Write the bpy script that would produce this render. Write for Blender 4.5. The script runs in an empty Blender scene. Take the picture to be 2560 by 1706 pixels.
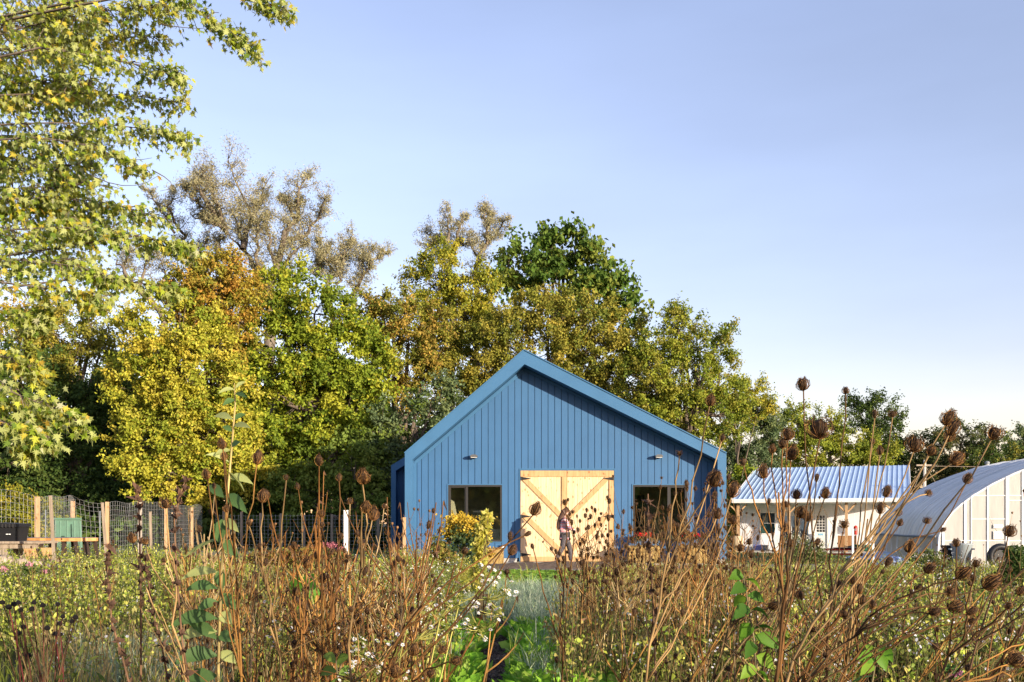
import bpy, math, random
import numpy as np
from mathutils import Vector, Matrix
R = math.radians
random.seed(7)
rng = np.random.default_rng(7)
C = bpy.context.scene.collection
sc = bpy.context.scene

# ------------------------------------------------------------------ camera, sky, sun, exposure
F = 2400.0            # focal length in photo pixels (2560 wide); horizon at photo row 1305
CAMZ, HOR = 1.3, 1305.0
cd = bpy.data.cameras.new('camera'); cam = bpy.data.objects.new('camera', cd); C.objects.link(cam)
cam.location = (0, 0, CAMZ); cam.rotation_euler = (R(90), 0, 0)
cd.sensor_width = 36; cd.lens = 36 * F / 2560; cd.shift_y = (HOR - 853) / 2560
cd.clip_start = 0.05; cd.clip_end = 3000
sc.camera = cam

SUN = Vector((1.0, -1.0, 0.25)).normalized()
SUN_EL = math.asin(SUN.z); SUN_AZ = math.atan2(SUN.x, SUN.y)   # azimuth from +Y clockwise
w = bpy.data.worlds.new('World'); sc.world = w; w.use_nodes = True
nt = w.node_tree; nt.nodes.clear()
wo = nt.nodes.new('ShaderNodeOutputWorld'); bg = nt.nodes.new('ShaderNodeBackground')
sky = nt.nodes.new('ShaderNodeTexSky'); sky.sky_type = 'NISHITA'; sky.sun_disc = False
sky.sun_elevation = SUN_EL; sky.sun_rotation = SUN_AZ
sky.altitude = 200; sky.air_density = 1.3; sky.dust_density = 0.4; sky.ozone_density = 2.5
tint = nt.nodes.new('ShaderNodeMix'); tint.data_type = 'RGBA'; tint.blend_type = 'MULTIPLY'; tint.inputs[0].default_value = 1
tint.inputs[7].default_value = (1.60, 1.21, 1.32, 1)
tc = nt.nodes.new('ShaderNodeTexCoord'); mp = nt.nodes.new('ShaderNodeMapping'); mp.inputs['Scale'].default_value = (1.2, 1.2, 5)
nz = nt.nodes.new('ShaderNodeTexNoise'); nz.inputs['Scale'].default_value = 1.6; nz.inputs['Detail'].default_value = 5
cr = nt.nodes.new('ShaderNodeMapRange'); cr.inputs[1].default_value = .35; cr.inputs[2].default_value = .75; cr.inputs[3].default_value = .96; cr.inputs[4].default_value = 1.10
m2 = nt.nodes.new('ShaderNodeMix'); m2.data_type = 'RGBA'; m2.blend_type = 'MULTIPLY'; m2.inputs[0].default_value = 1
L = nt.links
sx = nt.nodes.new('ShaderNodeSeparateXYZ'); L.new(tc.outputs['Generated'], sx.inputs[0]); hr = nt.nodes.new('ShaderNodeValToRGB'); hr.color_ramp.elements[0].position = 0; hr.color_ramp.elements[1].position = .42
hr.color_ramp.elements[0].color = (.85, .665, .79, 1); hr.color_ramp.elements[1].color = (1.14, .815, .85, 1)   # scaled by 1.6 below
L.new(sx.outputs[2], hr.inputs[0]); sc16 = nt.nodes.new('ShaderNodeVectorMath'); sc16.operation = 'SCALE'; sc16.inputs['Scale'].default_value = 1.6; L.new(hr.outputs[0], sc16.inputs[0]); L.new(sc16.outputs[0], tint.inputs[7])
L.new(sky.outputs[0], tint.inputs[6]); L.new(tc.outputs['Generated'], mp.inputs[0]); L.new(mp.outputs[0], nz.inputs['Vector'])
L.new(nz.outputs[0], cr.inputs[0]); L.new(tint.outputs[2], m2.inputs[6]); L.new(cr.outputs[0], m2.inputs[7])
L.new(m2.outputs[2], bg.inputs[0]); bg.inputs[1].default_value = 0.135
L.new(bg.outputs[0], wo.inputs[0])
sd = bpy.data.lights.new('sun', 'SUN'); sd.energy = 5.0; sd.angle = R(0.5); sd.color = (1.0, 0.87, 0.68)
so = bpy.data.objects.new('sun', sd); C.objects.link(so); so.rotation_euler = SUN.to_track_quat('Z', 'Y').to_euler()
so.location = (30, -30, 20)
sc.view_settings.view_transform = 'Standard'; sc.view_settings.look = 'None'
sc.view_settings.gamma = 1; sc.view_settings.exposure = 0.95
sc.cycles.max_bounces = 6; sc.cycles.transparent_max_bounces = 8; sc.cycles.caustics_reflective = False; sc.cycles.caustics_refractive = False
sc.cycles.use_denoising = True

# ------------------------------------------------------------------ helpers
def X(px, Y): return (px - 1280) / F * Y
def Z(py, Y): return CAMZ - (py - HOR) / F * Y
def P(px, py, Y): return np.array((X(px, Y), Y, Z(py, Y)))
def sm(t): t = min(1, max(0, t)); return t * t * (3 - 2 * t)
def gz(x, y):
    return .15 * sm((-x - 5) / 4) * sm((y - 10) / 8) - .43 * sm((x - 7) / 7) * sm((y - 26) / 24) - 1.2 * sm((y - 70) / 60)
def gza(x, y): return np.array([gz(a, b) for a, b in zip(x, y)])

class Geo:
    """verts, polygons and an optional colour for each vertex"""
    def __init__(s): s.v = []; s.f = []; s.c = []
    def add(s, vs, fs, col=None):
        n = len(s.v); s.v += [tuple(map(float, q)) for q in vs]; s.f += [tuple(i + n for i in q) for q in fs]
        s.c += [col or (1, 1, 1)] * len(vs); return s
    def box(s, x0, x1, y0, y1, z0, z1, col=None, M=None):
        vs = [(x, y, z) for x in (x0, x1) for y in (y0, y1) for z in (z0, z1)]
        if M is not None: vs = [tuple(M @ Vector(q)) for q in vs]
        return s.add(vs, [(0, 1, 3, 2), (4, 6, 7, 5), (0, 4, 5, 1), (2, 3, 7, 6), (0, 2, 6, 4), (1, 5, 7, 3)], col)
    def prism(s, poly, y0, y1, col=None, M=None):      # poly in x,z
        n = len(poly)
        vs = [(x, y0, z) for x, z in poly] + [(x, y1, z) for x, z in poly]
        if M is not None: vs = [tuple(M @ Vector(q)) for q in vs]
        return s.add(vs, [tuple(range(n)), tuple(range(2 * n - 1, n - 1, -1))] + [(i, i + n, (i + 1) % n + n, (i + 1) % n) for i in range(n)], col)
    def beam(s, a, b, w, d, col=None, up=(0, 0, 1)):
        a = Vector(a); b = Vector(b); t = (b - a).normalized(); u = t.cross(Vector(up))
        if u.length < 1e-3: u = t.cross(Vector((1, 0, 0)))
        u.normalize(); v = u.cross(t)
        vs = [p + u * (w / 2 * i) + v * (d / 2 * j) for p in (a, b) for i, j in ((-1, -1), (1, -1), (1, 1), (-1, 1))]
        return s.add(vs, [(0, 1, 2, 3), (7, 6, 5, 4)] + [(i, i + 4, (i + 1) % 4 + 4, (i + 1) % 4) for i in range(4)], col)
    def tube(s, pts, rad, n=6, col=None, cap=True):
        pts = [Vector(p) for p in pts]; k = len(pts)
        if not hasattr(rad, '__len__'): rad = [rad] * k
        vs = []; u = None
        for i, p in enumerate(pts):
            t = (pts[min(i + 1, k - 1)] - pts[max(i - 1, 0)])
            t = t.normalized() if t.length > 1e-9 else Vector((0, 0, 1))
            if u is None:
                u = t.cross(Vector((0, 0, 1)));
                if u.length < .1: u = t.cross(Vector((1, 0, 0)))
            u = (u - t * u.dot(t)).normalized(); v = t.cross(u)
            for j in range(n):
                a = 2 * math.pi * j / n; vs.append(p + (u * math.cos(a) + v * math.sin(a)) * rad[i])
        fs = [(i * n + j, i * n + (j + 1) % n, (i + 1) * n + (j + 1) % n, (i + 1) * n + j) for i in range(k - 1) for j in range(n)]
        if cap: fs += [tuple(range(n - 1, -1, -1)), tuple(range((k - 1) * n, k * n))]
        return s.add(vs, fs, col)
    def lathe(s, prof, n=16, c=(0, 0, 0), col=None):
        vs = [(c[0] + r * math.cos(2 * math.pi * j / n), c[1] + r * math.sin(2 * math.pi * j / n), c[2] + z) for r, z in prof for j in range(n)]
        k = len(prof)
        fs = [(i * n + j, i * n + (j + 1) % n, (i + 1) * n + (j + 1) % n, (i + 1) * n + j) for i in range(k - 1) for j in range(n)]
        return s.add(vs, fs + [tuple(range(n - 1, -1, -1)), tuple(range((k - 1) * n, k * n))], col)
    def arrays(s):
        return np.array(s.v), s.f, np.array(s.c)
    def tri(s):
        T = []
        for f in s.f:
            for i in range(1, len(f) - 1): T.append((f[0], f[i], f[i + 1]))
        return np.array(s.v, float), np.array(T, int), np.array(s.c, float)

def mesh_geo(name, g, mat, smooth=False, off=(0, 0, 0), col=False):
    me = bpy.data.meshes.new(name)
    me.from_pydata([(a - off[0], b - off[1], c - off[2]) for a, b, c in g.v], [], g.f)
    if col:
        at = me.color_attributes.new('Col', 'FLOAT_COLOR', 'POINT')
        at.data.foreach_set('color', np.c_[np.array(g.c), np.ones(len(g.c))].ravel().astype(np.float32))
    me.materials.append(mat)
    if smooth: me.polygons.foreach_set('use_smooth', [True] * len(me.polygons))
    me.update(); return me
def mesh_np(name, V, T, Cc, mat, off=(0, 0, 0), smooth=False):
    me = bpy.data.meshes.new(name); n = len(V); m = len(T)
    me.vertices.add(n); me.vertices.foreach_set('co', (V - np.array(off)).astype(np.float32).ravel())
    me.loops.add(3 * m); me.loops.foreach_set('vertex_index', T.astype(np.int32).ravel())
    me.polygons.add(m); me.polygons.foreach_set('loop_start', np.arange(0, 3 * m, 3, dtype=np.int32))
    me.update(calc_edges=True)
    at = me.color_attributes.new('Col', 'FLOAT_COLOR', 'POINT')
    at.data.foreach_set('color', np.c_[Cc, np.ones(n)].astype(np.float32).ravel())
    me.materials.append(mat)
    if smooth: me.polygons.foreach_set('use_smooth', np.ones(m, bool))
    return me
def link(name, me, parent=None, **props):
    o = bpy.data.objects.new(name, me); C.objects.link(o)
    if parent: o.parent = parent
    for k, v in props.items():
        if v: o[k] = v
    return o
def obj(name, g, mat, parent=None, smooth=False, off=None, col=False, **props):
    if off is None: off = tuple(root_loc(parent)) if parent else (0, 0, 0)
    return link(name, mesh_geo(name, g, mat, smooth, off, col), parent, **props)
def root_loc(p):
    v = Vector((0, 0, 0))
    while p: v += p.location; p = p.parent
    return v
def thing(name, label, cat, loc=(0, 0, 0), group=None, rz=0):
    o = link(name, None, None, label=label, category=cat, group=group)
    o.location = loc; o.rotation_euler = (0, 0, rz); o.empty_display_size = .2; return o
def copy_tree(o, parent=None):
    c = o.copy(); C.objects.link(c); c.parent = parent
    for ch in o.children: copy_tree(ch, c)
    return c

# ------------------------------------------------------------------ materials
MATS = {}
def mat(name, col, rough=.7, noise=0, nscale=8, bump=0, bscale=40, metal=0, spec=.3, col2=None, stretch=None, coords='Object', detail=5):
    if name in MATS: return MATS[name]
    m = bpy.data.materials.new(name); m.use_nodes = True; nt = m.node_tree; b = nt.nodes['Principled BSDF']
    b.inputs['Base Color'].default_value = (*col, 1); b.inputs['Roughness'].default_value = rough
    b.inputs['Metallic'].default_value = metal; b.inputs['Specular IOR Level'].default_value = spec
    if noise or bump or col2:
        tc = nt.nodes.new('ShaderNodeTexCoord'); mp = nt.nodes.new('ShaderNodeMapping')
        nt.links.new(tc.outputs[coords], mp.inputs[0])
        if stretch: mp.inputs['Scale'].default_value = stretch
    if noise or col2:
        n = nt.nodes.new('ShaderNodeTexNoise'); n.inputs['Scale'].default_value = nscale; n.inputs['Detail'].default_value = detail
        nt.links.new(mp.outputs[0], n.inputs['Vector'])
        r = nt.nodes.new('ShaderNodeValToRGB'); r.color_ramp.elements[0].position = .32; r.color_ramp.elements[1].position = .68
        c2 = col2 or tuple(c * (1 - noise) for c in col); r.color_ramp.elements[0].color = (*c2, 1)
        r.color_ramp.elements[1].color = (*[min(1, c * (1 + (noise if not col2 else 0))) for c in col], 1)
        nt.links.new(n.outputs[0], r.inputs[0]); nt.links.new(r.outputs[0], b.inputs['Base Color'])
    if bump:
        n2 = nt.nodes.new('ShaderNodeTexNoise'); n2.inputs['Scale'].default_value = bscale; n2.inputs['Detail'].default_value = 6
        nt.links.new(mp.outputs[0], n2.inputs['Vector'])
        bm = nt.nodes.new('ShaderNodeBump'); bm.inputs['Strength'].default_value = bump; bm.inputs['Distance'].default_value = .02
        nt.links.new(n2.outputs[0], bm.inputs['Height']); nt.links.new(bm.outputs[0], b.inputs['Normal'])
    MATS[name] = m; return m
def leafmat(name, trans=.35, rough=.55, spec=.25, back=None):
    if name in MATS: return MATS[name]
    m = bpy.data.materials.new(name); m.use_nodes = True; nt = m.node_tree; b = nt.nodes['Principled BSDF']
    out = nt.nodes['Material Output']
    a = nt.nodes.new('ShaderNodeAttribute'); a.attribute_name = 'Col'
    src = a.outputs['Color']
    if back:
        ge = nt.nodes.new('ShaderNodeNewGeometry'); mx = nt.nodes.new('ShaderNodeMix'); mx.data_type = 'RGBA'
        nt.links.new(ge.outputs['Backfacing'], mx.inputs[0]); nt.links.new(src, mx.inputs[6]); mx.inputs[7].default_value = (*back, 1)
        src = mx.outputs[2]
    nt.links.new(src, b.inputs['Base Color']); b.inputs['Roughness'].default_value = rough; b.inputs['Specular IOR Level'].default_value = spec
    t = nt.nodes.new('ShaderNodeBsdfTranslucent'); mix = nt.nodes.new('ShaderNodeMixShader'); mix.inputs[0].default_value = trans
    nt.links.new(a.outputs['Color'], t.inputs[0]); nt.links.new(b.outputs[0], mix.inputs[1]); nt.links.new(t.outputs[0], mix.inputs[2])
    nt.links.new(mix.outputs[0], out.inputs[0]); MATS[name] = m; return m
def glassmat(name, tintc, refl=.25, rough=.02):
    m = bpy.data.materials.new(name); m.use_nodes = True; nt = m.node_tree; nt.nodes.remove(nt.nodes['Principled BSDF'])
    out = nt.nodes['Material Output']; t = nt.nodes.new('ShaderNodeBsdfTransparent'); t.inputs[0].default_value = (*tintc, 1)
    g = nt.nodes.new('ShaderNodeBsdfGlossy'); g.inputs['Roughness'].default_value = rough; g.inputs[0].default_value = (.9, .9, .9, 1)
    mix = nt.nodes.new('ShaderNodeMixShader'); mix.inputs[0].default_value = refl
    nt.links.new(t.outputs[0], mix.inputs[1]); nt.links.new(g.outputs[0], mix.inputs[2]); nt.links.new(mix.outputs[0], out.inputs[0])
    MATS[name] = m; return m
def filmmat(name, col, trans=.5, see=.25, rough=.35, noise=.2, stretch=(1, 1, 1)):
    m = bpy.data.materials.new(name); m.use_nodes = True; nt = m.node_tree; b = nt.nodes['Principled BSDF']; out = nt.nodes['Material Output']
    tc = nt.nodes.new('ShaderNodeTexCoord'); mp = nt.nodes.new('ShaderNodeMapping'); mp.inputs['Scale'].default_value = stretch
    n = nt.nodes.new('ShaderNodeTexNoise'); n.inputs['Scale'].default_value = 1.5; n.inputs['Detail'].default_value = 6
    nt.links.new(tc.outputs['Object'], mp.inputs[0]); nt.links.new(mp.outputs[0], n.inputs['Vector'])
    r = nt.nodes.new('ShaderNodeValToRGB'); r.color_ramp.elements[0].position = .3; r.color_ramp.elements[1].position = .65
    r.color_ramp.elements[0].color = (*[c * (1 - noise) for c in col], 1); r.color_ramp.elements[1].color = (*col, 1)
    nt.links.new(n.outputs[0], r.inputs[0]); nt.links.new(r.outputs[0], b.inputs['Base Color']); b.inputs['Roughness'].default_value = rough
    bm = nt.nodes.new('ShaderNodeBump'); bm.inputs['Strength'].default_value = .5; bm.inputs['Distance'].default_value = .05
    nt.links.new(n.outputs[0], bm.inputs['Height']); nt.links.new(bm.outputs[0], b.inputs['Normal'])
    t = nt.nodes.new('ShaderNodeBsdfTranslucent'); t.inputs[0].default_value = (*col, 1)
    tr = nt.nodes.new('ShaderNodeBsdfTransparent')
    m1 = nt.nodes.new('ShaderNodeMixShader'); m1.inputs[0].default_value = trans; m2 = nt.nodes.new('ShaderNodeMixShader'); m2.inputs[0].default_value = see
    nt.links.new(b.outputs[0], m1.inputs[1]); nt.links.new(t.outputs[0], m1.inputs[2]); nt.links.new(m1.outputs[0], m2.inputs[1]); nt.links.new(tr.outputs[0], m2.inputs[2])
    nt.links.new(m2.outputs[0], out.inputs[0]); MATS[name] = m; return m

def bluesiding():
    m = mat('blue_siding', (.044, .122, .248), .5, noise=.05, nscale=1.2, spec=.22)
    nt = m.node_tree; b = nt.nodes['Principled BSDF']
    wv = nt.nodes.new('ShaderNodeTexWave'); wv.wave_type = 'BANDS'; wv.bands_direction = 'X'; wv.inputs['Scale'].default_value = 12
    wv.inputs['Distortion'].default_value = 0
    tc = [n for n in nt.nodes if n.type == 'TEX_COORD'][0]; nt.links.new(tc.outputs['Object'], wv.inputs['Vector'])
    nz = nt.nodes.new('ShaderNodeTexNoise'); nz.inputs['Scale'].default_value = 1.3; nt.links.new(tc.outputs['Object'], nz.inputs['Vector'])
    b1 = nt.nodes.new('ShaderNodeBump'); b1.inputs['Strength'].default_value = .25; b1.inputs['Distance'].default_value = .004
    b2 = nt.nodes.new('ShaderNodeBump'); b2.inputs['Strength'].default_value = .10; b2.inputs['Distance'].default_value = .03
    nt.links.new(wv.outputs['Fac'], b1.inputs['Height']); nt.links.new(nz.outputs[0], b2.inputs['Height'])
    nt.links.new(b2.outputs[0], b1.inputs['Normal']); nt.links.new(b1.outputs[0], b.inputs['Normal']); return m
M_blue = bluesiding()
M_trim = mat('blue_trim', (.047, .134, .255), .5, noise=.05, nscale=1.5, bump=.06, bscale=1.5, spec=.22)
M_navy = mat('dark_blue_backing', (.02, .045, .09), .7)
M_black = mat('black_metal', (.015, .015, .017), .45)
M_bronze = mat('dark_window_frame', (.035, .033, .032), .4)
M_conc = mat('concrete', (.42, .40, .36), .9, noise=.15, nscale=6, bump=.3, bscale=60)
M_glass = glassmat('window_glass', (.88, .89, .84), .16)
M_white = mat('white_paint', (.84, .82, .79), .6, noise=.06, nscale=3)
M_cream = mat('cream_board', (.75, .70, .55), .7, noise=.05)
M_beige = mat('interior_wall', (.62, .58, .46), .9, noise=.1, nscale=1)
M_bark = mat('bark', (.13, .10, .075), .9, noise=.35, nscale=6, bump=.6, bscale=25, stretch=(1, 1, .3))
M_barkl = mat('grey_bark', (.15, .12, .09), .9, noise=.3, nscale=6, bump=.5, bscale=25, stretch=(1, 1, .3))
M_leaf = leafmat('leaf', trans=.5); M_leaft = leafmat('tree_leaf', trans=.32, rough=.6, spec=.15)
M_maple = leafmat('maple_leaf', trans=.5, rough=.5, back=(.48, .52, .17))
M_dry = leafmat('dry_stem', trans=.05, rough=.7, spec=.15)
M_petal = leafmat('petal', trans=.3, rough=.6)

nt_ = M_dry.node_tree; _tc = nt_.nodes.new('ShaderNodeTexCoord'); _n = nt_.nodes.new('ShaderNodeTexNoise'); _n.inputs['Scale'].default_value = 6; _n.inputs['Detail'].default_value = 4
nt_.links.new(_tc.outputs['Object'], _n.inputs['Vector']); _mr = nt_.nodes.new('ShaderNodeMapRange'); _mr.inputs[1].default_value = .35; _mr.inputs[2].default_value = .65; _mr.inputs[3].default_value = .28; _mr.inputs[4].default_value = 1.5
nt_.links.new(_n.outputs[0], _mr.inputs[0]); _mx = nt_.nodes.new('ShaderNodeMix'); _mx.data_type = 'RGBA'; _mx.blend_type = 'MULTIPLY'; _mx.inputs[0].default_value = 1
_at = [q for q in nt_.nodes if q.type == 'ATTRIBUTE'][0]; nt_.links.new(_at.outputs['Color'], _mx.inputs[6]); nt_.links.new(_mr.outputs[0], _mx.inputs[7]); nt_.links.new(_mx.outputs[2], nt_.nodes['Principled BSDF'].inputs['Base Color'])
def wood(name, col, dark, rings=.5, scale=1.0, axis='Z', knots=True):
    m = bpy.data.materials.new(name); m.use_nodes = True; nt = m.node_tree; b = nt.nodes['Principled BSDF']; b.inputs['Roughness'].default_value = .65
    b.inputs['Specular IOR Level'].default_value = .2
    tc = nt.nodes.new('ShaderNodeTexCoord'); mp = nt.nodes.new('ShaderNodeMapping'); nt.links.new(tc.outputs['Object'], mp.inputs[0])
    oi = nt.nodes.new('ShaderNodeObjectInfo'); cb = nt.nodes.new('ShaderNodeCombineXYZ')
    ml = nt.nodes.new('ShaderNodeMath'); ml.operation = 'MULTIPLY'; ml.inputs[1].default_value = 40
    nt.links.new(oi.outputs['Random'], ml.inputs[0]); nt.links.new(ml.outputs[0], cb.inputs[0]); nt.links.new(ml.outputs[0], cb.inputs[2]); nt.links.new(cb.outputs[0], mp.inputs['Location'])
    mp.inputs['Scale'].default_value = {'Z': (9 * scale, 9 * scale, .8 * scale), 'X': (.8 * scale, 9 * scale, 9 * scale)}[axis]
    n = nt.nodes.new('ShaderNodeTexNoise'); n.inputs['Scale'].default_value = 2.5; n.inputs['Detail'].default_value = 8; n.inputs['Distortion'].default_value = .6
    nt.links.new(mp.outputs[0], n.inputs['Vector'])
    r = nt.nodes.new('ShaderNodeValToRGB'); r.color_ramp.elements[0].position = .3; r.color_ramp.elements[1].position = .6
    r.color_ramp.elements[0].color = (*dark, 1); r.color_ramp.elements[1].color = (*col, 1); nt.links.new(n.outputs[0], r.inputs[0])
    src = r.outputs[0]
    if knots:
        mp2 = nt.nodes.new('ShaderNodeMapping'); mp2.inputs['Scale'].default_value = (7, 7, 4.5); nt.links.new(tc.outputs['Object'], mp2.inputs[0]); nt.links.new(cb.outputs[0], mp2.inputs['Location'])
        v = nt.nodes.new('ShaderNodeTexVoronoi'); v.inputs['Scale'].default_value = 1; v.inputs['Randomness'].default_value = 1; nt.links.new(mp2.outputs[0], v.inputs['Vector'])
        k = nt.nodes.new('ShaderNodeMapRange'); k.inputs[1].default_value = .10; k.inputs[2].default_value = .24; k.inputs[3].default_value = .85; k.inputs[4].default_value = 0
        nt.links.new(v.outputs['Distance'], k.inputs[0])
        mx = nt.nodes.new('ShaderNodeMix'); mx.data_type = 'RGBA'; mx.inputs[7].default_value = (dark[0] * .62, dark[1] * .42, dark[2] * .3, 1)
        nt.links.new(k.outputs[0], mx.inputs[0]); nt.links.new(src, mx.inputs[6]); src = mx.outputs[2]
    nt.links.new(src, b.inputs['Base Color'])
    bm = nt.nodes.new('ShaderNodeBump'); bm.inputs['Strength'].default_value = .15; bm.inputs['Distance'].default_value = .01
    nt.links.new(n.outputs[0], bm.inputs['Height']); nt.links.new(bm.outputs[0], b.inputs['Normal']); MATS[name] = m; return m
M_pine = wood('pale_pine', (.70, .53, .33), (.58, .40, .22))
M_pine2 = wood('pine_trim', (.52, .33, .16), (.40, .23, .10))
M_postw = wood('fence_wood', (.52, .34, .19), (.40, .24, .12))
M_grey = wood('weathered_wood', (.34, .27, .20), (.2, .15, .11), knots=False)
M_brownw = wood('brown_cabinet_wood', (.42, .22, .10), (.25, .12, .05))

# ------------------------------------------------------------------ ground
def strip(name, label, xs, ys, dz, m, kind='structure', rough=0):
    g = Geo(); nx, ny = len(xs), len(ys)
    vs = [(x, y, gz(x, y) + dz + (rough * (random.random() - .5) if rough and 0 < i < nx - 1 and 0 < j < ny - 1 else 0)) for j, y in enumerate(ys) for i, x in enumerate(xs)]
    g.add(vs, [(j * nx + i, j * nx + i + 1, (j + 1) * nx + i + 1, (j + 1) * nx + i) for j in range(ny - 1) for i in range(nx - 1)])
    return obj(name, g, m, None, True, kind=kind, label=label)
M_soil = mat('meadow_soil', (.10, .095, .045), .95, col2=(.05, .038, .022), nscale=1.5, bump=.8, bscale=18, detail=10)
gx = sorted(set([-900, -400, -200, -100, -60] + list(range(-40, 41, 2)) + [60, 100, 200, 400, 900]))
gy = sorted(set([-900, -300, -120, -60] + list(range(-30, 131, 2)) + [160, 250, 500, 1200]))
strip('ground', 'dark soil of the meadow', gx, gy, 0, M_soil)
M_lawn = mat('lawn_grass', (.10, .15, .03), .95, col2=(.05, .085, .02), nscale=2.5, bump=.8, bscale=60, detail=10)
strip('lawn', 'mown grass around the buildings', list(range(-30, 32, 2)), list(range(25, 72, 2)), .004, M_lawn)
M_gravel = mat('gravel', (.30, .26, .22), .95, col2=(.17, .145, .12), nscale=14, bump=.8, bscale=70, detail=10)
strip('gravel_drive', 'grey brown gravel drive before the barn', [-16, -12, -9, -6, -4.4, -2, 0, 3, 6, 8, 10, 14], [24.6, 26, 27.5, 29, 29.36], .008, M_gravel)
strip('gravel_yard', 'gravel yard left of the barn', [-14, -12, -9, -6.5, -4.5], [29.37, 31, 33, 35, 37.5], .008, M_gravel)
M_mulch = mat('mulch', (.09, .055, .035), .95, col2=(.03, .02, .014), nscale=16, bump=1, bscale=45, detail=8)
g = Geo(); pth = [(-.13, 6.5), (-.15, 8), (-.15, 9.5), (-.12, 11), (-.08, 12.5), (-.02, 14)]
g.add([(x + s * (.22 if y < 10.5 else .12), y, .012) for x, y in pth for s in (-1, 1)], [(2 * i, 2 * i + 1, 2 * i + 3, 2 * i + 2) for i in range(len(pth) - 1)])
obj('mulch_path', g, M_mulch, kind='structure', label='dark mulch path between low greens')

# concrete pad in front of the barn
g = Geo(); g.box(-.62, 6.62, 28.95, 29.96, -.1, .035); g.box(.15, 3.3, 29.961, 30.04, -.1, .045)
obj('concrete_pad', g, M_conc, kind='structure', label='pale concrete pad along the barn front')

# ------------------------------------------------------------------ BLUE BARN
YW, YF, YB = 30.0, 29.4, 39.5
barn = thing('barn', 'blue metal clad barn with uneven gable and wide pale wooden double doors', 'barn', (1.6, YW, 0))
OUT = [(-3.283, .165), (-3.283, 3.40), (.3675, 6.555), (6.566, 3.40), (6.566, .165)]
INN = [(-3.06, .165), (-3.06, 3.20), (.387, 6.13), (6.297, 3.20), (6.297, .165)]
for nm, i in (('post', 0), ('rake_fascia', 1), ('rake_fascia', 2), ('post', 3)):
    g = Geo(); g.prism([OUT[i], OUT[i + 1], INN[i + 1], INN[i]], YF, YW + .05); obj(nm, g, M_trim, barn)
# thin proud edge flashing on the front of the frame
for a, b in ((1, 2), (2, 3)):
    g = Geo(); p, q = Vector((OUT[a][0], 0, OUT[a][1])), Vector((OUT[b][0], 0, OUT[b][1]))
    n = Vector((0, 1, 0)).cross(q - p).normalized();
    if n.z < 0: n = -n
    g.prism([(p.x, p.z), (q.x, q.z), (q.x + n.x * .03, q.z + n.z * .03), (p.x + n.x * .03, p.z + n.z * .03)], YF - .03, YF + .1)
    obj('edge_flashing', g, M_trim, barn)
def ztop(x): return 3.20 + (x + 3.06) * .85 if x < .387 else 6.13 - (x - .387) * .4958
WIN1 = (-1.996, -.3125, .681, 2.451); WIN2 = (2.0, 3.0, 0, 0)
WIN1 = (X(1120.3, YW), X(1255, YW), Z(1354.5, YW), Z(1212.9, YW))
WIN2 = (X(1582.2, YW), X(1717.3, YW), Z(1354.5, YW), Z(1212.9, YW))
DOOR = (X(1300.5, YW), X(1535.5, YW), -.1, Z(1174, YW))
OPEN = [WIN1, WIN2, DOOR]
def column(x0, x1, zb, y0, y1, pad=0):
    """prisms of the wall between x0 and x1, cut by the openings and the roof line"""
    xs = sorted({x0, x1} | {o[k] for o in OPEN for k in (0, 1) if x0 < o[k] < x1} | ({.387} if x0 < .387 < x1 else set()))
    out = []
    for a, b in zip(xs, xs[1:]):
        if b - a < .004: continue
        mid = (a + b) / 2; iv = [(zb, None)]
        for o in OPEN:
            if o[0] - 1e-6 <= mid <= o[1] + 1e-6:
                iv = [(zb, o[2])] if o[2] > zb else []
                iv.append((o[3], None))
        for lo, hi in iv:
            if hi is None: out.append([(a, lo), (b, lo), (b, ztop(b) - pad), (a, ztop(a) - pad)])
            else: out.append([(a, lo), (b, lo), (b, hi), (a, hi)])
    return out
g = Geo()
for a, b in ((-3.06, 6.297),):
    for poly in column(a, b, .1, 0, 0, -.02): g.prism(poly, YW + .03, YW + .12)
obj('wall_backing', g, M_navy, barn)
lines = [X(950 + (228 + 43.5 * k) / 2.6133, YW) for k in range(0, 47)]
lines = [-2.97] + [l for l in lines if -2.93 < l < 6.25] + [6.29]
for a, b in zip(lines, lines[1:]):
    cols = column(a + .0085, b - .0085, .17, 0, 0, .006)
    # pieces on the same side of an opening stay one board
    uppers = [p for p in cols if p[2][1] > 2.6]; lowers = [p for p in cols if p[2][1] <= 2.6]
    dy = random.uniform(-.002, .002)
    for grp in (uppers, lowers):
        if not grp: continue
        g = Geo()
        for p in grp: g.prism(p, YW + dy, YW + .03)
        obj('siding_board', g, M_blue, barn)
        if grp is uppers and random.random() < .5:     # lap joint of two sheets
            zz = random.choice([3.2, 3.95, 4.75]); zt = min(ztop(a), ztop(b)) - .1
            if zz < zt and not any(o[0] < (a + b) / 2 < o[1] and zz < o[3] for o in OPEN):
                g = Geo(); g.box(a + .01, b - .01, YW - .004, YW - .0025 + dy, zz, zz + .006); obj('lap_strip', g, M_trim, barn)
# corner and rake trim
g = Geo(); g.box(-3.058, -2.975, YW - .05, YW + .03, .17, 3.16); obj('corner_trim', g, M_trim, barn)
g = Geo(); g.prism([(-3.02, 3.19), (.36, 6.06), (.36, 5.96), (-3.02, 3.09)], YW - .045, YW - .004); obj('rake_trim', g, M_trim, barn)
g = Geo(); g.prism([(-3.05, 3.185), (.372, 6.095), (.372, 6.055), (-3.05, 3.145)], YW - .10, YW - .05); obj('rake_trim', g, M_trim, barn)
g = Geo(); g.prism([(.40, 6.10), (6.28, 3.18), (6.28, 3.10), (.40, 6.02)], YW - .04, YW - .004); obj('rake_trim', g, M_trim, barn)
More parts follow.
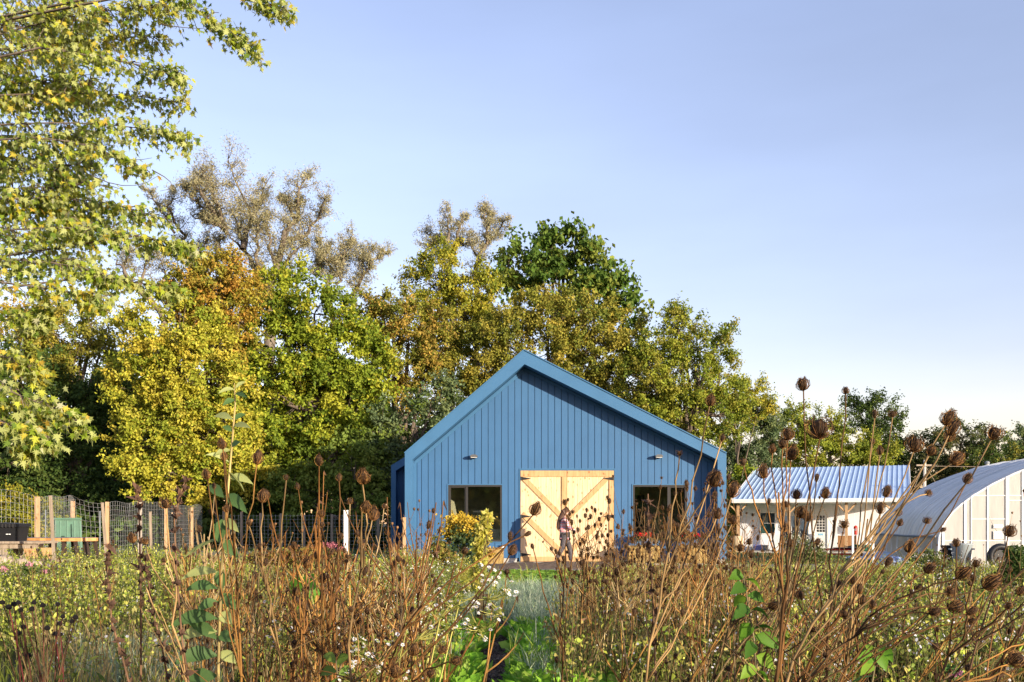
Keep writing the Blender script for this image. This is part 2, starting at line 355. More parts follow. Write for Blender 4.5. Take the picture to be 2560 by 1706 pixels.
# opening trims
for o in OPEN:
    g = Geo(); t = .028
    zb = o[2] if o[2] > .1 else .06
    g.box(o[0] - t, o[0], YW - .02, YW + .1, zb, o[3] + t); g.box(o[1], o[1] + t, YW - .02, YW + .1, zb, o[3] + t)
    g.box(o[0], o[1], YW - .02, YW + .1, o[3], o[3] + t)
    if o[2] > .1: g.box(o[0] - t, o[1] + t, YW - .02, YW + .1, o[2] - t, o[2] - .001)
    obj('opening_trim', g, M_trim, barn)
# side and rear walls, roof, soffits, inside
g = Geo(); g.box(-3.283, -3.15, YW + .13, YB, .1, 3.35); obj('side_wall', g, M_blue, barn)
g = Geo(); g.box(6.43, 6.566, YW + .13, YB, .1, 3.35); obj('side_wall', g, M_blue, barn)
g = Geo(); g.prism([(-3.15, .1), (6.43, .1), (6.43, 3.35), (.37, 6.5), (-3.15, 3.42)], YB - .15, YB); obj('rear_wall', g, M_blue, barn)
for s in (0, 1):
    p, q = (OUT[1], OUT[2]) if s == 0 else (OUT[2], OUT[3])
    d = Vector((q[0] - p[0], q[1] - p[1])).normalized(); n = Vector((-d.y, d.x)) * .05
    g = Geo(); g.prism([(p[0], p[1] - .05), (q[0], q[1] - .05), q, p], YW + .055, YB + .2); obj('roof', g, M_trim, barn)
for k in range(17):     # standing seams
    y = YF + .3 + k * .6
    for p, q in ((OUT[1], OUT[2]), (OUT[2], OUT[3])):
        g = Geo(); g.prism([p, q, (q[0], q[1] + .03), (p[0], p[1] + .03)], y, y + .03); obj('roof_seam', g, M_trim, barn)
g = Geo(); g.box(-3.14, 6.42, YW + .13, YB - .16, .0, .05); obj('floor_slab', g, M_conc, barn)
g = Geo(); g.box(-3.1, 6.4, 32.3, 32.4, .06, 3.3); obj('inner_wall', g, M_beige, barn)  # added close behind the windows to lighten the interior seen through them
g = Geo(); g.box(-3.1, 6.4, YW + .14, 32.29, 3.3, 3.36); obj('ceiling', g, M_beige, barn)
g = Geo(); g.box(-3.13, 6.42, YW + .13, YW + .30, .06, .30); obj('sill_wall', g, M_navy, barn)
for a, b in ((-3.283, -3.0), (6.25, 6.53)):
    g = Geo(); g.box(a, b, YF + .03, YW - .02, -.12, .163); obj('footing', g, M_conc, barn)
g = Geo(); g.box(-3.0, -1.0, YW + .005, YW + .12, -.1, .098); obj('foundation', g, M_conc, barn)
g = Geo(); g.box(-.6, .15, YW - .03, YW + .12, -.1, .16); obj('foundation', g, M_conc, barn)
g = Geo(); g.box(3.3, 6.25, YW - .03, YW + .12, -.1, .16); obj('foundation', g, M_conc, barn)
# windows
def window(o, split, fixed_left):
    fr = Geo(); t = .055; y0, y1 = YW - .012, YW + .08
    x0, x1, z0, z1 = o
    fr.box(x0, x0 + t, y0, y1, z0, z1); fr.box(x1 - t, x1, y0, y1, z0, z1); fr.box(x0 + t, x1 - t, y0, y1, z1 - t, z1); fr.box(x0 + t, x1 - t, y0, y1, z0, z0 + t)
    wnd = obj('window', fr, M_bronze, barn)
    g = Geo(); g.box(split - .035, split + .035, y0 + .01, y1, z0 + t, z1 - t); obj('mullion', g, M_bronze, wnd, off=root_loc(barn))
    for a, b, sash in ((x0 + t, split - .035, fixed_left), (split + .035, x1 - t, not fixed_left)):
        if sash:
            g = Geo(); s = .03
            g.box(a, a + s, y0 + .03, y1 - .01, z0 + t, z1 - t); g.box(b - s, b, y0 + .03, y1 - .01, z0 + t, z1 - t)
            g.box(a + s, b - s, y0 + .03, y1 - .01, z1 - t - s, z1 - t); g.box(a + s, b - s, y0 + .03, y1 - .01, z0 + t, z0 + t + s)
            obj('sash', g, M_bronze, wnd, off=root_loc(barn))
        g = Geo(); g.box(a + .002, b - .002, YW + .035, YW + .041, z0 + t + .001, z1 - t - .001); obj('pane', g, M_glass, wnd, off=root_loc(barn))
window(WIN1, X(1167, YW), True); window(WIN2, X(1671.5, YW), False)
# things just inside the left window
g = Geo(); g.box(X(1205, YW), X(1252, YW), 30.42, 30.46, .3, 1.07); obj('inner_board', g, M_cream, barn)
g = Geo(); g.prism([(-2.1, .3), (-1.75, .3), (-1.72, 1.3), (-1.86, 1.95), (-2.1, 2.1)], 30.9, 30.93); obj('inner_board', g, M_cream, barn)
g = Geo(); g.box(-1.25, -.95, 31.0, 31.3, 1.60, 1.66); g.tube([(-1.1, 31.15, .1), (-1.1, 31.15, 1.6)], .02); obj('tool_stand', g, M_white, barn)
g = Geo(); g.box(4.0, 4.45, 32.24, 32.29, .06, 2.2); obj('inner_door', g, M_navy, barn)
# doors
def leaf(x0, x1, stile_right, mirror):
    d = obj('door', Geo().box(x0, x1, YW + .045, YW + .06, .06, 2.9), M_pine2, barn); off = root_loc(barn)
    n = 9; w_ = (x1 - x0) / n
    for i in range(n):
        g = Geo(); g.box(x0 + i * w_ + .0025, x0 + (i + 1) * w_ - .0025, YW + .02 + random.uniform(0, .003), YW + .045, .06, 2.9); obj('plank', g, M_pine, d, off=off)
    yf0, yf1 = YW - .012, YW + .019
    top0, top1 = Z(860 + 868 / 2.6133, YW), Z(860 + 836 / 2.6133, YW)
    b0, b1 = .06, .06 + .15
    sw = .16
    g = Geo(); g.box(x0 + .002, x1 - .002, yf0, yf1, top0, 2.9); obj('rail', g, M_pine2, d, off=off)
    g = Geo(); g.box(x0 + .002, x1 - .002, yf0, yf1, b0, b1); obj('rail', g, M_pine2, d, off=off)
    cx = x1 - sw if not mirror else x0
    if not mirror:
        g = Geo(); g.box(x1 - sw, x1 - .002, yf0, yf1, b1 + .002, top0 - .002); obj('stile', g, M_pine2, d, off=off)
    else:
        g = Geo(); g.box(x1 - sw * .9, x1 - .002, yf0, yf1, b1 + .002, top0 - .002); obj('stile', g, M_pine2, d, off=off)
    ex, ix = (x0 + .06, x1 - sw - .01) if not mirror else (x1 - sw - .01, x0 + .08)
    for z0, z1 in ((top0 - .01, 1.48), (1.55, .36)):
        v = Vector((ix - ex, z1 - z0)); L_ = v.length; v.normalize(); nn = Vector((-v.y, v.x)) * .075
        a = Vector((ex, z0)); b = Vector((ix, z1))
        g = Geo(); g.prism([tuple(a - nn), tuple(b - nn), tuple(b + nn), tuple(a + nn)], yf0 + .004, yf1); obj('brace', g, M_pine2, d, off=off)
    for zc in (Z(1197, YW), Z(1291.3, YW), Z(1387, YW)):
        h0 = x0 + .01 if not mirror else x1 - .01; s = 1 if not mirror else -1
        g = Geo(); g.prism([(h0, zc - .05), (h0 + s * .04, zc - .05), (h0 + s * .31, zc - .008), (h0 + s * .31, zc + .008), (h0 + s * .04, zc + .05), (h0, zc + .05)], yf0 - .012, yf0 - .003)
        g.tube([(h0, yf0 - .01, zc - .05), (h0, yf0 - .01, zc + .05)], .012, 8)
        obj('hinge', g, M_black, d, off=off)
xm = X(1417.5, YW)
leaf(DOOR[0] + .01, xm - .004, True, False); leaf(xm + .004, DOOR[1] - .01, False, True)
obj('door_frame', Geo().box(DOOR[0], DOOR[1], YW - .01, YW + .07, 2.905, DOOR[3] - .001), M_trim, barn)
# side wing at the back left of the barn
WY = 34.3; wx0 = X(977.6, WY)
wo_, wi_ = [(wx0, .1), (wx0, 3.315), (-1.2, 3.315 + (-1.2 - wx0) * .62)], [(wx0 + .17, .1), (wx0 + .17, 3.13), (-1.2, 3.13 + (-1.37 - wx0) * .62)]
for i, nm in ((0, 'wing_post'), (1, 'wing_fascia')):
    g = Geo(); g.prism([wo_[i], wo_[i + 1], wi_[i + 1], wi_[i]] if i == 0 else [wo_[1], (-3.29, 3.315 + (-3.29 - wx0) * .62), (-3.29, 3.13 + (-3.46 - wx0) * .62), wi_[1]], WY, WY + .6); obj(nm, g, M_trim, barn)
for k in range(5):
    a = wx0 + .17 + k * .175; b = min(a + .165, -3.29)
    g = Geo(); g.prism([(a, .15), (b, .15), (b, 3.12 + (b - wx0 - .17) * .62), (a, 3.12 + (a - wx0 - .17) * .62)], WY + .602, WY + .63); obj('siding_board', g, M_blue, barn)
g = Geo(); g.box(wx0 + .1, -3.29, WY + .631, YB - .01, .1, 3.1); obj('wing_wall', g, M_blue, barn)
g = Geo(); g.prism([wo_[1], (-3.29, 3.315 + (-3.29 - wx0) * .62), (-3.29, 3.27 + (-3.29 - wx0) * .62), (wx0, 3.27)], WY + .601, YB); obj('wing_roof', g, M_trim, barn)

# barn lights, top-level
M_fix = mat('fixture_grey', (.12, .12, .12), .4, metal=.3)
def barn_light(px, py, label):
    x, z = X(px, 29.8), Z(py, 29.85); t = thing('wall_light', label, 'wall light', (x, YW, z), 'security lights on the barn front')
    g = Geo(); g.box(x - .05, x + .05, YW - .04, YW - .003, z - .04, z + .04); obj('wall_bracket', g, M_fix, t)
    g = Geo(); g.prism([(x - .12, z + .02), (x - .06, z + .06), (x + .06, z + .06), (x + .12, z + .02), (x + .11, z - .02), (x - .11, z - .02)], YW - .24, YW - .041); obj('housing', g, M_fix, t)
    g = Geo(); g.box(x - .09, x + .09, YW - .22, YW - .06, z - .035, z - .0205); obj('lens', g, M_white, t)
    g = Geo(); g.lathe([(.02, -.07), (.028, -.05), (.028, -.036)], 10, (x, YW - .1, z)); obj('sensor', g, M_black, t)
barn_light(1184.5, 1142, 'small grey security light high on the barn wall, left of the doors')
barn_light(1648, 1142, 'small grey security light high on the barn wall, right of the doors')
t = thing('outdoor_tap', 'small pale hose outlet low on the blue wall beside the pine doors', 'tap', (X(1258, 29.9), YW, Z(1367, 29.9)))
x, z = t.location.x, t.location.z
obj('tap_body', Geo().tube([(x, YW - .004, z), (x, YW - .16, z), (x - .05, YW - .2, z - .05)], .035, 8), M_white, t); obj('tap_handle', Geo().box(x - .05, x + .05, YW - .13, YW - .1, z + .036, z + .06), M_fix, t)

# ------------------------------------------------------------------ WHITE HOUSE WITH PORCH
HC, HS = math.cos(R(22)), math.sin(R(22)); HX, HY = 12.4, 54.0; HG = -.43
HM = Matrix.Translation((HX, HY, 0)) @ Matrix.Rotation(R(-22), 4, 'Z')
def hu(px, v): k = (px - 1280) / F; return (k * (HY + v * HC) - HX - v * HS) / (HC + k * HS)
def hz(py, px, v): u = hu(px, v); return Z(py, HY - u * HS + v * HC)
house = thing('house', 'white farm building with blue grey metal roof over a porch on wooden posts', 'house', (HX, HY, HG))
M_roofm = mat('metal_roof', (.50, .64, .82), .4, metal=.2, noise=.06, nscale=.8, spec=.5)
M_siding = mat('white_siding', (.84, .85, .88), .7, noise=.05, nscale=2)
nt = M_siding.node_tree; wv = nt.nodes.new('ShaderNodeTexWave'); wv.bands_direction = 'X'; wv.inputs['Scale'].default_value = 1.1; wv.wave_profile = 'SAW'
tcn = [n for n in nt.nodes if n.type == 'TEX_COORD'][0]; nt.links.new(tcn.outputs['Object'], wv.inputs[0]); bmp = nt.nodes.new('ShaderNodeBump'); bmp.inputs['Distance'].default_value = .03; bmp.inputs['Strength'].default_value = .6
nt.links.new(wv.outputs['Fac'], bmp.inputs['Height']); nt.links.new(bmp.outputs[0], nt.nodes['Principled BSDF'].inputs['Normal'])
EZ, RZ, RV, HW = 2.58, 4.80, 9.5, 9.25
def hb(name, x0, x1, y0, y1, z0, z1, m, parent=house, off=None, **k): g = Geo(); g.box(x0, x1, y0, y1, z0, z1, M=HM); return obj(name, g, m, parent, off=off or root_loc(house if parent is not None else None), **k)
def quadslab(pts, t, m, name, parent=house):
    g = Geo(); vs = [HM @ Vector(p) for p in pts]; vs += [v - Vector((0, 0, t)) for v in vs]
    g.add(vs, [(0, 1, 2, 3), (7, 6, 5, 4), (0, 4, 5, 1), (1, 5, 6, 2), (2, 6, 7, 3), (3, 7, 4, 0)]); return obj(name, g, m, parent)
quadslab([(0, 0, EZ), (HW, 0, EZ), (HW, RV, RZ), (0, RV, RZ)], .05, M_roofm, 'roof')
quadslab([(0, RV + .004, RZ), (HW, RV + .004, RZ), (HW, RV + 5, RZ - 2.2), (0, RV + 5, RZ - 2.2)], .05, M_roofm, 'roof')
nr = 33
for i in range(nr + 1):
    u = .03 + i * (HW - .1) / nr; g = Geo(); sl = (RZ - EZ) / RV
    g.add([HM @ Vector(p) for p in ((u, -.01, EZ + .002), (u + .05, -.01, EZ + .002), (u + .05, RV, RZ + .002), (u, RV, RZ + .002), (u + .01, -.01, EZ + .032), (u + .04, -.01, EZ + .032), (u + .04, RV, RZ + .032), (u + .01, RV, RZ + .032))],
          [(0, 1, 5, 4), (1, 2, 6, 5), (2, 3, 7, 6), (3, 0, 4, 7), (4, 5, 6, 7)]); obj('roof_rib', g, M_roofm, house)
hb('fascia', -.03, HW + .03, -.06, -.012, EZ - .22, EZ - .02, M_white)
quadslab([(-.05, -.01, EZ + .04), (-.002, -.01, EZ + .04), (-.002, RV, RZ + .04), (-.05, RV, RZ + .04)], .2, M_white, 'verge_board')
quadslab([(HW + .002, -.01, EZ + .04), (HW + .05, -.01, EZ + .04), (HW + .05, RV, RZ + .04), (HW + .002, RV, RZ + .04)], .25, M_white, 'verge_board')
WV = 2.5
hb('soffit', .05, HW - .05, 0, WV, EZ - .24, EZ - .2, M_white)
wl = hu(1850, WV)
wn = (hu(1901, WV), hu(1937, WV), hz(1334, 1919, WV), hz(1283, 1919, WV)); gd = (hu(1958, WV), hu(2021, WV), hz(1352, 1990, WV), hz(1290, 1990, WV))
dr = (hu(2036, WV), hu(2068, WV), hz(1377, 2052, WV), hz(1283, 2052, WV))
segs = [wl, wn[0], wn[1], gd[0], gd[1], dr[0], dr[1], 10.4]
for i in range(0, 7):
    a, b = segs[i], segs[i + 1]
    if i in (1, 3, 5):
        o = (wn, gd, dr)[i // 2]
        if o[2] > HG + .15: hb('wall', a, b, WV, WV + .15, HG + .1, o[2], M_siding)
        hb('wall', a, b, WV, WV + .15, o[3], EZ + .3, M_siding)
    else: hb('wall', a, b, WV, WV + .15, HG + .1, EZ + .3, M_siding)
hb('wall', wl, wl + .15, WV + .151, 14, HG, 3.0, M_siding); hb('wall', 10.25, 10.4, WV + .151, 14, HG, 3.0, M_siding); hb('wall', wl + .151, 10.24, 13.85, 14, HG, 2.7, M_siding)
g = Geo()
for u in (wl, HW - .2):
    g.add([HM @ Vector(p) for p in ((u, WV + .1, 2.9), (u, RV, RZ - .06), (u, 14, 2.75), (u + .1, WV + .1, 2.9), (u + .1, RV, RZ - .06), (u + .1, 14, 2.75))], [(0, 1, 2), (5, 4, 3), (0, 3, 4, 1), (1, 4, 5, 2), (2, 5, 3, 0)])
obj('gable', g, M_siding, house)
hb('porch_slab', wl - .5, 10, .1, WV - .002, HG - .05, HG + .09, M_conc)
hb('inner_room', wl + .2, 10.2, WV + 1.6, WV + 1.7, HG + .1, 2.6, M_beige)
M_teal = mat('teal_curtain', (.10, .22, .24), .8, noise=.3, nscale=10, stretch=(4, 4, .3))
off = root_loc(house)
def hwin(o, nx, nz, glass, curtain=None, midrail=True):
    fr = hb('window', o[0] - .06, o[0], WV - .03, WV + .05, o[2] - .06, o[3] + .06, M_white)
    for a in ((o[1], o[1] + .06, o[2] - .06, o[3] + .06), (o[0], o[1], o[3], o[3] + .06), (o[0], o[1], o[2] - .06, o[2])):
        hb('casing', a[0], a[1], WV - .03, WV + .05, a[2], a[3], M_white, fr, off)
    hb('pane', o[0], o[1], WV + .03, WV + .04, o[2], o[3], glass, fr, off)
    for i in range(1, nx): u = o[0] + (o[1] - o[0]) * i / nx; hb('muntin', u - .015, u + .015, WV + .005, WV + .028, o[2], o[3], M_white, fr, off)
    for i in range(1, nz): z = o[2] + (o[3] - o[2]) * i / nz; hb('muntin', o[0], o[1], WV + .008, WV + .026, z - .02, z + .02, M_white, fr, off)
    if curtain:
        hb('curtain', o[0] + .03, o[1] - .03, WV + .2, WV + .22, o[2], (o[2] + o[3]) / 2, M_teal, fr, off)
        hb('curtain', o[0] + .1, o[0] + .4, WV + .2, WV + .22, (o[2] + o[3]) / 2 + .02, o[3] - .15, M_white, fr, off)
hwin(wn, 1, 2, M_glass, True); hwin(gd, 3, 1, M_glass, False)
dd = hb('door', dr[0] + .01, dr[1] - .01, WV + .02, WV + .06, dr[2], dr[3], M_white)
for a in ((dr[0] - .08, dr[0]), (dr[1], dr[1] + .08)): hb('door_casing', a[0], a[1], WV - .03, WV + .05, HG + .1, dr[3] + .08, M_white, dd, off)
hb('door_casing', dr[0], dr[1], WV - .03, WV + .05, dr[3] + .001, dr[3] + .08, M_white, dd, off)
a0, a1, b0, b1 = hu(2041, WV), hu(2063, WV), hz(1331, 2052, WV), hz(1289, 2052, WV)
for i in range(3):
    for j in range(6):
        hb('pane', a0 + (a1 - a0) * i / 3 + .02, a0 + (a1 - a0) * (i + 1) / 3 - .02, WV + .012, WV + .019, b0 + (b1 - b0) * j / 6 + .015, b0 + (b1 - b0) * (j + 1) / 6 - .015, M_bronze, dd, off)
M_lblue = mat('pale_blue_sign', (.25, .5, .7), .5)
hb('door_sign', hu(2046, WV), hu(2058, WV), WV + .008, WV + .0195, hz(1339, 2052, WV), hz(1334, 2052, WV), M_lblue, dd, off)
for px in (1845, 1972, 2116, 2235):
    u = hu(px, .35); zt = EZ - .24
    p = obj('porch_post', Geo().box(u - .07, u + .07, .28, .42, HG + .09, zt, M=HM), M_postw, house)
    for s in (-1, 1):
        g = Geo(); g.beam(HM @ Vector((u + s * .05, .35, zt - .52)), HM @ Vector((u + s * .5, .35, zt - .03)), .07, .08, up=(0, 1, 0)); obj('brace', g, M_postw, p, off=off)
# things on and before the porch
def hthing(name, label, cat, px, v, group=None):
    u = hu(px, v); p = HM @ Vector((u, v, 0)); t = thing(name, label, cat, (p.x, p.y, gz(p.x, p.y)), group); return t, u
M_tan = mat('tan_plastic', (.50, .38, .24), .6); M_purple = mat('blue_purple_plastic', (.16, .17, .40), .5)
M_gplast = mat('grey_plastic', (.22, .24, .26), .5); M_red = mat('red_paint', (.55, .03, .02), .45); M_green = mat('green_plastic', (.03, .13, .09), .5)
px, Yb = 1843, 51.5
bx, by = X(px, Yb), Yb; t = thing('barrel', 'tan rain barrel standing at the left corner of the white house', 'barrel', (bx, by, gz(bx, by)))
obj('barrel_body', Geo().lathe([(.26, 0), (.30, .1), (.31, .3), (.31, .7), (.29, .85), (.24, .9)], 18, tuple(t.location)), M_tan, t, True)
obj('barrel_hoop', Geo().lathe([(.315, .28), (.325, .3), (.325, .34), (.315, .36)], 18, tuple(t.location)), M_tan, t, True)
for px, v, w_, h, m, lab in ((1896, 2.0, .45, .32, M_purple, 'blue purple storage bin on the porch floor under the window'), (1913, 2.05, .33, .30, M_gplast, 'small grey storage bin beside the blue purple bin on the porch'), (1942, 1.5, .32, .45, M_white, 'white cooler box on the porch right of the storage bins')):
    t, u = hthing('storage_box', lab, 'storage box', px, v); z0 = HG + .09
    obj('box_body', Geo().box(u - w_ / 2, u + w_ / 2, v - .2, v + .2, z0, z0 + h * .85, M=HM), m, t); obj('lid', Geo().box(u - w_ / 2 - .02, u + w_ / 2 + .02, v - .22, v + .22, z0 + h * .85 + .002, z0 + h, M=HM), m, t)
t, u = hthing('cabinet', 'brown wooden cabinet on the porch beside the right hand post', 'cabinet', 2118, 1.4); z0 = HG + .09
obj('cabinet_body', Geo().box(u - .48, u + .48, 1.15, 1.65, z0 + .06, z0 + .88, M=HM), M_brownw, t); obj('cabinet_top', Geo().box(u - .52, u + .52, 1.1, 1.7, z0 + .882, z0 + .93, M=HM), M_white, t)
for s in (-1, 1): obj('cabinet_door', Geo().box(u + s * .24 - .22, u + s * .24 + .22, 1.13, 1.148, z0 + .1, z0 + .84, M=HM), M_brownw, t)
for sx in (-.42, .42):
    for sy in (1.2, 1.6): obj('leg', Geo().box(u + sx - .03, u + sx + .03, sy - .03, sy + .03, z0, z0 + .058, M=HM), M_brownw, t)
t, u = hthing('panel', 'white board leaning upright on top of the brown cabinet', 'board', 2105, 1.45); obj('board', Geo().box(u - .28, u + .3, 1.5, 1.53, z0 + .932, z0 + 1.38, M=HM), M_white, t); obj('ledge', Geo().box(u - .3, u + .32, 1.44, 1.497, z0 + .932, z0 + .96, M=HM), M_white, t)
t, u = hthing('fuel_can', 'red metal canister with white label standing on the brown cabinet', 'canister', 2139, 1.4); v = HM @ Vector((u, 1.4, 0)); obj('can', Geo().lathe([(.1, .935), (.11, .96), (.11, 1.35), (.06, 1.42), (.03, 1.44)], 12, (v.x, v.y, z0)), M_red, t); obj('can_label', Geo().box(u - .04, u + .04, 1.27, 1.286, z0 + 1.15, z0 + 1.28, M=HM), M_white, t)
t, u = hthing('bucket', 'white bucket on the porch floor right of the brown cabinet', 'bucket', 2144, 1.0); v = HM @ Vector((u, 1.0, 0)); obj('bucket_body', Geo().lathe([(.12, 0), (.15, .34), (.165, .35), (.165, .38), (.15, .38)], 14, (v.x, v.y, z0)), M_white, t, True); obj('bucket_handle', Geo().tube([(v.x - .16, v.y, z0 + .34), (v.x - .1, v.y - .12, z0 + .25), (v.x + .1, v.y - .12, z0 + .25), (v.x + .16, v.y, z0 + .34)], .008, 4), M_gplast, t)
# wheelbarrow
bx, by = X(2165, 44), 44; zz = gz(bx, by); t = thing('wheelbarrow', 'green wheelbarrow parked between the white house and the greenhouse', 'wheelbarrow', (bx, by, zz))
g = Geo(); g.add([(bx - .3, by - .25, zz + .35), (bx + .25, by - .25, zz + .35), (bx + .25, by + .25, zz + .35), (bx - .3, by + .25, zz + .35), (bx - .45, by - .36, zz + .62), (bx + .5, by - .36, zz + .6), (bx + .5, by + .36, zz + .6), (bx - .45, by + .36, zz + .62)], [(3, 2, 1, 0), (0, 1, 5, 4), (1, 2, 6, 5), (2, 3, 7, 6), (3, 0, 4, 7)]); obj('tray', g, M_green, t)
for s in (-1, 1):
    g = Geo(); g.tube([(bx + .55, by + s * .05, zz + .2), (bx, by + s * .2, zz + .33), (bx - .9, by + s * .28, zz + .55)], .02, 6); obj('handle', g, M_black, t)
    g = Geo(); g.tube([(bx - .25, by + s * .22, zz + .34), (bx - .35, by + s * .22, zz)], .018, 6); obj('leg', g, M_black, t)
g = Geo(); g.tube([(bx + .55, by - .04, zz + .2), (bx + .55, by + .04, zz + .2)], [.2, .2], 16); obj('wheel', g, M_black, t)
# red bench frame
bx, by = X(2105, 36), 36; zz = gz(bx, by); t = thing('bench', 'low red metal bench frame among the weeds before the white house', 'bench', (bx, by, zz))
for dz, dy in ((.12, 0), (.28, 0), (.30, .35)):
    obj('rail', Geo().box(bx - .72, bx + .72, by + dy - .02, by + dy + .02, zz + .08 + dz, zz + .14 + dz), M_red, t)
for sx in (-.7, 0, .7):
    for dy in (0, .35): obj('leg', Geo().box(bx + sx - .02, bx + sx + .02, by + dy - .02 + .001, by + dy + .019, zz, zz + .36), M_red, t)
obj('seat', Geo().box(bx - .2, bx + .8, by - .05, by + .4, zz + .445, zz + .47), M_black, t)
# blue tarp: crumpled sheet
M_tarp = mat('blue_tarp', (.22, .30, .50), .5, noise=.2, nscale=4, bump=.5, bscale=6)
g = Geo(); n = 14; t0 = (X(2245, 27), 27)
vs = [(t0[0] - .75 + 1.5 * i / n, t0[1] - .8 + 1.6 * j / n, gz(*t0) + .02 + .24 * math.sin(math.pi * i / n) * math.sin(math.pi * j / n) + random.uniform(0, .09)) for j in range(n + 1) for i in range(n + 1)]
g.add(vs, [(j * (n + 1) + i, j * (n + 1) + i + 1, (j + 1) * (n + 1) + i + 1, (j + 1) * (n + 1) + i) for j in range(n) for i in range(n)])
obj('tarpaulin', g, M_tarp, label='crumpled blue tarpaulin on the ground before the greenhouse side', category='tarpaulin')
g = Geo(); t0 = (X(2200, 33), 33); vs = [(t0[0] - 1 + 2 * i / n, t0[1] - .6 + 1.2 * j / n, gz(*t0) + .1 + .22 * math.sin(math.pi * i / n) * math.sin(math.pi * j / n) + random.uniform(0, .08)) for j in range(n + 1) for i in range(n + 1)]
g.add(vs, [(j * (n + 1) + i, j * (n + 1) + i + 1, (j + 1) * (n + 1) + i + 1, (j + 1) * (n + 1) + i) for j in range(n) for i in range(n)])
M_plast = mat('white_sheeting', (.6, .66, .74), .45, noise=.15, nscale=5); obj('plastic_sheet', g, M_plast, label='heap of whitish plastic sheeting at the far foot of the greenhouse', category='sheeting')

# ------------------------------------------------------------------ GREENHOUSE
GO = (12.43, 28.0); gd_ = Vector((.113, .9936)); gu_ = Vector((.9936, -.113))
PROF = [(-.06, -.25), (-.03, .4), (0, .87), (.08, 1.12), (.2, 1.36), (.38, 1.60), (.62, 1.83), (.98, 2.10), (1.5, 2.42), (2.1, 2.72), (2.8, 3.0), (3.6, 3.27), (4.5, 3.46), (5.5, 3.52)]
PROF = PROF + [(11 - a, b) for a, b in PROF[-2::-1]]
GL = 7.2
def gp(u, v, z): return (GO[0] + gu_.x * u + gd_.x * v, GO[1] + gu_.y * u + gd_.y * v, z)
gh = thing('greenhouse', 'arched polytunnel greenhouse with cloudy plastic skin and grey panelled end wall', 'greenhouse', (GO[0], GO[1], -.1))
M_film = filmmat('tunnel_film', (.84, .86, .88), .25, .05, .3, .50, (.35, 7, .35))
M_films = filmmat('tunnel_side_film', (.50, .49, .46), .3, .12, .4, .45, (1.5, .8, 1.5))
M_end = filmmat('end_wall_panel', (.60, .57, .52), .2, .10, .4, .10, (2, 2, .6))
M_mullw = mat('white_frame', (.75, .75, .74), .5)
nv = 30
def sheet(name, prof, m, wob=.012):
    g = Geo(); k = len(prof); vs = []
    for j in range(nv + 1):
        v = GL * j / nv
        for (u, z) in prof:
            b = .04 * abs(math.sin(math.pi * v / .6)) ** .7; cx_, cz_ = 5.5 - u, .3 - z; l = math.hypot(cx_, cz_)
            vs.append(gp(u + cx_ / l * b + random.uniform(-wob, wob), v, z + cz_ / l * b + random.uniform(-wob, wob)))
    g.add(vs, [(j * k + i, j * k + i + 1, (j + 1) * k + i + 1, (j + 1) * k + i) for j in range(nv) for i in range(k - 1)]); obj(name, g, m, gh, True)
sheet('roof_cover', PROF[2:-2], M_film); sheet('side_curtain', PROF[:3], M_films); sheet('side_curtain', PROF[-3:], M_films)
for v in [k * .6 for k in range(13)]:
    g = Geo(); g.tube([gp(u + (.02 if u < 5.5 else -.02), v, z - .02) for u, z in PROF], .022 if 0 < v < GL - .1 else .035, 6); obj('hoop', g, M_mullw, gh, True)
g = Geo(); g.tube([gp(-.05, 0.02, .87), gp(-.09, GL * .4, .85), gp(-.05, GL, .87)], .035, 8); obj('roll_bar', g, M_gplast, gh)
g = Geo(); g.beam(gp(-.09, 0, -.2), gp(-.09, GL, -.2), .04, .25); obj('base_board', g, M_grey, gh)
for v, nm in ((-.02, 'end_wall'), (GL + .02, 'rear_wall')):
    g = Geo(); pts = [gp(u, v, z - .015) for u, z in PROF]; g.add(pts, [tuple(range(len(pts)))]); obj(nm, g, M_end, gh)
def prz(u):
    for (a, za), (b, zb) in zip(PROF, PROF[1:]):
        if a <= u <= b: return za + (zb - za) * (u - a) / (b - a)
    return 3.5
def gux(px): k = (px - 1280) / F; return (k * GO[1] - GO[0]) / (gu_.x - k * gu_.y)
for px, w_ in ((2357, .07), (2412, .07), (2427, .03), (2468, .045), (2517, .11), (2555, .05), (2620, .11), (2700, .05), (2780, .07)):
    u = gux(px); g = Geo(); g.beam(gp(u, -.035, -.2), gp(u, -.035, prz(u) - .03), w_ * .8, .018, up=(0, 1, 0)); obj('stud', g, M_mullw, gh)
for py, a, b in ((1240, 2428, 2555), (1252, 2520, 2620), (1298, 2428, 2517), (1352, 2360, 2620), (1389, 2519, 2620)):
    ua, ub = gux(a), gux(b); z = Z(py, 28); g = Geo(); g.beam(gp(ua, -.032, z), gp(ub, -.032, z), .010, .022, up=(0, 0, 1)); obj('rail', g, M_mullw, gh)
for py0, py1 in ((1312, 1321), (1328, 1348)):
    g = Geo(); a, b = gux(2482), gux(2506); z0, z1 = Z(py1, 28), Z(py0, 28)
    g.add([gp(a, -.06, z0), gp(b, -.06, z0), gp(b, -.06, z1), gp(a, -.06, z1), gp(a, -.055, z0), gp(b, -.055, z0), gp(b, -.055, z1), gp(a, -.055, z1)], [(0, 1, 2, 3), (7, 6, 5, 4), (0, 4, 5, 1), (1, 5, 6, 2), (2, 6, 7, 3), (3, 7, 4, 0)]); obj('notice', g, M_white, gh)
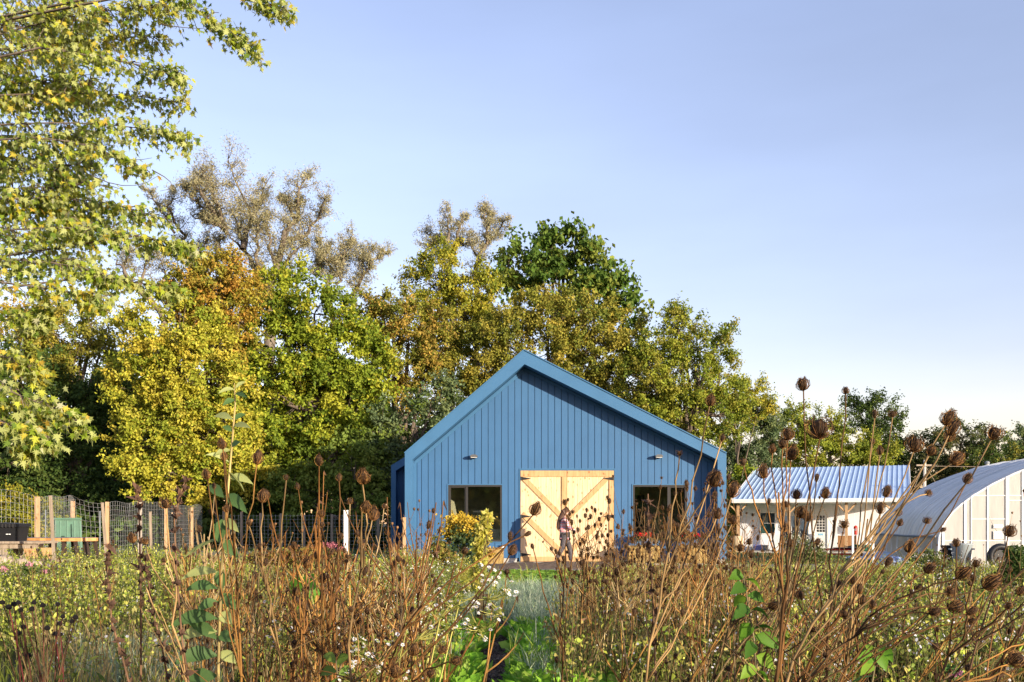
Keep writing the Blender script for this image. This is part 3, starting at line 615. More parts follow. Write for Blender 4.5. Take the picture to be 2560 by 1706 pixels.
# bins and tyre before the greenhouse
def bin_(px, Y, s, m, label, open_=True):
    x, y = X(px, Y), Y; z = gz(x, y); t = thing('trash_can', label, 'trash can', (x, y, z), 'trash cans by the greenhouse')
    obj('can_body', Geo().lathe([(.20 * s, 0), (.26 * s, .60 * s), (.285 * s, .62 * s), (.285 * s, .67 * s), (.25 * s, .67 * s), (.24 * s, .60 * s), (.2 * s, .3 * s)], 18, (x, y, z)), m, t, True)
    for k in (-1, 1): obj('handle', Geo().box(x + k * .29 * s - .03, x + k * .29 * s + .03, y - .07, y + .07, z + .5 * s, z + .54 * s), m, t)
    obj('rim', Geo().lathe([(.286 * s, .63 * s), (.30 * s, .64 * s), (.30 * s, .66 * s), (.286 * s, .67 * s)], 18, (x, y, z)), m, t, True)
bin_(2378, 27.2, .95, M_black, 'dark trash can at the corner of the greenhouse'); bin_(2404, 26.6, 1.05, mat('grey_bin', (.28, .32, .34), .5), 'grey trash can in front of the greenhouse end wall')
x, y = X(2500, 26), 26; z = gz(x, y); t = thing('tyre', 'black tyre standing in the weeds against the greenhouse end wall', 'tyre', (x, y, z))
g = Geo()
for a in range(20):
    for b in range(8):
        A, B = 2 * math.pi * a / 20, 2 * math.pi * b / 8; r = .27 + .09 * math.cos(B); g.v.append((x + r * math.cos(A), y + .09 * math.sin(B), z + .36 + r * math.sin(A))); g.c.append((1, 1, 1))
g.f = [(a * 8 + b, a * 8 + (b + 1) % 8, ((a + 1) % 20) * 8 + (b + 1) % 8, ((a + 1) % 20) * 8 + b) for a in range(20) for b in range(8)]
obj('rubber', g, M_black, t, True); obj('wheel_hub', Geo().tube([(x, y - .03, z + .36), (x, y + .03, z + .36)], [.18, .18], 14), M_black, t)
# utility pole with wires behind
x, y = X(2310, 62), 62; t = thing('utility_pole', 'pale utility mast with stays rising behind the white house and greenhouse', 'utility pole', (x, y, gz(x, y)))
obj('mast', Geo().tube([(x, y, -.8), (x + .05, y, 5.3)], [.14, .09], 8), mat('pale_pole', (.45, .42, .38), .8), t)
obj('cross_arm', Geo().box(x - .5, x + .5, y - .05, y + .05, 4.9, 5.0), M_grey, t)
for dx in (-2, 3.0): obj('stay_wire', Geo().tube([(x, y - .02, 5.0), (x + dx * .6, y, 2.2), (x + dx, y, 0)], .02, 4), M_grey, t)
obj('overhead_wire', Geo().tube([(x, y - .1, 4.9), (x + 4, y - 1, 4.78), (x + 12, y - 3, 4.95)], .018, 4), M_grey, t)
x, y = X(2468, 50), 50; t = thing('vent_pipe', 'pale pipe end standing up beyond the greenhouse roof', 'pipe', (x, y, gz(x, y)))
obj('pipe', Geo().tube([(x, y, -.5), (x, y, 4.3)], .09, 8), MATS['pale_pole'], t); obj('pipe_cap', Geo().lathe([(.12, 4.31), (.12, 4.42), (.05, 4.46)], 10, (x, y, 0)), M_gplast, t)

# ------------------------------------------------------------------ HAY BALES, FLOWER POTS
M_hay = mat('straw', (.55, .38, .14), .95, col2=(.30, .19, .06), nscale=30, bump=1, bscale=60, stretch=(1, 4, 4), detail=8)
def bale(px0, px1, Y, h, label, dep=.45, z0=0):
    x0, x1 = X(px0, Y), X(px1, Y); t = thing('straw_bale', label, 'straw bale', ((x0 + x1) / 2, Y, z0), 'straw bales along the barn front')
    g = Geo(); nx, nz_, ny = 12, 6, 5
    def face(f, a, b):
        g.add([tuple(np.array(f(i / a, j / b)) + np.array([random.uniform(-.014, .014) for _ in range(3)])) for j in range(b + 1) for i in range(a + 1)], [(j * (a + 1) + i, j * (a + 1) + i + 1, (j + 1) * (a + 1) + i + 1, (j + 1) * (a + 1) + i) for j in range(b) for i in range(a)])
    W = x1 - x0; y0 = Y; y1 = Y + dep
    def bul(s): return .02 * math.sin(math.pi * s)
    face(lambda a, b: (x0 + W * a, y0 - bul(a), z0 + h * b), nx, nz_); face(lambda a, b: (x0 + W * a, y1, z0 + h * b), nx, nz_)
    face(lambda a, b: (x0 + W * a, y0 + dep * b, z0 + h + bul(a)), nx, ny); face(lambda a, b: (x0, y0 + dep * a, z0 + h * b), ny, nz_); face(lambda a, b: (x1, y0 + dep * a, z0 + h * b), ny, nz_)
    obj('bale_body', g, M_hay, t)
    g = Geo()
    for k in range(900):     # loose straws
        side = random.random(); p = (x0 + W * random.random(), y0 - .01, z0 + h * random.random()) if side < .5 else ((x0 + W * random.random(), y0 + dep * random.random(), z0 + h + .01) if side < .8 else (random.choice((x0, x1)), y0 + dep * random.random(), z0 + h * random.random()))
        d = np.array([random.uniform(-1, 1), random.uniform(-1, .3), random.uniform(-.7, .7)]) * random.uniform(.03, .09); p = np.array(p); n_ = np.array([0, 0, .004])
        g.add([p - n_, p + n_, p + d], [(0, 1, 2)])
    obj('loose_straw', g, M_hay, t, kind='stuff')
    for k in (.3, .7): obj('twine', Geo().tube([(x0 + W * k, y1, z0), (x0 + W * k, y1, z0 + h + .03), (x0 + W * k, y0 - .035, z0 + h + .03), (x0 + W * k, y0 - .035, z0)], .006, 4), M_grey, t)
bale(1180, 1258, 29.0, .46, 'straw bale left of the double doors below the window', z0=.035)
bale(1572, 1650, 29.2, .52, 'straw bale right of the doors under the right window, carrying red flowers', z0=.035)
bale(1700, 1768, 29.2, .52, 'straw bale nearest the right corner post of the barn', z0=.035)
M_potm = mat('blue_pot', (.12, .2, .4), .4)
def flowerpot(px, label):
    Y = 29.42; x = X(px, Y); z = .035 + .545; t = thing('flower_pot', label, 'flower pot', (x, Y, z), 'red flowers standing on the straw bales')
    obj('pot', Geo().lathe([(.09, 0), (.13, .17), (.14, .18), (.14, .2), (.1, .19)], 12, (x, Y, z)), M_potm, t, True)
    V, T, Cc = leafcloud(np.array([[x, Y, z + .24]]) + rng.normal(0, 1, (260, 3)) * (.11, .09, .05), .06, LT_SIMPLE, np.array([(.05, .11, .03)] * 260)); link('foliage', mesh_np('foliage', V, T, Cc, M_leaf, t.location), t)
    V, T, Cc = leafcloud(np.array([[x, Y, z + .32]]) + rng.normal(0, 1, (300, 3)) * (.12, .09, .035), .055, LT_SIMPLE, np.array([(.75, .03, .03)] * 300)); link('blossom', mesh_np('blossom', V, T, Cc, M_petal, t.location), t)

# ------------------------------------------------------------------ leaf machinery
LT_SIMPLE = (np.array([(0, 0, 0), (-.3, .45, .07), (0, 1, -.05), (.3, .45, .07)], float), np.array([(0, 2, 1), (0, 3, 2)]))
LT_BROAD = (np.array([(0, 0, 0), (-.26, .25, .06), (-.30, .55, .07), (0, 1.0, -.12), (.30, .55, .07), (.26, .25, .06), (0, .5, 0)], float), np.array([(0, 6, 1), (1, 6, 2), (2, 6, 3), (3, 6, 4), (4, 6, 5), (5, 6, 0)]))
_m = [(0, 0), (.10, .10), (.34, .0), (.20, .22), (.50, .46), (.20, .38), (.24, .60), (.10, .50), (.0, 1.0)]
_v = [(0, .35, .0)] + [(a, b, .05 * abs(a)) for a, b in _m] + [(-a, b, .05 * abs(a)) for a, b in _m[-2:0:-1]]
LT_MAPLE = (np.array(_v, float), np.array([(0, i, i % (len(_v) - 1) + 1) for i in range(1, len(_v))]))
LT_DAND = (np.array([(0, 0, 0), (-.05, .2, .02), (-.16, .3, .04), (-.08, .42, .05), (-.22, .55, .06), (-.12, .68, .05), (-.18, .8, .03), (0, 1.0, -.06), (.18, .8, .03), (.12, .68, .05), (.22, .55, .06), (.08, .42, .05), (.16, .3, .04), (.05, .2, .02), (0, .5, .0)], float),
           np.array([(14, (i + 1) % 14, i) for i in range(14)]))
def norm(a): return a / np.maximum(np.linalg.norm(a, axis=1, keepdims=True), 1e-9)
def leafcloud(cent, size, tmpl, cols, droop=.5, up=.5, outv=None, jit=.3, sizejit=.3, dirs=None, colj=.22):
    n = len(cent); tv, tt = tmpl
    d = rng.normal(0, 1, (n, 3)); d[:, 2] -= droop
    if dirs is not None: d = d * jit + dirs
    d = norm(d); nn = rng.normal(0, 1, (n, 3)) * .8; nn[:, 2] += up
    if outv is not None: nn += outv * .8
    nn = norm(nn - d * np.sum(nn * d, 1, keepdims=True)); s = np.cross(d, nn)
    sz = size * (1 + sizejit * rng.uniform(-1, 1, n))[:, None, None]
    V = cent[:, None, :] + sz * (tv[None, :, 0:1] * s[:, None, :] + tv[None, :, 1:2] * d[:, None, :] + tv[None, :, 2:3] * nn[:, None, :])
    k = len(tv); T = (tt[None] + (np.arange(n) * k)[:, None, None]).reshape(-1, 3)
    cc = np.repeat(np.clip(cols * (1 + colj * rng.uniform(-1, 1, (n, 1))), 0, 1), k, 0)
    return V.reshape(-1, 3), T, cc
def mergeg(lst):
    Vs, Ts, Cs, n = [], [], [], 0
    for V, T, c in lst: Vs.append(V); Ts.append(T + n); Cs.append(c); n += len(V)
    return np.concatenate(Vs), np.concatenate(Ts), np.concatenate(Cs)
def bez(a, b, c, n=6): 
    t = np.linspace(0, 1, n)[:, None]; a, b, c = map(np.array, (a, b, c)); return (1 - t) ** 2 * a + 2 * t * (1 - t) * b + t * t * c

def tree(label, Y, trunkpx, lobes, pal, leaf=.24, dens=1.0, clump=.75, group='trees behind the barn', tr=.25, tmpl=LT_SIMPLE, bark=M_bark, name='tree', clf=1.0, twigs=1, flat=.75, shell=.5, zb=None, cat='tree', depthf=.9, leafmat_=M_leaft, droop=.5, trunk_top=None):
    leaf *= .74; dens *= .92 * (.7 if pal[0] == DRK[0] else 1)
    x0, y0 = X(trunkpx, Y), Y; z0 = gz(x0, y0) - .05
    t = thing(name, label, cat, (x0, y0, z0), group)
    g = Geo(); LV = []; s = Y / F
    cz = np.mean([Z(l[1], Y) for l in lobes]); top = trunk_top or max(z0 + 2, cz)
    axis = [np.array((x0 + .25 * math.sin(k * 1.7), y0 + .2 * math.cos(k), z0 + (top - z0) * k / 5)) for k in range(6)]; axis[0] = np.array((x0, y0, z0))
    g.tube(axis, [tr * (1 - .13 * k) for k in range(6)], 8)
    for lx, ly, rx, ry in lobes:
        c = P(lx, ly, Y); rad = np.array((rx * s, max(rx, ry) * .5 * s * 2 * depthf * .6 + .3, ry * s)); c[1] += random.uniform(-.3, .3) * rad[1]
        st = axis[random.choice((2, 3, 4))]; mid = (st + c) / 2 + np.array((0, 0, -.15 * rad[2])) + rng.normal(0, .25, 3)
        limb = bez(st, mid, c, 6); g.tube(limb, np.linspace(tr * .55, tr * .2, 6), 5, cap=False)
        area = rad[0] * rad[2]; nc = max(6, int(5.2 * area / clump ** 2 * clf))
        u = norm(rng.normal(0, 1, (nc * 3, 3))); keep = (u[:, 1] < .15) | (rng.random(len(u)) < .45); u = u[keep][:nc]
        rr = shell + (1.0 - shell) * rng.random(len(u)) ** .6; rr += (rng.random(len(u)) < .12) * .13
        cl = c + u * rr[:, None] * rad
        cl = cl[cl[:, 2] > z0 + .25]
        if twigs:
            for p in cl[:: max(1, int(2 / twigs))]:
                b = limb[random.choice((3, 4, 5))]; m = (b + p) / 2 + np.array((0, 0, -.1)) + rng.normal(0, .15, 3)
                g.tube(bez(b, m, p, 4), [tr * .12, tr * .09, tr * .06, .008], 3, cap=False)
        for p, uu in zip(cl, u):
            nl = int(110 * dens * (clump / .75) ** 2 * (.24 / leaf) ** 1.6 * random.uniform(.6, 1.3))
            if nl < 3: nl = 3
            ntw = 5; td = norm(uu + rng.normal(0, .75, (ntw, 3)) + np.array((0, 0, .22))) * clump * rng.uniform(.7, 1.5, (ntw, 1)); ti = rng.integers(0, ntw, nl)
            q = td[ti] * (rng.random((nl, 1)) ** .8 * 1.25 - .35) + rng.normal(0, clump * .15, (nl, 3)) * np.array((1, 1, flat))
            base = np.array(pal[min(len(pal) - 1, int(random.random() ** 1.2 * len(pal)))]); alt = np.array(random.choice(pal))
            cols = base + (alt - base) * (rng.random((nl, 1)) < .25)
            LV.append(leafcloud(p + q, leaf, tmpl, cols, droop=droop, up=.35, outv=np.tile(uu, (nl, 1)) * .5 + norm(q) * .4))
    obj('trunk', g, bark, t, True)
    V, T, Cc = mergeg(LV); link('crown', mesh_np('crown', V, T, Cc, leafmat_, t.location), t)
    return t
YEL = [(.45, .42, .045), (.39, .38, .04), (.30, .33, .035), (.48, .40, .05), (.24, .29, .03), (.52, .47, .07)]
LIME = [(.23, .29, .026), (.15, .21, .02), (.31, .35, .03), (.11, .16, .018), (.36, .36, .035)]
ORG = [(.42, .27, .045), (.36, .27, .04), (.27, .25, .035), (.46, .25, .05), (.22, .22, .03), (.34, .30, .04)]
OLV = [(.27, .25, .04), (.32, .28, .045), (.21, .22, .033), (.38, .31, .05), (.16, .19, .03), (.28, .28, .04)]
OLVB = [(.35, .25, .05), (.29, .25, .04), (.22, .21, .033), (.40, .27, .055), (.24, .25, .035), (.17, .19, .03)]
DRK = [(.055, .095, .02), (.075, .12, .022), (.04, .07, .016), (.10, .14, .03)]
BGR = [(0.112, 0.163, 0.069), (0.150, 0.200, 0.088), (0.088, 0.125, 0.050), (0.175, 0.213, 0.075)]
WAL = [(0.088, 0.156, 0.022), (0.125, 0.188, 0.031), (0.069, 0.125, 0.019), (0.200, 0.237, 0.037)]
WIL = [(.40, .37, .19), (.46, .42, .23), (.33, .30, .16), (.26, .24, .14)]
YGR = [(.28, .31, .035), (.22, .27, .03), (.34, .34, .045), (.15, .20, .028)]
g_l = 'trees at the left edge of the woods'; g_b = 'trees behind the barn'; g_r = 'trees behind the white house'

# willows: limbs traced, fine grey foliage along them
def willow(label, Y, base, limbs, group, lsz=.17, dens=1.0, tr=.45):
    x0 = X(base, Y); z0 = gz(x0, Y); t = thing('willow_tree', label, 'tree', (x0, Y, z0), group); g = Geo(); LV = []
    for pts, r0, sp in limbs:
        w_ = [P(a, b, Y) + np.array((0, random.uniform(-1, 1) * .02 * Y * (0 if i == 0 else 1), 0)) for i, (a, b) in enumerate(pts)]
        fine = []
        for i in range(len(w_) - 1):
            for k in range(4): fine.append(w_[i] + (w_[i + 1] - w_[i]) * k / 4 + rng.normal(0, .06, 3))
        fine.append(w_[-1]); n = len(fine); g.tube(fine, np.linspace(r0 * .72, .025, n), 6, cap=False)
        for i in range(2 if sp > 0 else n, n):
            for k in range(3):
                fr = i / n
                p = fine[i]; L_ = sp * .68 * random.uniform(.4, 1.3) * (1.15 - .45 * fr)
                dr_ = norm(rng.normal(0, 1, (1, 3)) * (1, .8, .45) + np.array([[0, 0, .8]]))[0]; e = p + dr_ * L_; m = (p + e) / 2 + np.array((0, 0, -.12 * L_)) + rng.normal(0, .1, 3)
                tw = bez(p, m, e, 5); g.tube(tw, [.035, .028, .02, .015, .008], 3, cap=False)
                for _ in range(3):
                    q0 = tw[random.choice((2, 3, 4))]; q1 = q0 + norm(rng.normal(0, 1, (1, 3)) + np.array([[0, 0, .3]]))[0] * L_ * .4; g.tube([q0, (q0 + q1) / 2 + rng.normal(0, .04, 3), q1], [.014, .01, .006], 3, cap=False)
                    nl = int(34 * dens * random.uniform(.3, 1.6)); c = q0 + (q1 - q0) * rng.random((nl, 1)) + rng.normal(0, 1, (nl, 3)) * L_ * .2
                    LV.append(leafcloud(c, lsz, WT, np.array(WIL)[rng.integers(0, 4, nl)], droop=.4))
    obj('trunk', g, M_barkl, t, True); V, T, Cc = mergeg(LV); link('crown', mesh_np('crown', V, T, Cc, M_leaft, t.location), t)
WT = (np.array([(0, 0, 0), (-.11, .5, .03), (0, 1, 0), (.11, .5, .03)], float), np.array([(0, 2, 1), (0, 3, 2)]))
WT2 = (np.array([(0, 0, 0), (-.14, .5, .03), (0, 1, 0), (.14, .5, .03)], float), np.array([(0, 2, 1), (0, 3, 2)]))
def wl_(ox, oy, k, pts): return [(ox + a / k, oy + b / k) for a, b in pts]
K = 3.016
willow('tall grey twigged willow with forked trunk rising above the orange and green trees', 60, 680,
       [(wl_(250, 380, K, a), r, s) for a, r, s in (
           ([(1310, 2600), (1300, 1900), (1300, 1220), (1240, 1000), (1160, 860), (1080, 740), (960, 600)], .75, 0),
           ([(960, 600), (840, 410), (760, 300), (700, 180)], .28, 1.9), ([(960, 600), (880, 560), (780, 500), (650, 440)], .18, 1.2),
           ([(880, 500), (800, 420), (720, 370), (640, 290)], .16, 1.2),
           ([(1080, 740), (1100, 560), (1130, 480), (1060, 320), (1000, 100)], .28, 2.0), ([(1120, 500), (1180, 380), (1220, 200)], .16, 1.5),
           ([(960, 620), (900, 400), (840, 250), (780, 150)], .2, 1.9),
           ([(1300, 1220), (1320, 1050), (1340, 860), (1420, 660), (1480, 500), (1520, 330), (1540, 150)], .42, 1.8),
           ([(1420, 680), (1540, 600), (1640, 500), (1720, 400)], .22, 1.7), ([(1480, 520), (1420, 420), (1350, 330)], .16, 1.4),
           ([(1240, 1000), (1180, 850), (1220, 640), (1240, 520)], .2, 1.5), ([(1330, 900), (1300, 700), (1290, 560)], .2, 1.4),
           ([(1080, 740), (1020, 600), (1010, 450)], .18, 1.7), ([(1340, 900), (1480, 780), (1560, 700)], .18, 1.5),
           ([(1650, 940), (1620, 880), (1640, 800), (1660, 700)], .14, 1.1))], 'grey willows above the woods')
willow('leaning grey willow whose thin crown fills the gap between the maple and the orange tree', 62, 560,
       [(wl_(250, 380, K, a), r, s) for a, r, s in (
           ([(980, 2600), (900, 1500), (700, 840), (640, 740), (560, 640)], .5, 0), ([(640, 740), (600, 600), (560, 450), (550, 300)], .2, 1.4),
           ([(500, 1500), (440, 1200), (300, 1040), (200, 900), (120, 820)], .4, 0), ([(300, 1040), (340, 900), (400, 780)], .2, 1.4),
           ([(200, 940), (180, 850), (280, 780)], .18, 1.3), ([(520, 1150), (430, 1090), (300, 1060)], .2, 0), ([(430, 1100), (460, 950), (480, 800)], .15, 1.3),
           ([(700, 840), (760, 740), (820, 640)], .18, 1.4), ([(560, 600), (440, 420), (400, 330)], .12, .8), ([(900, 860), (920, 780), (960, 700)], .15, 1.3))], 'grey willows above the woods', dens=.8)
willow('low spreading grey willow top at the right flank of the green tree', 60, 850,
       [(wl_(250, 380, K, a), r, s) for a, r, s in (
           ([(1740, 2400), (1750, 1500), (1740, 1000), (1760, 880), (1840, 760), (1900, 660)], .3, 1.4), ([(1790, 1000), (1850, 860), (1860, 740)], .14, 1.3),
           ([(1860, 1400), (1900, 1040), (1990, 930), (2060, 850), (2160, 740)], .22, 1.2), ([(1990, 930), (2000, 820), (2060, 760)], .12, 1.2), ([(1760, 900), (1720, 820), (1740, 740)], .12, 1.0))], 'grey willows above the woods', dens=1.0)
K2 = 2.353
willow('pair of thin grey willow tops behind the yellow green tree left of the dark walnut', 62, 1180,
       [(wl_(950, 500, K2, a), r, s) for a, r, s in (
           ([(440, 1700), (420, 700), (405, 300), (405, 180), (400, 90)], .3, 1.0), ([(440, 320), (460, 220), (490, 110)], .16, 1.1), ([(410, 240), (330, 220), (270, 180)], .12, 1.3),
           ([(560, 1700), (570, 500), (570, 380), (620, 270), (630, 200), (660, 90)], .3, 1.0), ([(620, 260), (680, 180), (740, 140)], .12, 1.0), ([(590, 340), (520, 260), (480, 240)], .12, 1.3), ([(630, 190), (610, 110), (620, 60)], .12, 1.1), ([(420, 320), (320, 300), (260, 260)], .12, 1.1))], 'grey willows above the woods', dens=.75)

tree('bright yellow broad tree at the edge of the woods above the wire fence', 43, 440, [(440, 860, 130, 110), (370, 960, 100, 110), (500, 950, 120, 120), (430, 1080, 120, 120), (540, 1080, 90, 120), (350, 1120, 60, 110), (480, 1190, 110, 70), (590, 1010, 50, 80), (600, 1150, 60, 90), (370, 1200, 50, 50)], YEL, leaf=.20, clump=.62, dens=1.15, group=g_l, clf=1.15)
tree('orange tinged maple crown rising behind the yellow tree', 44.5, 520, [(530, 720, 90, 80), (560, 690, 60, 50), (500, 800, 80, 70), (590, 800, 60, 80), (470, 740, 50, 60), (620, 740, 40, 50), (540, 860, 70, 60)], ORG, leaf=.19, clump=.6, dens=1.2, clf=1.3, group=g_l)
tree('large bushy lime green tree between the yellow tree and the barn', 47, 780, [(700, 760, 60, 90), (790, 790, 110, 80), (700, 890, 130, 110), (840, 900, 130, 120), (760, 1000, 150, 120), (900, 1020, 90, 110), (700, 1130, 110, 110), (840, 1140, 120, 110), (620, 1180, 60, 90), (740, 700, 40, 40), (930, 930, 60, 80), (590, 930, 50, 100)], LIME, leaf=.24, clump=.7, dens=1.1, group=g_l, clf=1.1)
tree('olive topped tree standing behind the maple at the left', 50, 190, [(180, 860, 90, 80), (250, 880, 60, 60), (120, 930, 80, 70), (230, 960, 90, 60), (60, 870, 70, 60), (20, 930, 60, 70), (310, 930, 50, 60), (130, 1010, 100, 60), (230, 810, 60, 40), (120, 800, 60, 40)], OLV + YEL[2:3], leaf=.2, group=g_l)
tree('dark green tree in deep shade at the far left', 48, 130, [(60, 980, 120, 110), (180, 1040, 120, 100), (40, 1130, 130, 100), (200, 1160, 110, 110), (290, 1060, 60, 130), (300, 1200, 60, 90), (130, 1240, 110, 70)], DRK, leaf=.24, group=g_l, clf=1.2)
tree('thin ochre leaved tree peeping through the maple branches', 52, 75, [(75, 790, 55, 55), (50, 850, 70, 60), (110, 830, 40, 60)], ORG[:1] + YEL[3:4] + OLV[:1], leaf=.2, dens=.7, group=g_l)
tree('russet tipped tree between the lime green tree and the barn gable', 50, 1010, [(990, 800, 70, 60), (1060, 820, 80, 70), (1020, 900, 90, 80), (960, 870, 50, 70), (1090, 890, 50, 70), (930, 760, 50, 40), (1050, 970, 80, 70)], OLVB, leaf=.19, clump=.6)
tree('yellow green tree in front of the thin willow tops', 53, 1130, [(1100, 690, 70, 55), (1060, 720, 60, 50), (1180, 720, 70, 70), (1150, 790, 90, 70), (1230, 760, 50, 70), (1110, 640, 40, 35), (1200, 840, 80, 70), (1110, 850, 70, 70)], [(.34, .32, .035), (.27, .29, .03), (.40, .35, .04), (.18, .22, .028)], leaf=.2, clump=.6)
tree('round dark green walnut standing above its neighbours behind the barn roof', 56, 1400, [(1400, 640, 80, 60), (1310, 660, 70, 60), (1480, 670, 70, 60), (1540, 700, 40, 50), (1400, 720, 120, 60), (1270, 660, 30, 50), (1500, 740, 70, 50), (1380, 595, 30, 25), (1440, 610, 50, 35), (1560, 780, 50, 60)], WAL, leaf=.42, clump=.85, dens=.9, flat=.6, droop=1.2, clf=1.1)
tree('olive brown broad tree directly above the barn ridge', 50, 1370, [(1370, 800, 110, 70), (1270, 830, 80, 70), (1460, 810, 90, 80), (1330, 900, 120, 80), (1480, 900, 100, 80), (1200, 900, 80, 80), (1420, 980, 120, 90), (1560, 860, 60, 80), (1560, 960, 80, 90), (1250, 960, 90, 80), (1180, 990, 60, 70)], OLV, leaf=.19, clump=.65, clf=1.1)
tree('airy green gold tree with wispy top right of the barn ridge', 49, 1730, [(1700, 830, 60, 60), (1660, 880, 80, 60), (1750, 880, 70, 60), (1700, 960, 100, 80), (1800, 950, 50, 70), (1620, 960, 70, 90), (1720, 1050, 110, 80), (1810, 1040, 60, 70), (1850, 1000, 40, 50), (1640, 1060, 80, 80), (1690, 780, 25, 25), (1810, 830, 20, 35)], YGR + OLV[:1], leaf=.18, clump=.55, dens=.95)
tree('pale yellow sapling crown touching the right slope of the woods', 66, 1850, [(1870, 980, 50, 40), (1840, 1010, 50, 50), (1900, 1010, 30, 40)], YEL[1:4] + OLV[:2], leaf=.20, clump=.6, dens=.9, tr=.1)
tree('blue green tree beside the right corner of the barn', 68, 1860, [(1890, 1030, 60, 50), (1860, 1090, 70, 60), (1920, 1080, 50, 60), (1880, 1160, 70, 60), (1830, 1170, 40, 70), (1840, 1240, 50, 50)], BGR, leaf=.22, clump=.6, tr=.12)
tree('lime green shrub filling the foot of the woods right of the barn', 62, 1835, [(1835, 1220, 30, 40), (1825, 1300, 24, 50), (1865, 1190, 30, 30)], LIME, leaf=.2, clump=.5, tr=.08)
tree('yellow green rounded tree over the left half of the white house roof', 78, 2070, [(1990, 1080, 60, 60), (2060, 1080, 60, 55), (2130, 1110, 60, 50), (2190, 1130, 50, 45), (2020, 1140, 70, 50), (2120, 1160, 80, 40), (1960, 1120, 50, 60), (1980, 1030, 30, 30)], YGR, leaf=.24, clump=.8, group=g_r)
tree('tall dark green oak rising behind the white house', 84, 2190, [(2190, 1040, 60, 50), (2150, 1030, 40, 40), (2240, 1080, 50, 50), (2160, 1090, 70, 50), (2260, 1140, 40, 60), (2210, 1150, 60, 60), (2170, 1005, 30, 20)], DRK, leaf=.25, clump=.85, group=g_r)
tree('grey green tree between the oak and the greenhouse roof', 82, 2380, [(2350, 1100, 40, 40), (2410, 1090, 50, 40), (2380, 1140, 70, 45), (2450, 1120, 50, 40), (2330, 1170, 50, 50), (2400, 1190, 70, 40)], [(.07, .10, .03), (.10, .12, .04), (.12, .11, .04), (.05, .08, .025)], leaf=.24, clump=.8, group=g_r)
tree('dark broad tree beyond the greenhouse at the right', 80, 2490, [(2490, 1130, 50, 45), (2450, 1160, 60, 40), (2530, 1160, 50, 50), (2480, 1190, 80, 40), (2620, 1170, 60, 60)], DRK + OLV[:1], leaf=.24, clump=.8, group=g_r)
tree('pale hazy tree at the far right edge beyond the greenhouse', 95, 2560, [(2560, 1110, 40, 30), (2600, 1100, 50, 40), (2550, 1150, 50, 40)], BGR, leaf=.30, clump=.9, group=g_r)
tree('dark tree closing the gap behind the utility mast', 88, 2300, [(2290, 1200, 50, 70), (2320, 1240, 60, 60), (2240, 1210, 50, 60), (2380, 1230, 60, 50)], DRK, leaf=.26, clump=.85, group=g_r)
for lab, Y, tp, lobes, pal in (
    ('grey green ash close against the left gable of the barn', 44, 1030, [(1080, 1000, 60, 60), (1040, 1070, 60, 70), (1000, 1150, 60, 80), (1110, 1080, 50, 60), (960, 1080, 50, 70)], BGR + LIME[3:4] + BGR),
    ('leafy dark green tree whose foliage hangs low beside the side wing', 43, 900, [(890, 1150, 80, 80), (950, 1200, 60, 70), (870, 1250, 70, 60), (960, 1270, 40, 60), (800, 1230, 70, 60), (730, 1220, 60, 60)], [(.17, .23, .04), (.12, .17, .03), (.22, .27, .05)]),
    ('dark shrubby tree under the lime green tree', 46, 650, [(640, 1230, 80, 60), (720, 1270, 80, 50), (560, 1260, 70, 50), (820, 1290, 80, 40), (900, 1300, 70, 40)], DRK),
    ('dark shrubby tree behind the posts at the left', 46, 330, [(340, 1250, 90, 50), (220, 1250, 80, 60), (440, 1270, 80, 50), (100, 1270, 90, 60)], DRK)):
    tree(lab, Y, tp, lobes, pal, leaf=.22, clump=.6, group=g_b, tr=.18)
tree('low yellow green bush behind the wire fence at the left edge', 34, 60, [(30, 1270, 60, 40), (90, 1290, 50, 40), (20, 1330, 60, 40), (100, 1330, 50, 35), (-40, 1280, 60, 60), (150, 1330, 30, 30)], [(.26, .25, .025), (.18, .19, .02), (.34, .28, .03)], leaf=.14, clump=.4, group=g_l, tr=.06, name='bush', cat='bush')
def massline(name, label, pts, pal, leaf, h, n, Wd):
    c = []; 
    for _ in range(n):
        k = random.randrange(len(pts) - 1); f = random.random(); a, b = pts[k], pts[k + 1]
        x = a[0] + (b[0] - a[0]) * f + random.gauss(0, Wd); y = a[1] + (b[1] - a[1]) * f + random.gauss(0, Wd); hh = h * (.75 + .25 * math.sin(x * .35) * math.cos(y * .3 + x * .11))
        c.append((x, y, gz(x, y) + hh * random.random() ** .7))
    c = np.array(c); V, T, Cc = leafcloud(c, leaf, LT_SIMPLE, np.array(pal)[rng.integers(0, len(pal), n)]); link(name, mesh_np(name, V, T, Cc, M_leaft), None, kind='stuff', label=label)
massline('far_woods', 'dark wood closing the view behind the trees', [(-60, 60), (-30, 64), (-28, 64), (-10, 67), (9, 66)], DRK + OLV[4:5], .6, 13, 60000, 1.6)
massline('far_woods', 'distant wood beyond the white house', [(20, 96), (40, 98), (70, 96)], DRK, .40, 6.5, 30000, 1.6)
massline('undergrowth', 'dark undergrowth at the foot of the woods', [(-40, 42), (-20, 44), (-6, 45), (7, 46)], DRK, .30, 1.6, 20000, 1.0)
massline('rear_woods', 'wood behind the viewpoint mirrored in the barn windows', [(-40, -48), (-20, -52), (0, -55), (26, -57)], OLV + DRK, 1.5, 12, 17000, 2.0)
flowerpot(1612, 'red flowers in a blue pot on the straw bale under the right window'); flowerpot(1733, 'red flowers in a blue pot on the straw bale by the right corner post')

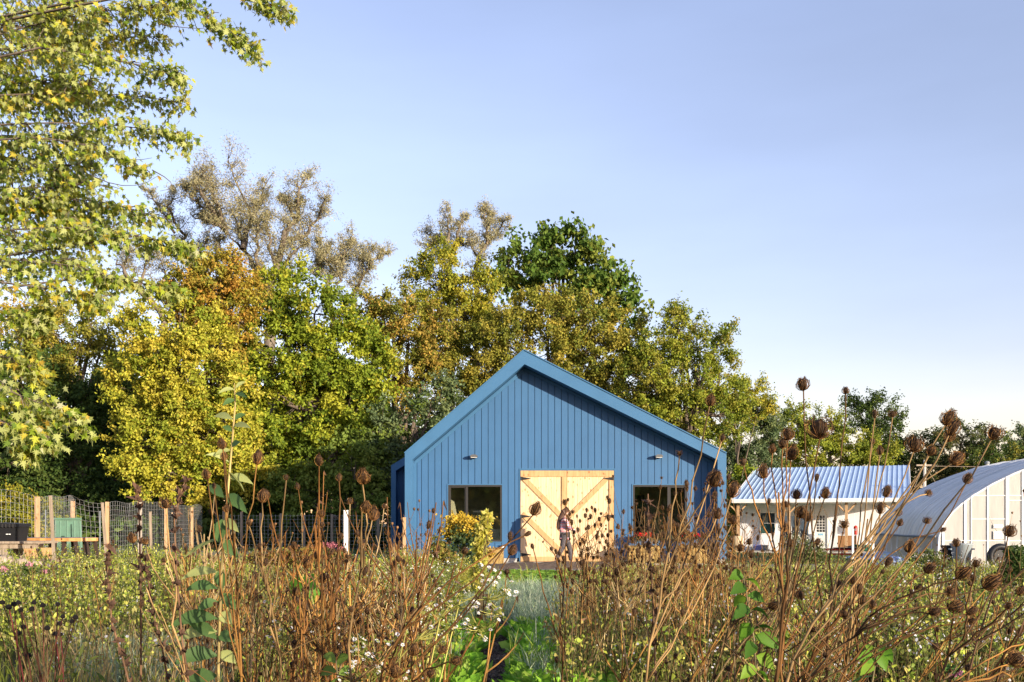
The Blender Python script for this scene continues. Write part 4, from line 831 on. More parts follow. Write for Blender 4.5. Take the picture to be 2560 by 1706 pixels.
# ------------------------------------------------------------------ FENCES, TABLES, COMPOST BIN AT THE LEFT
FL = [(-10.6, 17.5), (-10.9, 19.5), (-10.93, 22.1), (-12.15, 26.8), (-11.85, 28.0), (-12.4, 33), (-12.75, 37.5), (-13.2, 41)]
def fpt(s_):   # point along the fence line
    for a, b in zip(FL, FL[1:]):
        d = math.dist(a, b)
        if s_ <= d: return (a[0] + (b[0] - a[0]) * s_ / d, a[1] + (b[1] - a[1]) * s_ / d)
        s_ -= d
    return FL[-1]
FLEN = sum(math.dist(a, b) for a, b in zip(FL, FL[1:]))
M_wire = mat('galvanised_wire', (.50, .50, .48), .45, metal=.4)
fence = thing('wire_fence', 'wire mesh fence on new wooden posts running along the left of the meadow', 'fence', (FL[1][0], FL[1][1], .15))
def fz(s_, h): return gz(*fpt(s_)) + h * (1.80 + .05 * math.sin(s_ * .9) + .03 * math.sin(s_ * 2.3) - (.10 * math.exp(-((s_ - 10.3) / 1.0) ** 2)))
g = Geo(); hs = [.02, .09, .16, .24, .32, .41, .50, .59, .68, .77, .86, .93, 1.0]
for h in hs:
    pts = [(*fpt(k * .4), fz(k * .4, h)) for k in range(int(FLEN / .4))]; g.tube([(a + .02 * math.sin(c * 9 + b), b, c) for a, b, c in pts], .0036, 3, cap=False)
for k in range(int(FLEN / .19)):
    s_ = k * .19; x, y = fpt(s_); j = .05 * math.sin(s_ * 1.1) if 8 < s_ < 13 else 0; g.tube([(x, y, fz(s_, .02)), (x, y, fz(s_, .6)), (x + j, y + j, fz(s_, 1))], .0032, 3, cap=False)
obj('wire_mesh', g, M_wire, fence, kind='stuff')
def postat(px, Y, pytop, w_, m, tilt=0, nm='post', parent=fence):
    x = X(px, Y); z1 = Z(pytop, Y); z0 = gz(x, Y) - .1; g = Geo(); g.beam((x + tilt, Y, z0), (x, Y, z1), w_, w_, up=(0, 1, 0)); return obj(nm, g, m, parent)
for px, Y, pt in ((93, 22.1, 1242), (182, 26.6, 1253), (268, 27.8, 1255), (415, 33.5, 1268), (480, 38.5, 1269)): postat(px, Y, pt, .084, M_postw)
fence2 = thing('wire_fence', 'darker wire fence on grey posts in the shade before the woods', 'fence', (X(780, 40), 40, 0))
for px, pt in ((560, 1278), (652, 1283), (703, 1284), (830, 1286), (945, 1287), (760, 1288), (604, 1280)): postat(px, 40, pt, .10, M_grey, parent=fence2)
g = Geo()
for h in range(11): g.tube([(X(540, 40), 40, .05 + h * .15), (X(790, 40), 40, .05 + h * .15), (X(1000, 40), 40, .05 + h * .15)], .005, 3)
for k in range(50): g.tube([(X(540, 40) + k * .155, 40, .02), (X(540, 40) + k * .155, 40, 1.6)], .0045, 3)
obj('wire_mesh', g, M_wire, fence2, kind='stuff')
def stake(px, Y, pt, w_, m, label, tilt=0, name='garden_stake'):
    x = X(px, Y); t = thing(name, label, 'stake', (x + tilt, Y, gz(x, Y)), 'stakes standing in the meadow'); z1 = Z(pt, Y)
    g = Geo(); g.beam((x + tilt, Y, gz(x, Y) - .1), (x, Y, z1), w_, w_ * .7, up=(0, 1, 0)); obj('shaft', g, m, t)
    g = Geo(); g.box(x - w_ * .55, x + w_ * .55, Y - w_ * .4, Y + w_ * .4, z1 + .001, z1 + .018); obj('stake_top', g, m, t)
stake(126, 17.5, 1242, .05, M_grey, 'weathered grey stake crossing the end of the low table', .1)
stake(256, 20, 1259, .05, M_grey, 'thin grey stake leaning against the third yellow post', .12)
stake(376, 24, 1281, .055, M_grey, 'short grey stake between the pale pole and the last bright post', .03)
stake(350, 21, 1258, .07, mat('scabby_bark', (.55, .48, .40), .9, col2=(.2, .15, .12), nscale=12), 'pale scabby pole standing in the weeds before the wire fence')
stake(114, 21, 1277, .022, M_gplast, 'thin green grey metal stake with a white tip, right of the first post')
stake(250, 23, 1280, .022, M_gplast, 'thin metal stake with white tip beside the compost bin')
stake(865, 21, 1278, .085, M_white, 'white plastic post standing before the dark shrubs left of the barn')
stake(1011, 20, 1296, .06, M_postw, 'thin wooden stake in front of the left corner post of the barn')
stake(2183, 19.5, 1340, .035, M_white, 'thin white stake in front of the greenhouse side'); stake(2132, 24, 1325, .045, M_white, 'white stake in front of the brown cabinet')
# compost bin
cx, cy = X(167, 24.5), 24.5; cz = gz(cx, cy); t = thing('compost_bin', 'square green plastic compost bin standing against the wire fence', 'compost bin', (cx, cy, cz))
M_cb = mat('faded_green_plastic', (.032, .105, .065), .5, noise=.25, nscale=5); ang = R(28)
CM = Matrix.Translation((cx, cy, cz)) @ Matrix.Rotation(ang, 4, 'Z')
def taper(b, tp, z0, z1):
    return [CM @ Vector((x * s_, y * s_, z)) for s_, z in ((b, z0), (tp, z1)) for x, y in ((-1, -1), (1, -1), (1, 1), (-1, 1))]
g = Geo(); g.add(taper(.34, .29, 0, 1.2), [(3, 2, 1, 0), (4, 5, 6, 7), (0, 1, 5, 4), (1, 2, 6, 5), (2, 3, 7, 6), (3, 0, 4, 7)]); obj('bin_body', g, M_cb, t)
obj('lid', Geo().box(-.33, .33, -.33, .33, 1.202, 1.25, M=CM), M_cb, t)
for a in (-.16, .0, .16, .29):
    g = Geo(); g.beam(CM @ Vector((a * 1.12, -.35, .02)), CM @ Vector((a, -.30, 1.18)), .028, .03, up=(0, 1, 0)); obj('rib', g, MATS['pale_pole'] if False else mat('pale_green_rib', (.15, .26, .19), .5), t)
for a in (-.25, 0, .25):
    g = Geo(); g.beam(CM @ Vector((.35, a * 1.12, .02)), CM @ Vector((.30, a, 1.18)), .028, .03); obj('rib', g, MATS['pale_green_rib'], t)
obj('door_panel', Geo().box(-.14, .14, -.355, -.345, .08, .35, M=CM), M_cb, t)
# weathered picnic table with tote
tx, ty = X(20, 19), 19.0; tz = gz(tx, ty); t = thing('picnic_table', 'weathered picnic table with slanted board legs at the left edge', 'picnic table', (tx, ty, tz))
ztop_ = Z(1353, 19)
for k in range(5): obj('top_plank', Geo().box(X(-90, 19), X(121, 19) + random.uniform(-.02, .02), ty - .36 + k * .15, ty - .36 + k * .15 + .138, ztop_ - .045, ztop_), M_grey, t)
obj('apron', Geo().box(X(-60, 19), X(112, 19), ty - .3, ty - .26, ztop_ - .14, ztop_ - .047), M_grey, t)
for a, b, m in ((8, 42, M_grey), (80, 108, M_pine2)):
    g = Geo(); g.prism([(X(a, 19), ztop_ - .142), (X(a + 28, 19), ztop_ - .142), (X(b + 24, 19), .02 + tz), (X(b - 4, 19), .02 + tz)], ty - .34, ty - .30); obj('leg', g, m, t)
    g = Geo(); g.prism([(X(a, 19), ztop_ - .142), (X(a + 28, 19), ztop_ - .142), (X(b + 24, 19), .02 + tz), (X(b - 4, 19), .02 + tz)], ty + .34, ty + .38); obj('leg', g, m, t)
obj('bench_plank', Geo().box(X(82, 17.9), X(172, 17.9), 17.75, 18.05, Z(1406, 17.9), Z(1398, 17.9)), M_grey, t)
obj('brace', Geo().box(X(90, 18), X(96, 18), 18.06, 19.2, Z(1406, 18) - .04, Z(1406, 18)), M_grey, t)
bx0, bx1 = X(-12, 19), X(58, 19); t = thing('storage_tote', 'black lidded storage tote standing on the weathered picnic table', 'storage box', ((bx0 + bx1) / 2, ty, ztop_))
g = Geo(); g.add([(x, y, z) for (x, y, z) in ((bx0 + .03, ty - .2, ztop_ + .001), (bx1 - .03, ty - .2, ztop_ + .001), (bx1 - .03, ty + .2, ztop_ + .001), (bx0 + .03, ty + .2, ztop_ + .001), (bx0, ty - .24, ztop_ + .28), (bx1, ty - .24, ztop_ + .28), (bx1, ty + .24, ztop_ + .28), (bx0, ty + .24, ztop_ + .28))], [(3, 2, 1, 0), (4, 5, 6, 7), (0, 1, 5, 4), (1, 2, 6, 5), (2, 3, 7, 6), (3, 0, 4, 7)]); obj('tote_body', g, M_black, t)
obj('lid', Geo().prism([(bx0 - .03, ztop_ + .282), (bx1 + .03, ztop_ + .282), (bx1 + .02, ztop_ + .345), (bx0 + .1, ztop_ + .365), (bx0 - .02, ztop_ + .34)], ty - .27, ty + .27), M_black, t)
for a in (.06, .13, .20, .27): obj('lid_rib', Geo().box(bx1 - a - .012, bx1 - a + .012, ty - .282, ty - .271, ztop_ + .27, ztop_ + .34), M_bronze, t)
obj('label', Geo().box(bx0 + .02, bx0 + .19, ty - .255, ty - .243, ztop_ + .10, ztop_ + .16), M_white, t)
for a in (.16, .21): obj('lettering', Geo().box(bx1 - a, bx1 - a + .035, ty - .250, ty - .238, ztop_ + .13, ztop_ + .145), M_white, t)
# live-edge low table
ty = 21.0; x0, x1 = X(27, ty), X(243, ty); zt = Z(1345, ty); t = thing('garden_table', 'long low table with a raw wooden edge and black metal legs', 'table', ((x0 + x1) / 2, ty, gz(x0, ty)))
edge = []; n = 16
for k in range(n + 1): edge.append((x0 + (x1 - x0) * k / n, ty - .05 - .33 * math.sin(math.pi * k / n) ** .5 + random.uniform(-.015, .015)))
for k in range(n, -1, -1): edge.append((x0 + (x1 - x0) * k / n, ty + .05 + .33 * math.sin(math.pi * k / n) ** .5 + random.uniform(-.015, .015)))
m_ = len(edge); g = Geo(); g.add([(x, y, zt - .07) for x, y in edge] + [(x, y, zt) for x, y in edge], [tuple(range(m_ - 1, -1, -1)), tuple(range(m_, 2 * m_))] + [(i, (i + 1) % m_, (i + 1) % m_ + m_, i + m_) for i in range(m_)])
obj('table_top', g, mat('raw_edge_wood', (.50, .24, .08), .5, noise=.25, nscale=6), t)
g = Geo(); g.add([(x * .985 + .015 * (x0 + x1) / 2, y * .985 + .015 * ty, zt + .002) for x, y in edge] + [(x * .985 + .015 * (x0 + x1) / 2, y * .985 + .015 * ty, zt + .008) for x, y in edge], [tuple(range(m_ - 1, -1, -1)), tuple(range(m_, 2 * m_))] + [(i, (i + 1) % m_, (i + 1) % m_ + m_, i + m_) for i in range(m_)])
obj('table_surface', g, mat('violet_grey_varnish', (.16, .14, .17), .3), t)
M_dleg = mat('dark_brown_leg', (.05, .032, .025), .6)
for px in (117, 150, 170, 200, 226):
    for dy in (-.22, .22):
        x = X(px, ty); g = Geo(); g.beam((x + (.12 if px > 160 else -.1), ty + dy, gz(x, ty)), (x, ty + dy, zt - .07), .07, .05, up=(0, 1, 0)); obj('leg', g, M_dleg, t)
# stones edging at lower left
M_stone = mat('field_stone', (.34, .27, .20), .9, noise=.3, nscale=5, bump=.6, bscale=14)
SL = ('large brown stone nearest the left edge of the stone pile', 'stone in the middle of the pile below the slanted board leg', 'small stone at the right of the pile under the bench plank', 'stone cut off by the left picture edge', 'low stone in front of the pile at the left edge', 'smallest stone at the right end of the pile')
for i, (px, py, r) in enumerate(((8, 1400, .26), (38, 1404, .20), (66, 1410, .18), (-25, 1395, .25), (20, 1418, .2), (95, 1416, .15))):
    Y = 15.5; x, z = X(px, Y), Z(py, Y); bm = Geo(); 
    r *= .62
    for a in range(6):
        th = math.pi * (a + .5) / 6
        for b in range(9):
            ph = 2 * math.pi * b / 9; k = r * (1 + .22 * math.sin(3 * ph + i) * math.sin(2 * th) + random.uniform(-.07, .07)); bm.v.append((x + k * math.sin(th) * math.cos(ph), Y + k * math.sin(th) * math.sin(ph) + .15 * (i % 3), z - .04 + .7 * k * math.cos(th))); bm.c.append((1, 1, 1))
    bm.f = [(a * 9 + b, a * 9 + (b + 1) % 9, (a + 1) * 9 + (b + 1) % 9, (a + 1) * 9 + b) for a in range(5) for b in range(9)] + [tuple(range(8, -1, -1)), tuple(range(45, 54))]
    obj('stone', bm, M_stone, None, True, label=SL[i], category='stone', group='stones before the picnic table')
    # stones rest on a mound hidden by weeds
g = Geo(); g.lathe([(1.9, -.05), (1.5, .22), (.9, .44), (.1, .54)], 18, (X(25, 15.8), 15.9, gz(-8, 15.8))); obj('earth_mound', g, M_soil, kind='structure', label='low earth mound under the stones', smooth=True)

# ------------------------------------------------------------------ SILVER MAPLE AT THE LEFT
def maple():
    Yt = 10.5; x0 = -8.8; t = thing('maple_tree', 'silver maple with drooping branches entering the view from the left', 'tree', (x0, Yt, 0)); g = Geo()
    g.tube([(x0, Yt, -.1), (x0 + .1, Yt, 1.5), (x0 - .1, Yt + .1, 4), (x0 + .1, Yt, 6.5), (x0 + .3, Yt, 9)], [.38, .33, .28, .2, .1], 10)
    br = [((-300, 200), (0, 60), (250, 20), (420, 15), 60, 9.6), ((400, -40), (500, 30), (560, 90), (645, 122), 20, 9.2), ((560, -60), (620, -5), (660, 8), (705, 22), 12, 9.0),
          ((-200, 150), (100, 110), (300, 90), (400, 92), 36, 9.8), ((100, 120), (300, 150), (380, 170), (440, 182), 22, 9.4), ((-200, 250), (100, 230), (300, 225), (450, 258), 30, 9.8),
          ((-200, 330), (150, 290), (330, 310), (458, 343), 28, 9.3), ((0, 350), (200, 330), (280, 392), (375, 430), 11, 9.0), ((-200, 420), (50, 420), (180, 430), (225, 395), 40, 10), 
          ((-200, 520), (100, 480), (260, 490), (395, 545), 30, 9.6), ((-200, 600), (100, 560), (260, 560), (360, 600), 36, 9.2), ((340, 590), (390, 600), (430, 610), (465, 622), 10, 9.1),
          ((-200, 650), (80, 640), (200, 660), (300, 700), 34, 9.0), ((-60, 700), (130, 720), (200, 735), (260, 745), 22, 8.8), ((240, 690), (320, 705), (380, 715), (430, 715), 11, 9.4),
          ((-160, 900), (30, 985), (120, 1010), (195, 1058), 15, 7.6), ((-60, 1030), (40, 1070), (80, 1085), (112, 1092), 10, 7.2), ((-100, 960), (0, 1000), (50, 1010), (95, 1000), 12, 7.8),
          ((-120, 880), (0, 880), (50, 900), (90, 930), 14, 8.0), ((20, 1060), (40, 1090), (48, 1110), (50, 1130), 8, 7.3), ((-100, 790), (0, 800), (60, 790), (110, 780), 18, 9.0)]
    for yy, sp in ((-20, 62), (60, 62), (130, 62), (200, 60), (260, 58), (330, 50), (400, 50), (470, 52), (540, 52), (600, 50), (660, 40)): br.append(((-300, yy + 40), (-60, yy), (80, yy + random.uniform(-20, 20)), (230, yy + random.uniform(-30, 20)), sp, random.uniform(9.6, 11.6)))
    LV = []
    pal = np.array([(.14, .22, .03), (.24, .33, .03), (.35, .42, .04), (.47, .49, .05), (.60, .50, .06), (.36, .40, .13), (.54, .54, .32), (.54, .36, .05)]); pw = np.array([.20, .24, .18, .14, .08, .08, .06, .02])
    for a, b, c, d, sp, Y in br:
        sp = sp * (.8 if sp < 45 else .9); w_ = [P(*p, Y) for p in (a, b, c, d)]; st = np.array((x0, Yt, w_[0][2] - .3))
        tt = np.linspace(0, 1, 14)[:, None]
        pts = (1 - tt) ** 3 * w_[0] + 3 * tt * (1 - tt) ** 2 * w_[1] + 3 * tt * tt * (1 - tt) * w_[2] + tt ** 3 * w_[3]
        g.tube([st] + list(pts), [.02] + list(np.linspace(.010, .003, 14)), 5, cap=False)
        s = sp * Y / F; nt = int(18 + sp * 2.15); yb = random.random() < .25
        for k in range(nt):
            f = random.random() ** .75; i = min(12, int(f * 13)); p = pts[i] + (pts[i + 1] - pts[i]) * random.random()
            off = rng.normal(0, 1, 3) * np.array((s, s * 1.3, s)) * (1.05 - .5 * f); e = p + off + np.array((.08, 0, -.06)); g.tube(bez(p, (p + e) / 2 + np.array((0, 0, .05)), e, 4), [.007, .005, .004, .003], 3, cap=False)
            nl = random.randint(6, 12); c_ = p + (e - p) * rng.uniform(.35, 1.05, (nl, 1)) + rng.normal(0, .045, (nl, 3))
            ww = pw * (np.array([.6, .8, 1, 2, 4, 1, 1, 3]) if (yb or random.random() < .1) else 1); ww = ww / ww.sum()
            LV.append(leafcloud(c_, .070, LT_MAPLE, pal[rng.choice(len(pal), nl, p=ww)], jit=.55, dirs=np.array([[.25, -.1, -.8]]), up=.35, sizejit=.35))
    for a, b, c in (((380, 425), (470, 470), (400, 478)), ((230, 440), (330, 490), (395, 440)), ((400, 60), (480, 75), (520, 70)), ((250, 380), (320, 410), (380, 395))):
        g.tube(bez(P(*a, 9), P(*b, 9), P(*c, 9), 6), [.006, .005, .004, .003, .003, .002], 3, cap=False)
    obj('trunk', g, M_bark, t, True); V, T, Cc = mergeg(LV); link('crown', mesh_np('crown', V, T, Cc, M_maple, t.location), t)
maple()

# ------------------------------------------------------------------ PERSON WALKING PAST THE DOORS
def skin(name, joints, edges, mat_, parent, sub=2, scale=(1, 1)):
    me = bpy.data.meshes.new(name); names = list(joints); me.from_pydata([joints[n][0] for n in names], [(names.index(a), names.index(b)) for a, b in edges], [])
    o = bpy.data.objects.new(name, me); C.objects.link(o); md = o.modifiers.new('s', 'SKIN'); md.use_smooth_shade = True; o.modifiers.new('ss', 'SUBSURF').levels = sub
    for i, n in enumerate(names):
        r = joints[n][1]; r = r if isinstance(r, tuple) else (r, r); me.skin_vertices[0].data[i].radius = r; me.skin_vertices[0].data[i].use_root = (i == 0)
    bpy.context.view_layer.update(); dg = bpy.context.evaluated_depsgraph_get(); nm = bpy.data.meshes.new_from_object(o.evaluated_get(dg)); bpy.data.objects.remove(o)
    nm.materials.clear(); nm.materials.append(mat_); nm.polygons.foreach_set('use_smooth', [True] * len(nm.polygons)); return link(name, nm, parent)
M_skin = mat('skin', (.62, .38, .28), .6); M_hair = mat('brown_hair', (.085, .045, .03), .6, noise=.4, nscale=40, stretch=(3, 3, .5)); M_shoe = mat('dark_shoe', (.03, .025, .025), .6)
M_pants = mat('patterned_trousers', (.12, .10, .10), .85, col2=(.03, .03, .04), nscale=22)
mpl = bpy.data.materials.new('plaid_shirt'); mpl.use_nodes = True; n_ = mpl.node_tree; b_ = n_.nodes['Principled BSDF']; b_.inputs['Roughness'].default_value = .85
tc_ = n_.nodes.new('ShaderNodeTexCoord'); prev = None
for ax, sc_, cc_ in (('Z', 4.2, (.52, .07, .08)), ('X', 3.1, (.50, .12, .14)), ('Z', 2.1, (.16, .13, .26))):
    wv_ = n_.nodes.new('ShaderNodeTexWave'); wv_.bands_direction = ax; wv_.inputs['Scale'].default_value = sc_; wv_.inputs['Distortion'].default_value = .8; n_.links.new(tc_.outputs['Object'], wv_.inputs[0])
    mr_ = n_.nodes.new('ShaderNodeMapRange'); mr_.inputs[1].default_value = .55 if ax != 'X' and sc_ > 3 else .8; mr_.inputs[2].default_value = .75 if sc_ > 3.5 else .95; mr_.inputs[4].default_value = .8; n_.links.new(wv_.outputs['Fac'], mr_.inputs[0])
    mx_ = n_.nodes.new('ShaderNodeMix'); mx_.data_type = 'RGBA'; mx_.inputs[7].default_value = (*cc_, 1); mx_.inputs[6].default_value = (.80, .62, .60, 1); n_.links.new(mr_.outputs[0], mx_.inputs[0])
    if prev: n_.links.new(prev, mx_.inputs[6])
    prev = mx_.outputs[2]
n_.links.new(prev, b_.inputs['Base Color'])
PY = 28.6; person = thing('person', 'person with long dark hair in a pink plaid shirt walking past the wooden doors', 'person', (X(1411, PY), PY, .01))
J = {'pelvis': ((0, 0, .92), (.13, .11)), 'belly': ((.0, 0, 1.06), (.12, .10)), 'chest': ((.01, 0, 1.24), (.145, .11)), 'upper': ((.02, 0, 1.37), (.10, .08)), 'neck': ((.045, 0, 1.45), .05), 'head0': ((.06, 0, 1.52), .07), 'head1': ((.065, 0, 1.59), (.088, .076)), 'head2': ((.06, 0, 1.655), .055),
     'nose': ((.155, 0, 1.565), .016), 'jaw': ((.12, 0, 1.50), .035),
     'sr': ((.03, -.16, 1.37), .055), 'er': ((.12, -.22, 1.13), .042), 'wr': ((.33, -.18, 1.00), .028), 'sl': ((.02, .16, 1.37), .055), 'el': ((-.06, .22, 1.12), .042), 'wl': ((.06, .22, .93), .028),
     'hr': ((.0, -.09, .88), (.095, .09)), 'kr': ((-.07, -.10, .50), .06), 'ar': ((-.27, -.10, .14), .042), 'fr': ((-.23, -.10, .05), .04), 'tr': ((-.13, -.11, .035), .032),
     'hl': ((.02, .09, .88), (.095, .09)), 'kl': ((.17, .10, .50), .06), 'al': ((.20, .10, .11), .042), 'fl': ((.25, .10, .05), .04), 'tl': ((.36, .11, .035), .032)}
E_ = [('pelvis', 'belly'), ('belly', 'chest'), ('chest', 'upper'), ('upper', 'neck'), ('neck', 'head0'), ('head0', 'head1'), ('head1', 'head2'), ('head1', 'nose'), ('head0', 'jaw'), ('upper', 'sr'), ('sr', 'er'), ('er', 'wr'), ('upper', 'sl'), ('sl', 'el'), ('el', 'wl'),
      ('pelvis', 'hr'), ('hr', 'kr'), ('kr', 'ar'), ('ar', 'fr'), ('fr', 'tr'), ('pelvis', 'hl'), ('hl', 'kl'), ('kl', 'al'), ('al', 'fl'), ('fl', 'tl')]
for side, base, dr_ in (('r', (.33, -.18, 1.00), (1, .1, -.25)), ('l', (.06, .22, .93), (.35, 0, -1))):
    d = Vector(dr_).normalized(); sd_ = Vector((0, 1, 0)) if side == 'l' else Vector((0, 1, .3)).normalized(); pm = Vector(base) + d * .05
    J['p' + side] = (tuple(pm), (.032, .02)); E_.append(('w' + side, 'p' + side))
    for k in range(4):
        a = pm + sd_ * (k - 1.5) * .016 + d * .03; b = a + d * (.035 if k in (1, 2) else .028) + Vector((0, 0, -.012)); 
        J[f'f{side}{k}'] = (tuple(a), .009); J[f'g{side}{k}'] = (tuple(b), .007); E_ += [('p' + side, f'f{side}{k}'), (f'f{side}{k}', f'g{side}{k}')]
    a = pm - sd_ * .04 + d * .005; J['th' + side] = (tuple(a), .010); E_.append(('p' + side, 'th' + side))
skin('body', J, E_, M_skin, person)
def sub(names, k, add): return {n: (J[n][0], tuple(x * k + add for x in (J[n][1] if isinstance(J[n][1], tuple) else (J[n][1],) * 2))) for n in names}
S = sub(['pelvis', 'belly', 'chest', 'upper', 'sr', 'er', 'wr', 'sl', 'el', 'wl'], 1.05, .018); S['hem'] = ((-.01, 0, .80), (.17, .14)); S['wr'] = ((.31, -.18, 1.01), .042); S['wl'] = ((.055, .22, .95), .042)
skin('shirt', {'pelvis': S['pelvis'], **S}, [('hem', 'pelvis'), ('pelvis', 'belly'), ('belly', 'chest'), ('chest', 'upper'), ('upper', 'sr'), ('sr', 'er'), ('er', 'wr'), ('upper', 'sl'), ('sl', 'el'), ('el', 'wl')], mpl, person)
S = sub(['pelvis', 'hr', 'kr', 'ar', 'hl', 'kl', 'al'], 1.02, .02); skin('trousers', S, [('pelvis', 'hr'), ('hr', 'kr'), ('kr', 'ar'), ('pelvis', 'hl'), ('hl', 'kl'), ('kl', 'al')], M_pants, person)
for s_ in 'rl': skin('shoe', {'a': (J['f' + s_][0], .052), 'h': (tuple(Vector(J['f' + s_][0]) + Vector((-.05, 0, -.005))), .045), 't': (J['t' + s_][0], .04)}, [('a', 'h'), ('a', 't')], M_shoe, person)
skin('hair', {'a': ((.045, 0, 1.625), (.095, .088)), 'b': ((-.02, 0, 1.58), (.085, .085)), 'c': ((-.07, 0, 1.46), (.08, .10)), 'd': ((-.13, 0, 1.32), (.07, .10)), 'e': ((-.17, .0, 1.16), (.05, .07)), 'f': ((-.19, 0, 1.04), .025), 'g': ((.10, 0, 1.665), (.04, .05))}, [('a', 'b'), ('b', 'c'), ('c', 'd'), ('d', 'e'), ('e', 'f'), ('a', 'g')], M_hair, person)

# ------------------------------------------------------------------ MEADOW: ground cover as stuff, tall plants as things
def strip_blade(b, tip, bend, w_, n=3):
    """flat curved blade from b to tip: returns verts (2 per step) and tris"""
    c = bez(b, bend, tip, n + 1); d = np.array(tip) - np.array(b); s = np.cross(d, (0, 0, 1)); s = s / (np.linalg.norm(s) + 1e-6)
    if np.linalg.norm(np.cross(d, (0, 0, 1))) < 1e-3: s = np.array((1, 0, 0))
    a = random.random() * 6.28; s = np.array((math.cos(a), math.sin(a), 0)) * .7 + s * .3
    V = []; 
    for i in range(n): k = w_ * (1 - .25 * i / n) ; V += [c[i] - s * k / 2, c[i] + s * k / 2]
    V.append(c[n]); T = []
    for i in range(n - 1): T += [(2 * i, 2 * i + 1, 2 * i + 3), (2 * i, 2 * i + 3, 2 * i + 2)]
    T.append((2 * n - 2, 2 * n - 1, 2 * n)); return V, T
def p_grass(n=16, h=.4, w_=.006, pal=((.16, .2, .03),), spread=.08, lean=.5, cj=.2):
    V, T, Cc = [], [], []
    for _ in range(n):
        a = random.random() * 6.28; b = np.array((random.gauss(0, spread), random.gauss(0, spread), 0)); hh = h * random.uniform(.5, 1.15); l = lean * hh * random.random()
        tip = b + np.array((math.cos(a) * l, math.sin(a) * l, hh * (1 - .25 * lean * random.random()))); bd = b + np.array((math.cos(a) * l * .2, math.sin(a) * l * .2, hh * .65))
        v, t = strip_blade(b, tip, bd, w_ * random.uniform(.7, 1.3)); T += [tuple(i + len(V) for i in q) for q in t]; V += list(v)
        c = np.array(random.choice(pal)) * random.uniform(1 - cj, 1 + cj); Cc += [c] * len(v)
    return np.array(V), np.array(T), np.array(Cc)
def p_weed(h=.7, nb=4, leafn=34, ls=.055, pal=((.15, .2, .03),), stemc=(.12, .14, .04), fl=0, flc=(.75, .72, .66), tm=LT_SIMPLE, spread=.14, fs=.016):
    g = Geo(); tips = []; LV = []
    for k in range(nb):
        a = random.random() * 6.28; b = np.array((random.gauss(0, .03), random.gauss(0, .03), 0)); r = spread * random.uniform(.3, 1.2); e = b + np.array((math.cos(a) * r, math.sin(a) * r, h * random.uniform(.7, 1.05)))
        c = bez(b, (b + e) / 2 + np.array((0, 0, .1 * h)), e, 4); g.tube(c, [.004, .0035, .003, .002], 3, stemc, cap=False); tips.append((c, e))
    sv = g.tri(); LV.append(sv)
    n = leafn; q = np.array([tips[i % nb][0][1] + (tips[i % nb][1] - tips[i % nb][0][1]) * random.random() for i in range(n)]) + rng.normal(0, .018, (n, 3))
    LV.append(leafcloud(q, ls, tm, np.array(pal)[rng.integers(0, len(pal), n)], droop=-.2, up=.12))
    if fl:
        q = np.array([tips[i % nb][1] for i in range(fl)]) + rng.normal(0, 1, (fl, 3)) * (.045, .045, .035)
        a = np.linspace(0, 2 * np.pi, 6)[:-1]; tv = np.c_[np.cos(a), np.sin(a), 0 * a]; tmf = (tv * .6, np.array([(0, 1, 2), (0, 2, 3), (0, 3, 4)]))
        LV.append(leafcloud(q, fs, tmf, np.array([flc] * fl), droop=-1, up=.4, colj=.12))
    return mergeg(LV)
def p_rosette(n=11, ls=.22, pal=((.12, .27, .025),), tm=LT_DAND, rise=.9):
    a = rng.uniform(0, 6.28, n); d = np.c_[np.cos(a), np.sin(a), rng.uniform(.25, 1.3, n) * rise]
    return leafcloud(rng.normal(0, .03, (n, 3)) * (1, 1, .2), ls, tm, np.array(pal)[rng.integers(0, len(pal), n)], jit=.15, dirs=d, up=1.2)
def p_stalk(h=1.0, pal=((.26, .13, .06),), heads=5, hr=.014, nbr=4):
    """thin dry stalk with side twigs and small dark knobs"""
    c0 = np.array(random.choice(pal)) * random.uniform(.6, 1.3); g = Geo(); l = random.uniform(-.16, .16) * h; m = random.uniform(-.12, .12) * h
    main = bez((0, 0, 0), (l * .2, m * .2, h * .6), (l, m, h), 5); g.tube(main, [.0042, .0038, .0032, .0026, .0015], 3, tuple(c0), cap=False); ends = [main[-1]]
    for k in range(nbr):
        i = random.choice((2, 3)); f = random.random(); s_ = main[i] * (1 - f) + main[min(4, i + 1)] * f; a = random.random() * 6.28; r = random.uniform(.06, .22) * h
        e = s_ + np.array((math.cos(a) * r, math.sin(a) * r, r * random.uniform(.6, 2.0))); g.tube(bez(s_, (s_ + e) / 2 + np.array((math.cos(a) * r * .2, math.sin(a) * r * .2, 0)), e, 4), [.0026, .0022, .0018, .0012], 3, tuple(c0 * .95), cap=False); ends.append(e)
    for e in ends[:heads]:
        r = hr * random.uniform(.6, 1.3); col = (.10, .05, .025) if random.random() < .6 else (.17, .09, .04)
        g.lathe([(r * .25, -r * .3), (r * .8, r * .5), (r * .95, r * 1.3), (r * .45, r * 1.9)], 5, tuple(e), col)
    for k in range(4):    # withered leaf shreds
        p = main[random.choice((1, 2, 3))] + rng.normal(0, .01, 3); d = rng.normal(0, .035, 3) + np.array((0, 0, -.03)); n_ = rng.normal(0, .006, 3); g.add([p - n_, p + n_, p + d], [(0, 1, 2)], (.16, .09, .05))
    return g.tri()
